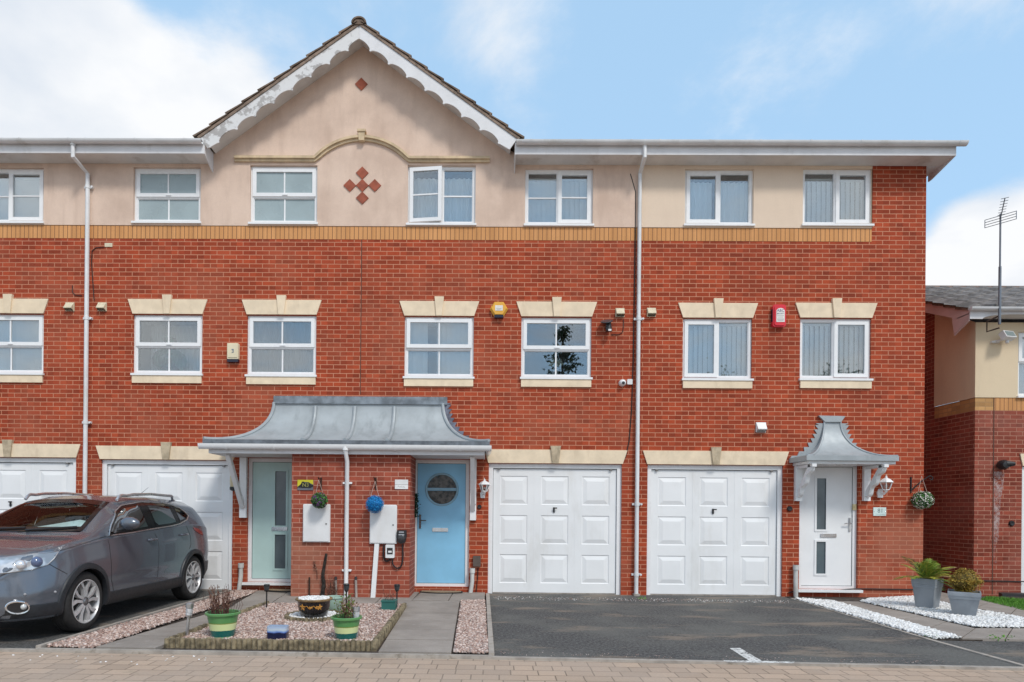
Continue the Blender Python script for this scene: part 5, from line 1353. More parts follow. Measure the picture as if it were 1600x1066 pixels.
# floodlight and aerial on the far house
x, z = fl(1575, 524, YH-.2); t = thing('floodlight', "white square floodlight under the eaves of the far house", 'floodlight', (x, YH, z))
m_ = MB().box(-.115, .115, -.04, .06, -.07, .07); mt_ = Matrix.Translation((x, YH-.2, z)) @ Matrix.Rotation(R(14), 4, 'Z') @ Matrix.Rotation(R(-28), 4, 'X'); m_.v = [tuple(mt_ @ Vector(v)) for v in m_.v]; put('housing', m_, wp, t)
m_ = MB().box(-.095, .095, -.046, -.0405, -.052, .052); m_.v = [tuple(mt_ @ Vector(v)) for v in m_.v]; put('lens', m_, mk("lamp_lens", (.22, .27, .27), .15), t)
put('arm', MB().tube([(x-.1, YH-.012, z-.06), (x-.08, YH-.12, z-.07), (x-.02, YH-.18, z-.06)], .018, 8).box(x-.17, x-.03, YH-.06, YH-.013, z-.095, z-.06).ball((x+.01, YH-.17, z-.11), .03, 10, 6), wp, t)
ab, at_ = P(1563.5, 507, ey-.12), P(1561.5, 320, ey-.12); xa = (ab.x+at_.x)/2
t = thing('tv_aerial', "thin television aerial on a tall pole at the far house eaves", 'aerial', (xa, ey, ab.z)); alm = mk("aerial_grey", (.20, .21, .23), .4, metal=.6)
put('pole', MB().tube([(xa, ey-.12, ab.z), (xa, ey-.12, ab.z+1.0)], .022, 8).tube([(xa, ey-.12, ab.z+1.0), (xa, ey-.12, P(1561, 334, ey-.12).z)], .014, 8), alm, t)
put('bracket', MB().tube([(xa, ey-.12, ab.z+.15), (xa-.14, ey-.022, ab.z+.08), (xa-.14, ey-.022, ab.z-.1), (xa+.0, ey-.12, ab.z-.06)], .014, 6), mk("rusty_iron", (.05, .022, .013), .8), t)
zc = P(1561, 342, ey-.12).z; rf_ = MB()
for k in range(4): rf_.tube([(xa-.16, ey+.02, zc-.085+.045*k-.012), (xa+.16, ey-.12-.14, zc-.085+.045*k+.02)], .006, 5)
rf_.tube([(xa-.16, ey+.02, zc-.1), (xa-.16, ey+.02, zc+.04)], .006, 5).tube([(xa+.16, ey-.26, zc-.07), (xa+.16, ey-.26, zc+.075)], .006, 5)
rf_.tube([(xa, ey-.12, zc-.09), (xa, ey-.12, zc+.08)], .014, 6); put('reflector', rf_, alm, t)
bm_ = MB(); p0_, p1_ = Vector((xa, ey-.12, zc)), Vector((xa-.60, ey-.12-.85, zc-.06)); bm_.tube([p0_, p1_], .008, 6)
for k in range(7): c = p0_.lerp(p1_, .2+.8*k/6); bm_.tube([(c.x-.04, c.y+.03, c.z), (c.x+.04, c.y-.03, c.z)], .005, 5)
put('boom', bm_, alm, t)
x, z = fl(1588, 931, YH-.1); g_ = G(1585, 932); solo('drain_cover', MB().prism([(g_.x-.25, g_.y-.05), (g_.x+.35, g_.y-.12), (g_.x+.4, g_.y+.12), (g_.x-.15, g_.y+.16)], -.02, .05, 'z'), mk("dark_grille", (.03, .03, .032), .6), "dark gully cover at the foot of the far house wall", 'drain cover')
# ------------------------------------------------------------------ front garden
def gp(px, py, z=.03):
    p = G(px, py, z); return p, FPX/(p.y+CAM_D)
# log-roll edging: rows of short half-round logs
log_m = mk("weathered_log", (.23, .185, .115), .95, var=.3, scale=16, bump=.8, bscale=60, dirt=(.07, .055, .035), dirt_amt=.8, dscale=14)
def logs(mb, a, b, step=.052, h=.085, r=.028):
    a, b = Vector((*a, 0)), Vector((*b, 0)); n = int((b-a).length/step)
    for k in range(n+1):
        p = a.lerp(b, k/n); hh = h*rng.uniform(.88, 1.06); rr = r*rng.uniform(.9, 1.12)
        mb.lathe([(rr, -.05), (rr, hh-.008), (rr*.8, hh)], (p.x+rng.uniform(-.003, .003), p.y+rng.uniform(-.003, .003), .01), 7)
em = MB(); logs(em, bfl, bfr); logs(em, bfr, (brr[0], brr[1]-.1)); logs(em, (bfl[0]+.02, bfl[1]+.05), (bl[0], bl[1]))
solo('garden_edging', em, log_m, "low log roll edging round the pink gravel bed", 'edging')
rc, s_ = gp(491, 968); em = MB(); rr = .335
for k in range(40):
    a = 2*PI*k/40; logs(em, (rc.x+rr*math.cos(a), rc.y+rr*.9*math.sin(a)), (rc.x+rr*math.cos(a)+.001, rc.y+rr*.9*math.sin(a)), 1, .07)if False else em.lathe([(.027, -.05), (.027, .085+rng.uniform(-.006, .006)), (.02, .093)], (rc.x+rr*math.cos(a), rc.y+rr*math.sin(a), .01), 7)
solo('garden_edging', em, log_m, "small ring of log edging round the black bowl", 'edging')
o = pebbles('white_gravel', [(rc.x+rr*.92*math.cos(2*PI*k/24), rc.y+rr*.92*math.sin(2*PI*k/24)) for k in range(24)], 700, .02, wk, .07, .02); tag(o, "white stones inside the log ring under the black bowl")

def pot_prof(rt, rb, h, th=.014, rim=.02, rimh=.03):
    return [(rb*.9, 0), (rb, .006), (rt-.008, h-rimh), (rt+rim*.6, h-rimh+.004), (rt+rim*.7, h-.006), (rt+rim*.4, h), (rt-.006, h-.003), (rt-th, h-.05), (.001, h-.055)]
def striped():
    s = NT("striped_glaze"); g = s.n('ShaderNodeTexCoord'); sp = s.n('ShaderNodeSeparateXYZ'); s.l(g.outputs['Generated'], sp.inputs[0])
    n = s.noise(s.coord(), 30, 3); z = s.math('ADD', sp.outputs[2], s.math('MULTIPLY', s.math('SUBTRACT', n, .5), .03))
    cr = s.n('ShaderNodeValToRGB'); s.l(z, cr.inputs[0]); cr.color_ramp.interpolation = 'CONSTANT'
    st = [(0, (.30, .50, .26)), (.13, (.008, .115, .10)), (.36, (.64, .72, .36)), (.60, (.22, .26, .06)), (.63, (.105, .28, .095))]
    e = cr.color_ramp.elements
    e[0].position, e[0].color = st[0][0], (*st[0][1], 1); e[1].position, e[1].color = st[1][0], (*st[1][1], 1)
    for p, c in st[2:]: q = e.new(p); q.color = (*c, 1)
    s.bsdf(cr.outputs[0], .25, 0, None, .5, .3); return s.m
strip_m = striped()
twig_m = mk("dry_twig", (.12, .055, .04), .9, var=.3, scale=30); red_twig = [leafm("dry_leaf_red", (.16, .05, .035)), leafm("dry_leaf_brown", (.20, .11, .07)), leafm("dry_leaf_tan", (.30, .19, .13))]
def potted(name, label, p, rt, rb, h, mat, group=None, prof=None, n=36):
    t = thing(name, label, 'pot plant' if 'plant' in name else 'pot', tuple(p), group)
    put('pot', MB().lathe(prof or pot_prof(rt, rb, h), tuple(p), n), mat, t, 50)
    put('soil', MB().lathe([(rt-.012, h-.045), (.001, h-.03)], tuple(p), n, cap=False), soil_m, t)
    return t
p, s_ = gp(348, 998.5); rt_ = 24.5/s_; h_ = 43/s_
t1 = potted('potted_plant', "green, cream and teal striped pot with dead reddish stems", p, rt_, 16.5/s_, h_, strip_m, 'striped glazed pots')
stm = MB(); lp = []; 
for k in range(46):
    a = rng.uniform(0, 2*PI); r0 = rt_*.55*math.sqrt(rng.random()); hh = rng.uniform(.18, .34); lean = rng.normal(0, .035, 2)
    b = Vector((p.x-.03+r0*math.cos(a), p.y+r0*math.sin(a), p.z+h_-.05)); e = b+Vector((lean[0]+(b.x-p.x)*.35, lean[1], hh))
    m = b.lerp(e, .5)+Vector((rng.normal(0, .01), 0, 0)); stm.tube([b, m, e], [.0035, .003, .0015], 4)
    for j in range(7):
        q = b.lerp(e, rng.uniform(.25, 1)); lp.append((q.x+rng.normal(0, .012), q.y+rng.normal(0, .012), q.z))
for k in range(5):
    b = Vector((p.x+.07+.02*k, p.y+.02, p.z+h_-.05)); stm.tube([b, b+Vector((.02+.008*k, 0, .12)), b+Vector((.03, 0, .20))], .002, 4)
put('stems', stm, twig_m, t1); put('dry_leaves', leaf_mesh('dry_leaves', lp, .022, red_twig, 1), None, t1)
p, s_ = gp(541, 1001.5); rt_ = 22.5/s_; h_ = 39/s_
t2 = potted('potted_plant', "green, cream and teal striped pot with a thin green shrub", p, rt_, 15.5/s_, h_, strip_m, 'striped glazed pots')
stm = MB(); lp = []
for k in range(20):
    a = rng.uniform(0, 2*PI); r0 = rt_*.5*math.sqrt(rng.random()); b = Vector((p.x+r0*math.cos(a), p.y+r0*math.sin(a), p.z+h_-.05)); e = b+Vector((rng.normal(0, .06), rng.normal(0, .05), rng.uniform(.12, .30)))
    stm.tube([b, b.lerp(e, .5)+Vector((rng.normal(0, .015), 0, 0)), e], [.004, .003, .0015], 4)
    for j in range(16):
        q = b.lerp(e, rng.uniform(.3, 1.02)); lp.append((q.x+rng.normal(0, .02), q.y+rng.normal(0, .02), q.z+rng.normal(0, .01)))
put('stems', stm, twig_m, t2); put('leaves', leaf_mesh('leaves', lp, .03, [leafm("shrub_green", (.09, .17, .04)), leafm("shrub_olive", (.15, .19, .05)), leafm("shrub_brown", (.20, .12, .05))], 1), None, t2)
# black bowl with a painted flower garland and white stones
p, s_ = gp(490.5, 965.5, .07); rt_ = 27/s_; h_ = 31.5/s_
bowl_m = mk("black_glaze", (.015, .015, .017), .2, var=.2, coat=.3); rim_m = mk("bronze_rim", (.24, .16, .075), .45, var=.2, scale=12)
tb = thing('stone_bowl', "black glazed bowl with a gold flower garland, filled with white stones", 'bowl', tuple(p))
put('bowl', MB().lathe([(rt_*.66, 0), (rt_*.70, .01), (rt_*.90, h_*.55), (rt_*.93, h_-.035), (rt_-.01, h_-.03)], tuple(p), 40), bowl_m, tb, 50)
put('rim', MB().lathe([(rt_*.93, h_-.034), (rt_+.01, h_-.022), (rt_+.012, h_-.008), (rt_, h_), (rt_-.02, h_-.004), (rt_-.03, h_-.03)], tuple(p), 40, cap=False), rim_m, tb, 50)
gold = mk("gold_paint", (.62, .30, .06), .4, var=.1)
fm = MB()
def on_bowl(a, z):
    r_ = (rt_*.90+(rt_*.03)*(z-h_*.55)/(h_*.45) if z > h_*.55 else rt_*.70+rt_*.2*z/(h_*.55))+.003
    return Vector((p.x+r_*math.sin(a), p.y-r_*math.cos(a), p.z+z))
pa = [on_bowl(-.75+1.5*k/24, h_*.62+.018*math.sin(k*.9)) for k in range(25)]; fm.tube(pa, .0035, 5)
for a0, sz in ((-.50, .045), (.62, .04), (.42, .022), (.02, .018), (.12, .016)):
    c = on_bowl(a0, h_*.62)
    for k in range(5):
        th = PI/2+2*PI*k/5; e = on_bowl(a0+sz*math.cos(th)/rt_, h_*.62+sz*math.sin(th)); fm.tube([c, c.lerp(e, .55), e], [.004, sz*.22, .002], 6)
put('painted_flowers', fm, gold, tb)
st = pebbles('stones', [(p.x+(rt_-.03)*math.cos(2*PI*k/24), p.y+(rt_-.03)*math.sin(2*PI*k/24)) for k in range(24)], 420, .018, wk, p.z+h_-.018, .02)
del st['kind']; st.parent = tb; st.matrix_parent_inverse = Matrix.Translation(-p); st['kind'] = 'stuff'
# small blue planter, half sunk
p, s_ = gp(431, 1000.5, .05); w_ = 31/s_; h_ = 21/s_
pr_ = rrect(p.x-w_/2, p.x+w_/2, p.y, p.y+w_*.62, .03)
def blueglaze():
    s = NT("blue_glaze"); g = s.n('ShaderNodeTexCoord'); sp = s.n('ShaderNodeSeparateXYZ'); s.l(g.outputs['Generated'], sp.inputs[0])
    z = s.math('ADD', sp.outputs[2], s.math('MULTIPLY', s.math('SUBTRACT', s.noise(s.coord(), 22, 3), .5), .12))
    cr = s.n('ShaderNodeValToRGB'); s.l(z, cr.inputs[0]); e = cr.color_ramp.elements
    e[0].position, e[0].color = .60, (.010, .014, .05, 1); e[1].position, e[1].color = .64, (.06, .13, .42, 1)
    for q, c in ((.70, (.22, .34, .62)), (.80, (.50, .58, .64)), (.96, (.36, .46, .64))): a = e.new(q); a.color = (*c, 1)
    s.bsdf(cr.outputs[0], .22, 0, None, .5, .3); return s.m
tp = thing('planter', "small half buried blue glazed planter in the pink gravel", 'planter', tuple(p))
inn = rrect(p.x-w_/2+.014, p.x+w_/2-.014, p.y+.014, p.y+w_*.62-.014, .02); n_ = len(pr_)
vs = [(x, y, p.z-.03) for x, y in pr_]+[(x, y, p.z+h_) for x, y in pr_]+[(x, y, p.z+h_) for x, y in inn]+[(x, y, p.z+h_-.06) for x, y in inn]
fs = [(k, (k+1) % n_, n_+(k+1) % n_, n_+k) for k in range(n_)]+[(n_+k, n_+(k+1) % n_, 2*n_+(k+1) % n_, 2*n_+k) for k in range(n_)]+[(2*n_+k, 2*n_+(k+1) % n_, 3*n_+(k+1) % n_, 3*n_+k) for k in range(n_)]
put('pot', MB().add(vs, fs), blueglaze(), tp, 40); put('soil', MB().add([(x, y, p.z+h_-.05) for x, y in inn], [list(range(n_))]), soil_m, tp)
# pale green pot behind the bowl
p, s_ = gp(521, 959); potted('plant_pot', "plain pale green pot partly hidden behind the black bowl", p, 15/s_, 10.5/s_, 27/s_, mk("pale_green_glaze", (.36, .50, .42), .4, var=.06), prof=pot_prof(15/s_, 10.5/s_, 27/s_, .012, .008, .02))
# teal box planter
p, s_ = gp(606.5, 957); w_ = 21.5/s_; h_ = 16/s_; tq = thing('potted_plant', "small square teal planter with bare twigs by the log edging", 'pot plant', tuple(p))
put('pot', MB().box(p.x-w_/2, p.x+w_/2, p.y, p.y+w_*.9, p.z-.02, p.z+h_).box(p.x-w_/2-.008, p.x+w_/2+.008, p.y-.008, p.y+w_*.9+.008, p.z+h_+.0005, p.z+h_+.02), mk("teal_plastic", (.025, .145, .125), .5, var=.08), tq)
stm = MB(); lp = []
for k in range(14):
    b = Vector((p.x+rng.uniform(-.06, .06), p.y+.08, p.z+h_+.02)); e = b+Vector((rng.normal(0, .05), rng.normal(0, .03), rng.uniform(.06, .16))); stm.tube([b, b.lerp(e, .5), e], .002, 4); lp += [tuple(b.lerp(e, rng.uniform(.4, 1))) for _ in range(4)]
put('stems', stm, twig_m, tq); put('dry_leaves', leaf_mesh('dry_leaves', lp, .02, red_twig, 1), None, tq)
# solar lights: two steel bollards, three black stakes
def bollard(px, py, pyt, lean, label):
    p, s_ = gp(px, py); h = (py-pyt)/s_
    t = thing('solar_light', label, 'solar light', tuple(p), 'steel solar lights'); e = Vector((p.x+lean, p.y, p.z+h)); q = lambda u: Vector(p).lerp(e, u)
    put('post', MB().tube([q(-.02), q(.62)], .0165, 10), alu, t); put('collar', MB().tube([q(.60), q(.635), q(.66)], [.03, .033, .034], 14), alu, t)
    put('lens', MB().tube([q(.66), q(.86)], [.033, .036], 14), mk("clear_ribbed_plastic", (.55, .56, .58), .2, var=.15, scale=40, bump=.5, bscale=90), t); put('cap', MB().tube([q(.86), q(.99), q(1.0)], [.042, .042, .036], 14), alu, t)
bollard(291.5, 997, 941.5, .035, "leaning steel solar light on the left corner of the gravel bed"); bollard(557.5, 1001.5, 947.5, -.012, "upright steel solar light in front of the second striped pot")
def stake(px, py, pyt, label):
    p, s_ = gp(px, py); h = (py-pyt)/s_; t = thing('stake_light', label, 'solar light', tuple(p), 'black stake lights')
    put('stake', MB().tube([(p.x, p.y, p.z-.03), (p.x, p.y, p.z+h*.72)], .010, 8), black, t)
    put('head', MB().lathe([(.012, h*.70), (.030, h*.78), (.040, h*.95), (.042, h*.97), (.034, h), (.001, h)], (p.x, p.y, p.z), 12), black, t)
    put('lens', MB().lathe([(.031, h*.785), (.041, h*.93)], (p.x, p.y, p.z), 12, cap=False), mk("dark_smoked_lens", (.05, .055, .06), .15), t)
stake(416.5, 953, 913, "black stake light in front of the teal door"); stake(620, 953.5, 913, "black stake light beside the small teal planter"); stake(541, 958, 912, "black stake light at the foot of the white porch downpipe")
# sticks and stakes leaning at the pier
bark = mk("dark_bark", (.028, .022, .018), .95, var=.4, scale=20, bump=.9, bscale=40)
p = P(502, 935, YPF-.10); q = P(510, 865, YPF-.03); m = p.lerp(q, .5)+Vector((-.015, 0, 0))
solo('branch', MB().tube(smooth([p+Vector((0, 0, -.03)), p.lerp(q, .3)+Vector((.015, 0, 0)), m, p.lerp(q, .78)+Vector((-.008, 0, 0)), q]), [.036, .034, .036, .035, .033, .034, .032, .030, .033, .031, .028, .03, .027, .028, .025, .026, .024, .022, .026, .024, .022, .02, .022, .02, .018], 8), bark, "dark gnarled branch propped against the brick pier", 'branch')
p = P(483.5, 936, YPF-.05); q = P(483.5, 902, YPF-.05); solo('garden_stake', MB().tube([(p.x, p.y, .0), (q.x, q.y, q.z)], .014, 7), mk("rusty_iron", (.05, .022, .013), .8), "short rusty iron stake by the brick pier", 'stake')
for px, l in ((525.5, "short grey handled stake just left of the porch downpipe"), (557, "short grey handled stake just right of the porch downpipe")):
    p = P(px, 934, YPF-.06); q = P(px-1, 906, YPF-.04); t = thing('garden_stake', l, 'stake', (p.x, p.y, 0)); put('shaft', MB().tube([(p.x, p.y, .0), tuple(q)], .019, 8), mk("weathered_pole", (.34, .29, .26), .8, var=.2), t); put('cap', MB().tube([tuple(q), (q.x, q.y, q.z+.05)], [.024, .02], 8), mk("charcoal_plastic", (.04, .04, .043), .3), t)
wm = MB(); lp = []
for k in range(26):
    b = Vector((P(517+rng.uniform(-5, 7), 935, YPF-.08).x, YPF-.08, .02)); e = b+Vector((rng.normal(0, .05), rng.normal(0, .02), rng.uniform(.12, .36))); wm.tube([b, b.lerp(e, .5), e], .0025, 4); lp += [tuple(b.lerp(e, rng.uniform(.3, 1))+Vector((rng.normal(0, .02), 0, 0))) for _ in range(5)]
t = thing('dry_plant', "dry brown plant against the pier behind the pale green pot", 'plant', (b.x, YPF-.08, 0)); put('stems', wm, twig_m, t); put('dry_leaves', leaf_mesh('dry_leaves', lp, .022, red_twig, 1), None, t)
wm = MB(); lp = []
b0 = P(492, 883, YPF-.02)
wm.tube(smooth([b0+Vector((.04, 0, -.22)), b0+Vector((.035, -.01, -.08)), b0+Vector((0, 0, 0)), b0+Vector((-.03, 0, .06))]), .0045, 5); lp = [tuple(b0+Vector((rng.normal(0, .02), -.01, rng.uniform(-.12, .07)))) for _ in range(26)]
t = thing('dry_plant', "wisp of dry climber on the brick left of the dark branch", 'plant', tuple(b0+Vector((.04, 0, -.22)))); put('stems', wm, twig_m, t); put('dry_leaves', leaf_mesh('dry_leaves', lp, .03, red_twig, 1), None, t)
# door mats
def mat_(pxa, pxb, py, label, depth=.26, bow=.14):
    a, b = G(pxa, py, ZS), G(pxb, py, ZS); yb_ = -.03; n = 20
    pts = [(a.x, yb_), (b.x, yb_)]+[(b.x+(a.x-b.x)*k/n, yb_-depth*.55-depth*.45*math.sin(PI*k/n)) for k in range(n+1)]
    t = thing('door_mat', label, 'mat', ((a.x+b.x)/2, yb_, ZS)); put('rim', MB().prism(pts, ZS+.008, ZS+.022, 'z'), mk("black_rubber", (.02, .02, .02), .7), t)
    c = ((a.x+b.x)/2, yb_-depth*.5); inn = [(c[0]+(x-c[0])*.93, c[1]+(y-c[1])*.86) for x, y in pts]; put('pile', MB().prism(inn, ZS+.0225, ZS+.030, 'z'), mk("coir", (.30, .21, .13), .95, var=.2, scale=60, bump=.6), t)
mat_(654, 722, 929, "half round coir mat with a black rim at the blue door"); mat_(399, 478, 929, "half round mat with a black rim at the teal door")
# white stones at the drain between the garages, weeds
# two square grey planters on the right
zinc = mk("zinc_grey", (.29, .315, .345), .5, metal=.15, var=.10, scale=3.5, dirt=(.19, .205, .225), dirt_amt=.5, dscale=4)
def planter(px, py, wt, wb, h, rot, label):
    p, s_ = gp(px, py, .03); wt, wb, h = wt/s_, wb/s_, h/s_; p = Vector((p.x, p.y+wb*.45, p.z))
    t = thing('potted_plant', label, 'planter', tuple(p), 'square grey planters')
    def sq(w, z): return [(p.x+w/2*math.sqrt(2)*math.cos(R(45+rot)+PI/2*k), p.y+w/2*math.sqrt(2)*math.sin(R(45+rot)+PI/2*k), p.z+z) for k in range(4)]
    lv = [(wb, .0), (wt*.90, h*.70), (wt*.955, h*.705), (wt*.945, h*.745), (wt*.965, h*.755), (wt*.955, h*.80), (wt*.99, h*.815), (wt, h*.985), (wt*.99, h), (wt*.91, h), (wt*.89, h*.82)]
    m = MB(); vs = [v for w, z in lv for v in sq(w, z)]; fs = [(4*i+k, 4*i+(k+1) % 4, 4*i+4+(k+1) % 4, 4*i+4+k) for i in range(len(lv)-1) for k in range(4)]+[(3, 2, 1, 0)]
    m.add(vs, fs); put('pot', m, zinc, t, 25); put('soil', MB().add(sq(wt*.9, h*.86), [(0, 1, 2, 3)]), soil_m, t)
    return t, p, h, wt
tpalm, pp_, hp, wp_ = planter(1456, 951, 33, 23.5, 46, -54, "tall square grey planter holding a small palm")
tbox, pb_, hb, wb_ = planter(1516, 962.5, 42, 29, 37, -36, "low square grey planter holding a clipped golden box ball")
# palm: arching fronds of narrow leaflets
fv, ff, fmi = [], [], []; rib = MB()
pal = [leafm("palm_green", (.20, .29, .04)), leafm("palm_yellow", (.42, .40, .06)), leafm("palm_dark", (.10, .17, .03)), leafm("palm_dry", (.36, .22, .13))]
base = Vector((pp_.x-.04, pp_.y-.02, pp_.z+hp*.9))
specs = [(-165, 62, .60, 2), (-120, 70, .36, 0), (-80, 62, .34, 0), (-60, 52, .40, 0), (-30, 58, .42, 0), (-8, 34, .50, 3), (5, 50, .55, 3), (0, 22, .5, 1), (15, 38, .52, 1), (30, 62, .42, 0), (55, 66, .36, 0), (90, 70, .34, 2), (140, 60, .4, 0), (170, 32, .46, 2), (-150, 38, .40, 0), (-100, 42, .32, 1), (-45, 28, .40, 2), (-20, 14, .42, 2), (20, 8, .42, 2), (-130, 75, .34, 1), (-70, 78, .34, 0), (40, 78, .36, 0)]
for az, el, ln, mi in specs:
    d = Vector((math.cos(R(az))*math.cos(R(el)), math.sin(R(az))*math.cos(R(el)), math.sin(R(el)))); side = d.cross(Vector((0, 0, 1))).normalized()
    pts = []; q = base.copy(); v = d.copy(); n = 14
    for k in range(n+1):
        pts.append(q.copy()); q = q+v*ln/n; v = (v+Vector((0, 0, -.085))).normalized()
    rib.tube(pts, [.006-.004*k/n for k in range(n+1)], 4)
    for k in range(2, n+1):
        for sg in (-1, 1):
            for j in range(2):
                c = pts[k-1].lerp(pts[k], j*.5); tdir = (pts[k]-pts[k-1]).normalized(); L = .13*math.sin(PI*(.12+.85*k/n))+.03
                e = c+(side*sg*.62+tdir*.75+Vector((0, 0, -.12+rng.normal(0, .08)))).normalized()*L; w = tdir.cross(e-c).normalized().cross(e-c).normalized()*.006
                o_ = len(fv); fv += [tuple(c-w*.6), tuple(c.lerp(e, .4)-w), tuple(e), tuple(c.lerp(e, .4)+w)]; ff.append((o_, o_+1, o_+2, o_+3)); fmi.append(mi if rng.random() < .75 else int(rng.integers(0, 3)))
me = bpy.data.meshes.new('fronds'); me.from_pydata(fv, [], ff)
for m in pal: me.materials.append(m)
me.polygons.foreach_set('material_index', fmi); me.update(); put('fronds', me, None, tpalm); put('stalks', rib, pal[1], tpalm)
# golden box ball
c = (pb_.x, pb_.y, pb_.z+hb+.135); p1, n1 = sphere_pts(c, .192, 6500, .28, .86)
p1 = p1+.025*np.sin(p1*31)
put('foliage', leaf_mesh('foliage', p1, .019, [leafm("box_gold", (.38, .24, .035)), leafm("box_amber", (.28, .15, .02)), leafm("box_olive", (.20, .17, .03)), leafm("box_pale", (.48, .34, .07))], .9, n1), None, tbox)  # four leaf tones mixed at random over the ball
put('core', MB().ball(c, .155, 14, 10, (1, 1, .86)), leafm("box_core", (.12, .08, .015)), tbox)
# grass patch and weeds
gq = g2((1530, 939), (1545, 934.5), (1700, 946), (1700, 964), (1602, 956))
sheet('lawn', gq, .012, .05, mk("lawn_soil", (.05, .07, .02), .95, var=.2))
def blades(name, poly, n, h, mats, kind, label, z=.01):
    a = np.array(poly); x = rng.uniform(a[:, 0].min(), a[:, 0].max(), n*3); y = rng.uniform(a[:, 1].min(), a[:, 1].max(), n*3); k = inside(poly, x, y); x, y = x[k][:n], y[k][:n]; n = len(x)
    t_ = rng.uniform(0, 2*PI, n); hh = h*rng.uniform(.5, 1.2, n); w = .004; lx, ly = rng.normal(0, h*.35, n), rng.normal(0, h*.35, n)
    V = np.stack([np.stack([x-w*np.cos(t_), y-w*np.sin(t_), np.full(n, z)], -1), np.stack([x+w*np.cos(t_), y+w*np.sin(t_), np.full(n, z)], -1), np.stack([x+lx, y+ly, z+hh], -1)], 1).reshape(-1, 3)
    me = bpy.data.meshes.new(name); me.from_pydata([tuple(v) for v in V], [], [(3*i, 3*i+1, 3*i+2) for i in range(n)])
    for m in mats: me.materials.append(m)
    me.polygons.foreach_set('material_index', rng.integers(0, len(mats), n).astype(np.int32)); me.update()
    o = bpy.data.objects.new(name, me); COL.objects.link(o); return tag(o, label, kind=kind)
gm_ = [leafm("grass_a", (.11, .30, .03)), leafm("grass_b", (.16, .38, .045)), leafm("grass_c", (.07, .20, .025))]
blades('grass', gq, 9000, .045, gm_, 'stuff', "bright green grass strip at the foot of the far house")
def weed(px, py, r, label, n=40):
    p = G(px, py, .005); pts = [(p.x+rng.normal(0, r), p.y+rng.normal(0, r*.5), .01+abs(rng.normal(0, r*.4))) for _ in range(n)]
    me = leaf_mesh('weed', pts, .028, gm_, 1); o = put('weed', me, None, None); tag(o, label, 'weed')
weed(1002, 936, .04, "small green weed at the foot of the middle downpipe"); weed(1455, 997, .035, "small green weed at the tip of the white stone strip", 26); weed(1556, 1000, .06, "low green weed on the edge of the right-hand path", 30); weed(1575, 998, .04, "small green weed on the right-hand path edge near the frame", 24)
# ornaments behind the first floor glass
w1 = WM[1]['R']; cx, z0 = P(258, 560, .2).x, w1[2]+.055
grn = glass_mat("green_glass", (.22, .62, .46), .02)
t = thing('glass_lamp', "big green glass globe ornament with a stopper behind a first floor window", 'ornament', (cx, .30, z0))
put('globe', MB().lathe([(.05, 0), (.16, .04), (.26, .16), (.285, .26), (.25, .36), (.15, .44), (.07, .47), (.06, .52), (.09, .56), (.11, .60), (.10, .66), (.001, .67)], (cx, .37, z0), 28), grn, t, 50)
put('filling', MB().lathe([(.04, .01), (.13, .05), (.16, .10), (.10, .16), (.05, .24), (.03, .30), (.001, .31)], (cx, .37, z0), 20), mk("dark_green_glass", (.02, .11, .07), .3), t)
w4 = WM[4]['R']; cx, z0 = P(868, 575, .15).x, w4[2]+.055
t = thing('flower_vase', "white vase of pale flowers on the sill behind a first floor window", 'vase', (cx, .12, z0))
put('vase', MB().lathe([(.03, 0), (.05, .03), (.055, .08), (.03, .14), (.035, .17)], (cx, .17, z0), 16, cap=False), wp, t)
vs, fs = [], []
for k in range(26):
    a = rng.uniform(-1.4, 1.4); b = Vector((cx, .17, z0+.16)); e = b+Vector((math.sin(a)*.15, rng.normal(0, .03), abs(math.cos(a))*.15+.02)); w = Vector((math.cos(a), 0, -math.sin(a)))*.014; o_ = len(vs); m = b.lerp(e, .6); vs += [tuple(b), tuple(m-w), tuple(e), tuple(m+w)]; fs.append((o_, o_+1, o_+2, o_+3))
put('flowers', raw_mesh('flowers', vs, fs, mk("cream_petal", (.66, .70, .58), .6)), None, t)

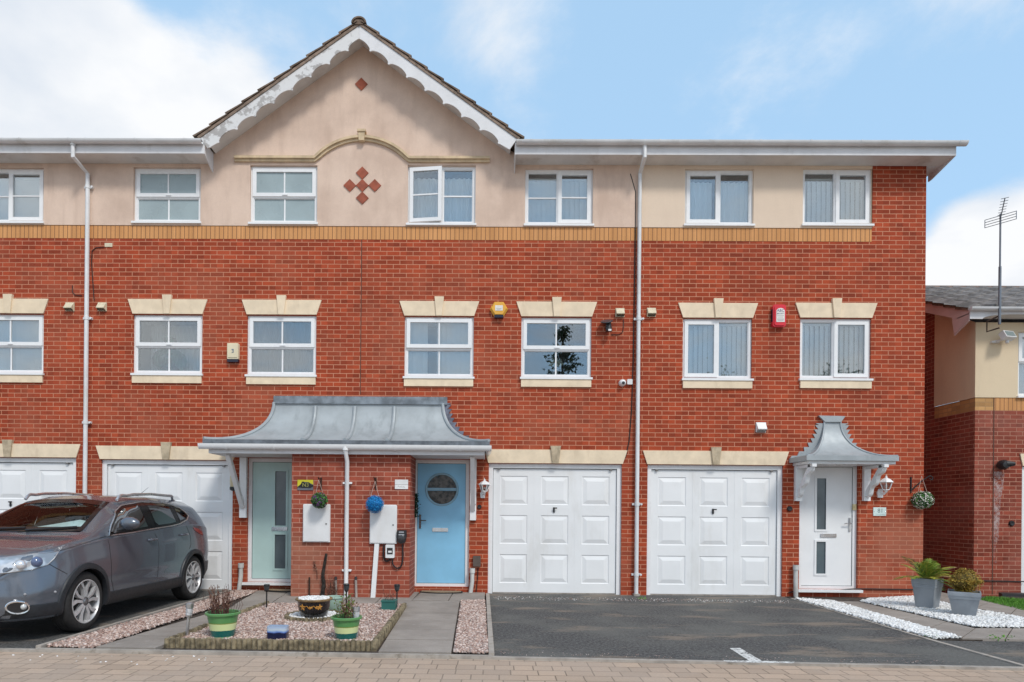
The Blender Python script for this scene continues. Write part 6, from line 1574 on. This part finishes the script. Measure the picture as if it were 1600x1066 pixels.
# ------------------------------------------------------------------ trees across the road, seen in the window glass
def tree(x, y, h, rad, kind, label, n=5200):
    t = thing('tree', label, 'tree', (x, y, -.1), 'trees across the road')
    tr = MB(); tr.tube([(x, y, -.2), (x+.1, y, h*.3), (x+.05, y, h*.6), (x, y, h*.93)], [.24, .19, .12, .03], 10)
    cl = []
    if kind == 'conifer':
        for k in range(95):
            u = rng.random()**.8; zz_ = h*(.16+.84*u); rr = rad*(1-u)**.75*rng.uniform(.45, 1.1)+.12; a = rng.uniform(0, 2*PI); e = Vector((x+rr*math.cos(a), y+rr*math.sin(a), zz_-rr*.18)); tr.tube([(x, y, zz_), tuple(e)], [.04, .012], 5)
            for j in range(int(n/95)): q = Vector((x, y, zz_)).lerp(e, rng.uniform(.35, 1.08)); cl.append((q.x+rng.normal(0, .17), q.y+rng.normal(0, .17), q.z+rng.normal(0, .13)-.05))
        ml = [leafm("conifer_dark", (.035, .06, .03)), leafm("conifer_mid", (.06, .095, .04))]; sz = .22
    else:
        cs_ = []
        for k in range(34):
            a = rng.uniform(0, 2*PI); u = rng.random(); rr = rad*math.sqrt(rng.random()); zz_ = h*(.42+.52*u); e = Vector((x+rr*math.cos(a)*(1-.4*abs(u-.4)), y+rr*math.sin(a), zz_)); cs_.append(e); tr.tube([(x, y, h*.32+.3*zz_*.3), tuple(e.lerp(Vector((x, y, zz_)), .5)), tuple(e)], [.07, .04, .012], 5)
        for e in cs_:
            for j in range(int(n/34)): cl.append((e.x+rng.normal(0, .42), e.y+rng.normal(0, .42), e.z+rng.normal(0, .34)))
        ml = [leafm("broadleaf_dark", (.03, .065, .015)), leafm("broadleaf_mid", (.06, .11, .025)), leafm("broadleaf_olive", (.09, .12, .03))]; sz = .17
    put('trunk', tr, mk("grey_bark", (.08, .06, .045), .95, var=.3, scale=8, bump=.7), t); put('crown', leaf_mesh('crown', cl, sz, ml, 1), None, t)
tree(3.9, -24, 11.4, 2.7, 'conifer', "tall dark conifer across the road, mirrored in the first floor window by the downpipe", 3600)
tree(14.2, -27, 10.2, 2.8, 'broad', "broad dark tree across the road, mirrored in the window left of the red alarm box")
tree(20.5, -26, 10.0, 3.0, 'broad', "broad olive tree across the road, mirrored low in the far right first floor window")
# ------------------------------------------------------------------ the parked car
CXC, YRC = -5.475, -.22                       # centre line and rear bumper in the world; the nose points at the street
cw = lambda u, v, z: (CXC+v, YRC-u, z)
def ctl(*p): a = np.array(p); return lambda u: np.interp(u, a[:, 0], a[:, 1])
Ztop = ctl((0, .95), (.03, 1.02), (.10, 1.10), (.22, 1.24), (.42, 1.46), (.48, 1.53), (.62, 1.555), (1.0, 1.585), (1.6, 1.598), (2.1, 1.58), (2.45, 1.52), (2.7, 1.42), (3.0, 1.26), (3.28, 1.115), (3.42, 1.075), (3.7, 1.04), (4.0, .975), (4.18, .905), (4.29, .82), (4.35, .70), (4.377, .61))
Zbot = ctl((0, .58), (.04, .44), (.15, .33), (.5, .26), (1, .22), (3.3, .22), (4.0, .22), (4.25, .235), (4.34, .31), (4.377, .48))
Wid = ctl((0, .58), (.03, .69), (.12, .80), (.3, .87), (.6, .897), (1.2, .903), (3.2, .90), (3.7, .893), (3.92, .865), (4.10, .80), (4.24, .70), (4.32, .58), (4.36, .46), (4.377, .36))
Zblt = ctl((0, .92), (.1, 1.05), (.4, 1.14), (.9, 1.17), (1.4, 1.15), (2, 1.115), (2.6, 1.075), (3.0, 1.05), (3.3, 1.02), (3.6, .985), (3.8, .945), (4.0, .885), (4.2, .80), (4.32, .71), (4.377, .585))
def sm1(f, u, d=.05): return sum(float(f(u+k*d))*w for k, w in ((-1, .25), (0, .5), (1, .25)))
def section(u):
    w, zr, zb = sm1(Wid, u, .03), sm1(Ztop, u, .035), sm1(Zbot, u, .03); zl = min(sm1(Zblt, u, .05), zr-.05)
    h = zr-zl; g = min(1, max(0, (h-.07)/.33)); lp_ = lambda a, b: a+(b-a)*g
    zm = zb+(zl-zb)*.5; nf = min(1, max(0, (u-3.8)/.35))
    we = lp_(.86, .70)*w
    pts = [(.0, zb-.01), (.80*w, zb), (.955*w, zb+.05), (.98*w, zb+(zl-zb)*.22), (.988*w, zb+(zl-zb)*.36), (1.0*w, zm), ((.993-.035*nf)*w, zb+(zl-zb)*.72), ((.975-.06*nf)*w, zb+(zl-zb)*.88), ((lp_(.968, .965)-.06*nf)*w, zl-.018), ((.955-.06*nf)*w, zl),
           (lp_(.925, .885)*w, zl+.33*h), (lp_(.90, .80)*w, zl+.68*h), (we, zr-lp_(.018, .072)), (we*.86, zr-lp_(.010, .030)), (we*.5, zr-.006), (0, zr)]
    return pts
def catmull(pts, n=4):
    o = []; m = len(pts)
    for i in range(m-1):
        p0, p1, p2, p3 = [np.array(pts[min(max(j, 0), m-1)]) for j in (i-1, i, i+1, i+2)]
        for k in range(n):
            t = k/n; o.append(.5*((2*p1)+(p2-p0)*t+(2*p0-5*p1+4*p2-p3)*t*t+(3*p1-p0-3*p2+p3)*t**3))
    return o+[np.array(pts[-1])]
US = np.concatenate([[0.0, .012], np.arange(.03, .6, .03), np.arange(.6, 3.9, .04), np.arange(3.9, 4.36, .022), [4.366, 4.377]])
secs = [np.array(catmull(section(u), 4)) for u in US]
def Yat(u, z):
    s = np.array(catmull(section(u), 4)); k = len(s)-13
    o = np.argsort(s[4:k, 1], kind='stable'); return float(np.interp(z, s[4:k][o, 1], s[4:k][o, 0]))
NS = len(secs[0]); V = []; 
for u, s in zip(US, secs): V += [(u, v, z) for v, z in s]+[(u, -v, z) for v, z in s[-2:0:-1]]
NR = 2*NS-2; F_ = []
AX = (.83, 3.476); RA = .385; ZW = .345
def in_poly(poly, x, y):
    c = False
    for i in range(len(poly)):
        (x0, y0), (x1, y1) = poly[i], poly[i-1]
        if (y0 > y) != (y1 > y) and x < (x1-x0)*(y-y0)/(y1-y0)+x0: c = not c
    return c
DLO_F = [(3.00, 1.075), (2.86, 1.20), (2.62, 1.36), (2.42, 1.445), (2.08, 1.485), (2.06, 1.14), (2.5, 1.105)]
DLO_R = [(1.92, 1.485), (1.45, 1.48), (1.30, 1.465), (1.27, 1.19), (1.5, 1.165), (1.90, 1.147)]
DLO_Q = [(1.22, 1.455), (1.05, 1.42), (.92, 1.36), (.86, 1.30), (.98, 1.235), (1.20, 1.195)]
WS = [(-.66, 1.135), (-.40, 1.128), (0, 1.125), (.40, 1.128), (.66, 1.135), (.535, 1.485), (.3, 1.515), (0, 1.522), (-.3, 1.515), (-.535, 1.485)]
RWN = [(-.50, 1.19), (0, 1.18), (.50, 1.19), (.44, 1.44), (0, 1.465), (-.44, 1.44)]
def shrink(poly, d):
    a = Vector((sum(p[0] for p in poly)/len(poly), sum(p[1] for p in poly)/len(poly))); o = []
    n = len(poly); ar = sum(poly[i-1][0]*poly[i][1]-poly[i][0]*poly[i-1][1] for i in range(n)); s = 1 if ar > 0 else -1
    for i in range(n):
        p, q, r_ = Vector(poly[i-1]), Vector(poly[i]), Vector(poly[(i+1) % n]); e1, e2 = (q-p).normalized(), (r_-q).normalized()
        n1, n2 = Vector((-e1.y, e1.x))*s, Vector((-e2.y, e2.x))*s; b = (n1+n2).normalized(); o.append(tuple(q+b*d/max(.5, b.dot(n1))))
    return o
def keep(c):
    u, v, z = c
    for ax in AX:
        if abs(v) > .55 and math.hypot(u-ax, z-ZW) < RA and z < ZW+RA: return False
    if z > 1.06 and abs(v) > .55:
        for pl in (DLO_F, DLO_R, DLO_Q):
            if in_poly(pl, u, z): return False
    if 2.3 < u < 3.4 and z > 1.1 and in_poly(WS, v, z): return False
    if u < .46 and z > 1.15 and in_poly(RWN, v, z): return False
    return True
for i in range(len(US)-1):
    for k in range(NR):
        q = (i*NR+k, i*NR+(k+1) % NR, (i+1)*NR+(k+1) % NR, (i+1)*NR+k)
        if keep(np.mean([V[j] for j in q], axis=0)) or False: F_.append(q)
full = [(i*NR+k, i*NR+(k+1) % NR, (i+1)*NR+(k+1) % NR, (i+1)*NR+k) for i in range(len(US)-1) for k in range(NR)]
F_ += [list(range(NR)), list(range((len(US)-1)*NR, len(US)*NR))[::-1]]
VW = [cw(*p) for p in V]
bvh = BVHTree.FromPolygons([Vector(p) for p in VW], full+F_[-2:])
car = thing('parked_car', "dark grey crossover car with silver roof rails parked nose out on the left drive", 'car', (CXC, YRC-2.2, 0))
def carpaint():
    s = NT("grey_car_paint"); n = s.noise(s.coord(), 900, 1)
    c = s.mix(n, (.10, .116, .145), (.17, .19, .225)); b = s.bsdf(c, .25, .5, None, .5, .7); return s.m
paint_m = carpaint(); clad_m = mk("car_dark_plastic", (.022, .025, .030), .45, var=.1, scale=20); tint_m = glass_mat("tinted_car_glass", (.06, .065, .065), .0, .008, 1.3, (.40, .42, .44)); wsg = glass_mat("windscreen_glass", (.68, .78, .76), .02, .008, 1.36, (.7, .75, .8))
rub = mk("tyre_rubber", (.022, .021, .021), .75, var=.15, scale=20, bump=.4, bscale=60)
me = bpy.data.meshes.new('body'); me.from_pydata(VW, [], F_); me.materials.append(paint_m)
bmm = bmesh.new(); bmm.from_mesh(me); bmesh.ops.remove_doubles(bmm, verts=bmm.verts, dist=.0005); bmesh.ops.recalc_face_normals(bmm, faces=bmm.faces); bmm.to_mesh(me); bmm.free()
finish(me, 50); body = put('body', me, None, car)
def surf_patch(poly, off, fn, step=.035):
    """triangulated patch over a 2-D outline laid on the body; fn maps (a,b,offset) to a world point"""
    pts = []; n = len(poly)
    for i in range(n):
        a, b = Vector(poly[i]), Vector(poly[(i+1) % n]); m = max(1, int((b-a).length/step)); pts += [a.lerp(b, k/m) for k in range(m)]
    nb = len(pts); x0, x1 = min(p.x for p in pts), max(p.x for p in pts); y0, y1 = min(p.y for p in pts), max(p.y for p in pts)
    ins = shrink([tuple(p) for p in poly], step*.4)
    for a in np.arange(x0, x1, step):
        for b in np.arange(y0, y1, step):
            if in_poly(ins, a, b): pts.append(Vector((a, b)))
    vs, _, fs, *_r = delaunay_2d_cdt(pts, [], [list(range(nb))], 1, 1e-5)
    return [fn(v.x, v.y, off) for v in vs], [tuple(f) for f in fs]
def ring_patch(poly, w, off, fn, step=.035):
    inn = shrink(poly, w); o, i_ = [], []
    for k in range(len(poly)):
        a, b = Vector(poly[k]), Vector(poly[(k+1) % len(poly)]); c, d = Vector(inn[k]), Vector(inn[(k+1) % len(poly)]); m = max(1, int((b-a).length/step))
        o += [a.lerp(b, j/m) for j in range(m)]; i_ += [c.lerp(d, j/m) for j in range(m)]
    n = len(o); vs = [fn(p.x, p.y, off) for p in o]+[fn(p.x, p.y, off) for p in i_]+[fn(p.x, p.y, -.02) for p in i_]
    return vs, [(k, (k+1) % n, n+(k+1) % n, n+k) for k in range(n)]+[(n+k, n+(k+1) % n, 2*n+(k+1) % n, 2*n+k) for k in range(n)]
def side_fn(sg): return lambda u, z, off: cw(u, sg*(Yat(u, z)+off), z)
def ws_fn(v, z, off):                       # windscreen: find u on the raked face for (v, z)
    lo, hi = 2.2, 3.5
    for _ in range(22):
        m = (lo+hi)/2; s = np.array(catmull(section(m), 4)); k = len(s)-14; vv, zz_ = s[k-6:, 0][::-1], s[k-6:, 1][::-1]
        zt = float(np.interp(abs(v), vv, zz_))
        if zt > z: lo = m
        else: hi = m
    return cw(lo+off*.8, v, z+off*.6)
def rear_fn(v, z, off):
    lo, hi = .02, .6
    for _ in range(22):
        m = (lo+hi)/2; s = np.array(catmull(section(m), 4)); k = len(s)-14
        if float(np.interp(abs(v), s[k-6:, 0][::-1], s[k-6:, 1][::-1])) < z: lo = m
        else: hi = m
    return cw(lo-off, v, z+off*.5)
win_glass = mk("car_window_edge", (.008, .008, .009), .15, var=.05)
for sg in (1, -1):
    for pl, nm in ((DLO_F, 'side_window'), (DLO_R, 'side_window'), (DLO_Q, 'quarter_window')):
        g = put(nm, raw_mesh(nm, *surf_patch(pl, .003, side_fn(sg)), tint_m if pl is not DLO_F else glass_mat("door_glass", (.30, .34, .33), .0, .008, 1.3, (.42, .44, .46)), 60), None, car)
        put('window_seal', raw_mesh('window_seal', *ring_patch(pl, .03, .006, side_fn(sg)), win_glass, 40), None, g)
    out = DLO_F[:4]+[(2.0, 1.495), (1.45, 1.492), (1.25, 1.468)]+DLO_Q[1:5]+[(1.25, 1.18), (1.5, 1.155), (2.0, 1.128), (2.5, 1.095)]
    f = side_fn(sg); pth = []
    for k in range(len(out)):
        a, b = Vector(out[k]), Vector(out[(k+1) % len(out)]); m = max(1, int((b-a).length/.05)); pth += [f(*a.lerp(b, j/m), .008) for j in range(m)]
    put('window_trim', MB().tube(pth, .0085, 6, closed=True), mk("satin_trim", (.62, .62, .63), .3, metal=.9), car)
    # black pillar panels between the windows
    for a, b in ((1.92, 2.06), (1.22, 1.27)):
        zlo, zhi = 1.13 if a > 1.5 else 1.18, 1.492 if a > 1.5 else 1.47
        put('pillar_panel', raw_mesh('pillar_panel', *surf_patch([(a-.01, zlo), (b+.01, zlo), (b+.01, zhi), (a-.01, zhi)], .005, side_fn(sg)), win_glass, 60), None, car)
wsv, wsf = surf_patch(WS, .003, ws_fn, .06)
w_ = put('windscreen', raw_mesh('windscreen', wsv, wsf, wsg, 60), None, car)
put('windscreen_seal', raw_mesh('windscreen_seal', *ring_patch(WS, .05, .007, ws_fn, .06), win_glass, 40), None, w_)
rw_ = put('rear_window', raw_mesh('rear_window', *surf_patch(RWN, .003, rear_fn, .07), glass_mat("rear_car_glass", (.55, .62, .60), .0, .008, 1.3), 60), None, car)
put('window_seal', raw_mesh('window_seal', *ring_patch(RWN, .04, .007, rear_fn, .07), win_glass, 40), None, rw_)
# cladding: arches, sills and bumper skirts
for sg in (1, -1):
    for ax in AX:
        rows = []
        for k in range(41):
            th = R(-14)+R(208)*k/40; row = []
            for r_, o_ in ((.372, -.03), (.374, .022), (.40, .026), (.435, .016), (.442, -.004)):
                u, z = ax+r_*math.cos(th), ZW+r_*math.sin(th); z = max(z, .245); row.append(cw(u, sg*(Yat(min(max(u, .06), 4.2), z)+o_), z))
            rows.append(row)
        put('arch_cladding', MB().grid(rows, flip=sg > 0), clad_m, car, 40)
        rows = []
        for k in range(25):
            th = PI*k/24*1.1-.15; rows.append([cw(ax+.384*math.cos(th), sg*v, max(.2, ZW+.384*math.sin(th))) for v in (.52, .87)])
        lin = MB().grid(rows); lin.lathe([(.001, 0), (.384, 0)], (0, 0, 0), 32, cap=False); m_ = 25*2
        for j in range(m_, len(lin.v)): x, y, z = lin.v[j]; lin.v[j] = cw(ax+x, sg*.52, max(.2, ZW+y))
        put('wheel_arch_liner', lin, black, car)
    f = side_fn(sg)
    for u0, u1, zt in ((1.24, 3.08, .40),):
        rows = [[f(u, z, o_) for z, o_ in ((zt, -.002), (zt-.01, .012), (.31, .018), (.245, .012), (.232, -.02))] for u in np.linspace(u0, u1, 30)]
        put('sill_cladding', MB().grid(rows, flip=sg < 0), clad_m, car, 40)
    rows = [[f(u, z, o_) for z, o_ in ((.565, -.002), (.555, .010), (.42, .012), (.34, .006))] for u in np.linspace(.10, .47, 14)]
    put('bumper_skirt', MB().grid(rows, flip=sg < 0), clad_m, car, 40)
    rows = [[f(u, z, o_) for z, o_ in ((.405, -.003), (.395, .014), (.33, .020), (.27, .012), (.25, -.03))] for u in np.linspace(3.86, 4.31, 24)]
    put('bumper_skirt', MB().grid(rows, flip=sg < 0), clad_m, car, 40)
    # mirror, handles, roof rail
    mc = Vector(cw(2.86, sg*1.03, 1.225)); mm = MB().ball((0, 0, 0), 1, 18, 12); mm.v = [(mc.x+v[0]*.125*(1 if v[0]*sg > 0 else .95), mc.y+v[1]*.075*(1 if v[1] < 0 else .45), mc.z+v[2]*.08*(1-.15*v[0]*sg)) for v in mm.v]
    mr_ = put('door_mirror', mm, paint_m, car, 60)
    put('mirror_foot', MB().tube([cw(2.84, sg*.87, 1.135), cw(2.84, sg*.96, 1.155), tuple(mc+Vector((0, .02, -.05)))], [.035, .03, .04], 8), black, mr_)
    for u, z in ((2.07, .985), (1.17, 1.02)):
        y_ = Yat(u, z); hm = MB().tube([cw(u+.10, sg*(y_+.0), z-.004), cw(u+.07, sg*(y_+.035), z), cw(u-.06, sg*(y_+.035), z+.006), cw(u-.09, sg*(y_+.0), z+.006)], .016, 8)
        hd_ = put('door_handle', hm, paint_m, car, 60)
    rp = [cw(2.42, sg*.60, 1.515), cw(2.34, sg*.605, 1.575)]+[cw(u, sg*(.615 if u > 1 else .60), float(Ztop(u))+.015) for u in np.arange(2.2, .95, -.15)]+[cw(.93, sg*.585, 1.56), cw(.85, sg*.58, 1.52)]
    put('roof_rail', MB().tube(smooth(rp, 3), .019, 8), mk("silver_rail", (.66, .66, .67), .3, metal=.9), car)
# features laid on the body along sight lines measured in the photo: they sit on the bodywork itself
def hit(px, py, off=.004):
    o = CAM; d = ray(px, py); loc, nrm, _i, _d = bvh.ray_cast(o, d)
    if loc is None: return None
    if nrm.dot(d) > 0: nrm = -nrm
    return loc+nrm*off
def hit_fn(px, py, off):
    h = hit(px, py, off)
    if h is None:
        k = 0
        while h is None and k < 40: px -= 1.; k += 1; h = hit(px, py, off)
    return tuple(h)
def mir(p): return (2*CXC-p[0], p[1], p[2])
def both(name, vs, fs, mat, parent=car, sm=50):
    a = put(name, raw_mesh(name, [tuple(v) for v in vs], fs, mat, sm), None, parent); b = put(name, raw_mesh(name, [mir(v) for v in vs], [tuple(f)[::-1] for f in fs], mat, sm), None, parent); return a, b
hl = [(-26, 876), (10, 871.5), (50, 866.5), (92, 861.5), (84, 873), (74, 882.5), (50, 890.5), (20, 894), (-26, 899)]
hl_m = NT("headlamp"); hn = hl_m.noise(hl_m.coord('Object', (1, 1, 1)), 7, 2); hl_m.bsdf(hl_m.mix(hl_m.rng(hn, .40, .62), (.30, .32, .35), (.62, .65, .70)), .08, .35, None, .7, 1.0)
hA, hB = both('headlight', *surf_patch(hl, .006, hit_fn, 8), hl_m.m)
def tubes_on(name, px_list, r, mat, off=.001, parent=car, closed=False):
    p = []
    for a, b in zip(px_list, px_list[1:]+(px_list[:1] if closed else [])):
        m = max(1, int(math.hypot(b[0]-a[0], b[1]-a[1])/6))
        for j in range(m):
            h = hit(a[0]+(b[0]-a[0])*j/m, a[1]+(b[1]-a[1])*j/m, off)
            if h is not None: p.append(h)
    if not closed:
        h = hit(*px_list[-1], off)
        if h is not None: p.append(h)
    if len(p) > 2: return put(name, MB().tube(p, r, 6, closed=closed), mat, parent)
tubes_on('headlight_trim', hl, .006, mk("lamp_bezel", (.5, .51, .53), .2, metal=.8), .006, hA, True)
lens = MB(); c = hit(57, 878, .0); lens.ball(tuple(c), .058, 16, 10); put('projector', lens, mk("projector_lens", (.10, .14, .26), .06, coat=1.), hA, 60)
lens = MB(); c = hit(33, 883, -.005); lens.ball(tuple(c), .05, 16, 10); put('projector', lens, mk("lamp_reflector", (.80, .81, .84), .12, metal=.5), hA, 60)
fog = [(27+17*math.cos(2*PI*k/20), 949+9.5*math.sin(2*PI*k/20)) for k in range(20)]
fA, fB = both('fog_lamp', *surf_patch(fog, .022, hit_fn, 6), black)
tubes_on('fog_bezel', fog, .011, chrome, .022, fA, True); c = hit(36, 948, .02); put('fog_lens', MB().ball(tuple(c), .03, 12, 8), mk("clear_lens", (.6, .62, .62), .1, metal=.3), fA, 60)
for k, sl in enumerate(([(167, 838), (171, 852), (174, 880), (174, 905), (178, 925)], [(239, 828), (246, 842), (248.5, 855), (248, 880), (246, 902)], [(291, 822), (297, 836), (298.5, 850), (296, 858)], [(93, 861), (120, 853), (150, 843), (166, 838)], [(76, 881), (88, 888), (105, 897)])):
    tubes_on('panel_gap', sl, .0042, mk("panel_gap_dark", (.01, .01, .011), .8), -.001)
tl = [(301, 824), (309, 826), (315.5, 831), (317, 837), (311, 834), (304, 829)]
both('tail_light', *surf_patch(tl, .006, hit_fn, 4), mk("tail_lens", (.26, .05, .055), .12, coat=1.))
for c_ in ((39, 929), (86, 925)):
    q = hit(*c_, .002); put('parking_sensor', MB().ball(tuple(q), .014, 10, 6), mk("sensor_grey", (.35, .35, .37), .3), car)
gr_ = [(-40, 832+20), (8, 867), (9, 872), (-26, 877), (-40, 877)]
# number-plate zone and grille are cut off by the frame; a dark grille closes the nose
put('grille', MB().box(CXC-.36, CXC+.36, YRC-4.40, YRC-4.30, .58, .74), black, car)
# wheels
alloy = mk("machined_alloy", (.62, .62, .63), .35, metal=.45, var=.05, scale=14); alloy_d = mk("black_alloy", (.018, .018, .019), .35, var=.1)
def wheel(ax, sg):
    c = cw(ax, sg*.885, ZW); o = -1*sg
    yy = lambda d: o*d                      # depth inward from the outer face
    t = MB(); t.lathe([(.240, yy(.012)), (.262, yy(.0)), (.300, yy(.002)), (.328, yy(.016)), (.342, yy(.045)), (.344, yy(.11)), (.342, yy(.18)), (.328, yy(.208)), (.30, yy(.222)), (.24, yy(.215))], c, 56, 'x', False)
    for d in (.065, .095, .13, .16): t.lathe([(.3455, yy(d-.004)), (.3405, yy(d)), (.3455, yy(d+.004))], c, 56, 'x', False)
    w = put('wheel', t, rub, car, 40)
    rm_ = MB().lathe([(.247, yy(.008)), (.250, yy(.0)), (.240, yy(-.002)), (.232, yy(.010)), (.226, yy(.05)), (.222, yy(.18))], c, 56, 'x', False)
    put('rim', rm_, alloy, w, 40)
    put('brake_disc', MB().lathe([(.001, yy(.10)), (.16, yy(.10)), (.16, yy(.115))], c, 32, 'x', False).lathe([(.222, yy(.16)), (.001, yy(.16))], c, 32, 'x', False), alloy_d, w, 40)
    sp, sb = MB(), MB()
    for k in range(5):
        for s_ in (-1, 1):
            a = PI/2+2*PI*k/5+s_*.21; a2 = PI/2+2*PI*k/5+s_*.34
            def pol(r_, an, d): return (c[0]+yy(d)*1., c[1]+r_*math.cos(an), c[2]+r_*math.sin(an))
            w0, w1 = .017, .030
            q = []
            for r_, an, hw in ((.052, a+s_*.1, w0), (.15, a, .022), (.236, a2, w1)):
                q.append([pol(r_, an-hw/r_*1., .012), pol(r_, an+hw/r_*.6, .006)])
            vs = [x for row in q for x in row]; bk = [(x[0]+yy(.04), x[1], x[2]) for x in vs]; n6 = 6
            fs = [(0, 1, 3, 2), (2, 3, 5, 4)]+[(0, 2, 8, 6), (2, 4, 10, 8), (1, 7, 9, 3), (3, 9, 11, 5)]
            sp.add(vs+bk, fs)
            e = [pol(.06, a-s_*.0, .028), pol(.235, a2-s_*.22, .03), pol(.235, a2-s_*.10, .03)]; sb.add([e[0], e[1], e[2]], [(0, 1, 2)])
    put('spokes', sp, alloy, w, 20); put('spoke_web', sb, alloy_d, w, 0)
    h_ = MB().lathe([(.001, yy(-.002)), (.026, yy(.0)), (.032, yy(.008)), (.05, yy(.014)), (.058, yy(.03))], c, 20, 'x', False)
    put('hub_cap', h_, mk("hub_grey", (.22, .22, .23), .3, metal=.6), w, 40)
for ax in AX:
    for sg in (1, -1): wheel(ax, sg)
# cabin
trim = mk("cabin_black", (.016, .016, .017), .6, var=.1); seatm = mk("seat_cloth", (.025, .024, .024), .85, var=.1)
put('cabin_floor', MB().box(CXC-.70, CXC+.70, YRC-3.3, YRC-.35, .36, .42).box(CXC-.70, CXC+.70, YRC-.42, YRC-.36, .42, 1.1), trim, car)
put('dashboard', MB().prism([(YRC-2.72, .72), (YRC-2.70, 1.02), (YRC-2.78, 1.10), (YRC-2.98, 1.09), (YRC-3.24, 1.085), (YRC-3.24, .72)], CXC-.70, CXC+.70, 'x').prism([(YRC-2.72, 1.06), (YRC-2.74, 1.17), (YRC-2.86, 1.16), (YRC-2.92, 1.08)], CXC-.52, CXC-.20, 'x'), trim, car, 30)
for v in (-.36, .36):
    st_ = put('seat', MB().box(CXC+v-.25, CXC+v+.25, YRC-2.35, YRC-1.85, .55, .68), seatm, car)
    m_ = MB(); m_.prism([(YRC-1.92, .62), (YRC-1.78, .62), (YRC-1.62, 1.20), (YRC-1.72, 1.22)], CXC+v-.23, CXC+v+.23, 'x'); put('seat_back', m_, seatm, st_, 30)
    put('headrest', MB().prism(rrect(CXC+v-.13, CXC+v+.13, 1.24, 1.43, .05), YRC-1.70, YRC-1.60), seatm, st_)
st_ = put('seat', MB().box(CXC-.64, CXC+.64, YRC-1.35, YRC-.9, .6, .72).prism([(YRC-.98, .7), (YRC-.85, .7), (YRC-.72, 1.22), (YRC-.82, 1.24)], CXC-.62, CXC+.62, 'x'), seatm, car)
sw = []; cc = Vector((CXC-.36, YRC-2.62, 1.02))
for k in range(28):
    a = 2*PI*k/28; sw.append(cc+Vector((.185*math.cos(a), .06*math.sin(a)*-1, .17*math.sin(a))))
put('steering_wheel', MB().tube(sw, .016, 8, closed=True).tube([sw[0], tuple(cc), sw[14]], .018, 6).tube([tuple(cc), sw[21]], .018, 6), trim, car)
put('rear_view_mirror', MB().prism(rrect(CXC-.12, CXC+.12, 1.40, 1.46, .02), YRC-2.50, YRC-2.47), trim, car)
put('windscreen_glare', raw_mesh('windscreen_glare', *surf_patch([(-.22, 1.155), (.58, 1.158), (.555, 1.265), (.44, 1.285), (.12, 1.215)], -.035, ws_fn, .06), mk("pale_glare_sheet", (.80, .84, .86), .5), 60), None, car)  # added pale sheet imitating a bright reflection in the windscreen
wp_ = MB()
for a, b in (((-.62, 1.132), (-.02, 1.16)), ((.02, 1.132), (.56, 1.175))):
    p = [Vector(ws_fn(a[0]+(b[0]-a[0])*k/8, a[1]+(b[1]-a[1])*k/8, .02)) for k in range(9)]; wp_.tube(p, [.013]+[.009]*8, 6)
put('wipers', wp_, black, w_)
put('radio_aerial', MB().tube([cw(.95, .05, 1.58), cw(.62, .05, 1.74)], [.005, .002], 6).ball(cw(.95, .05, 1.585), .025, 10, 6), black, car)
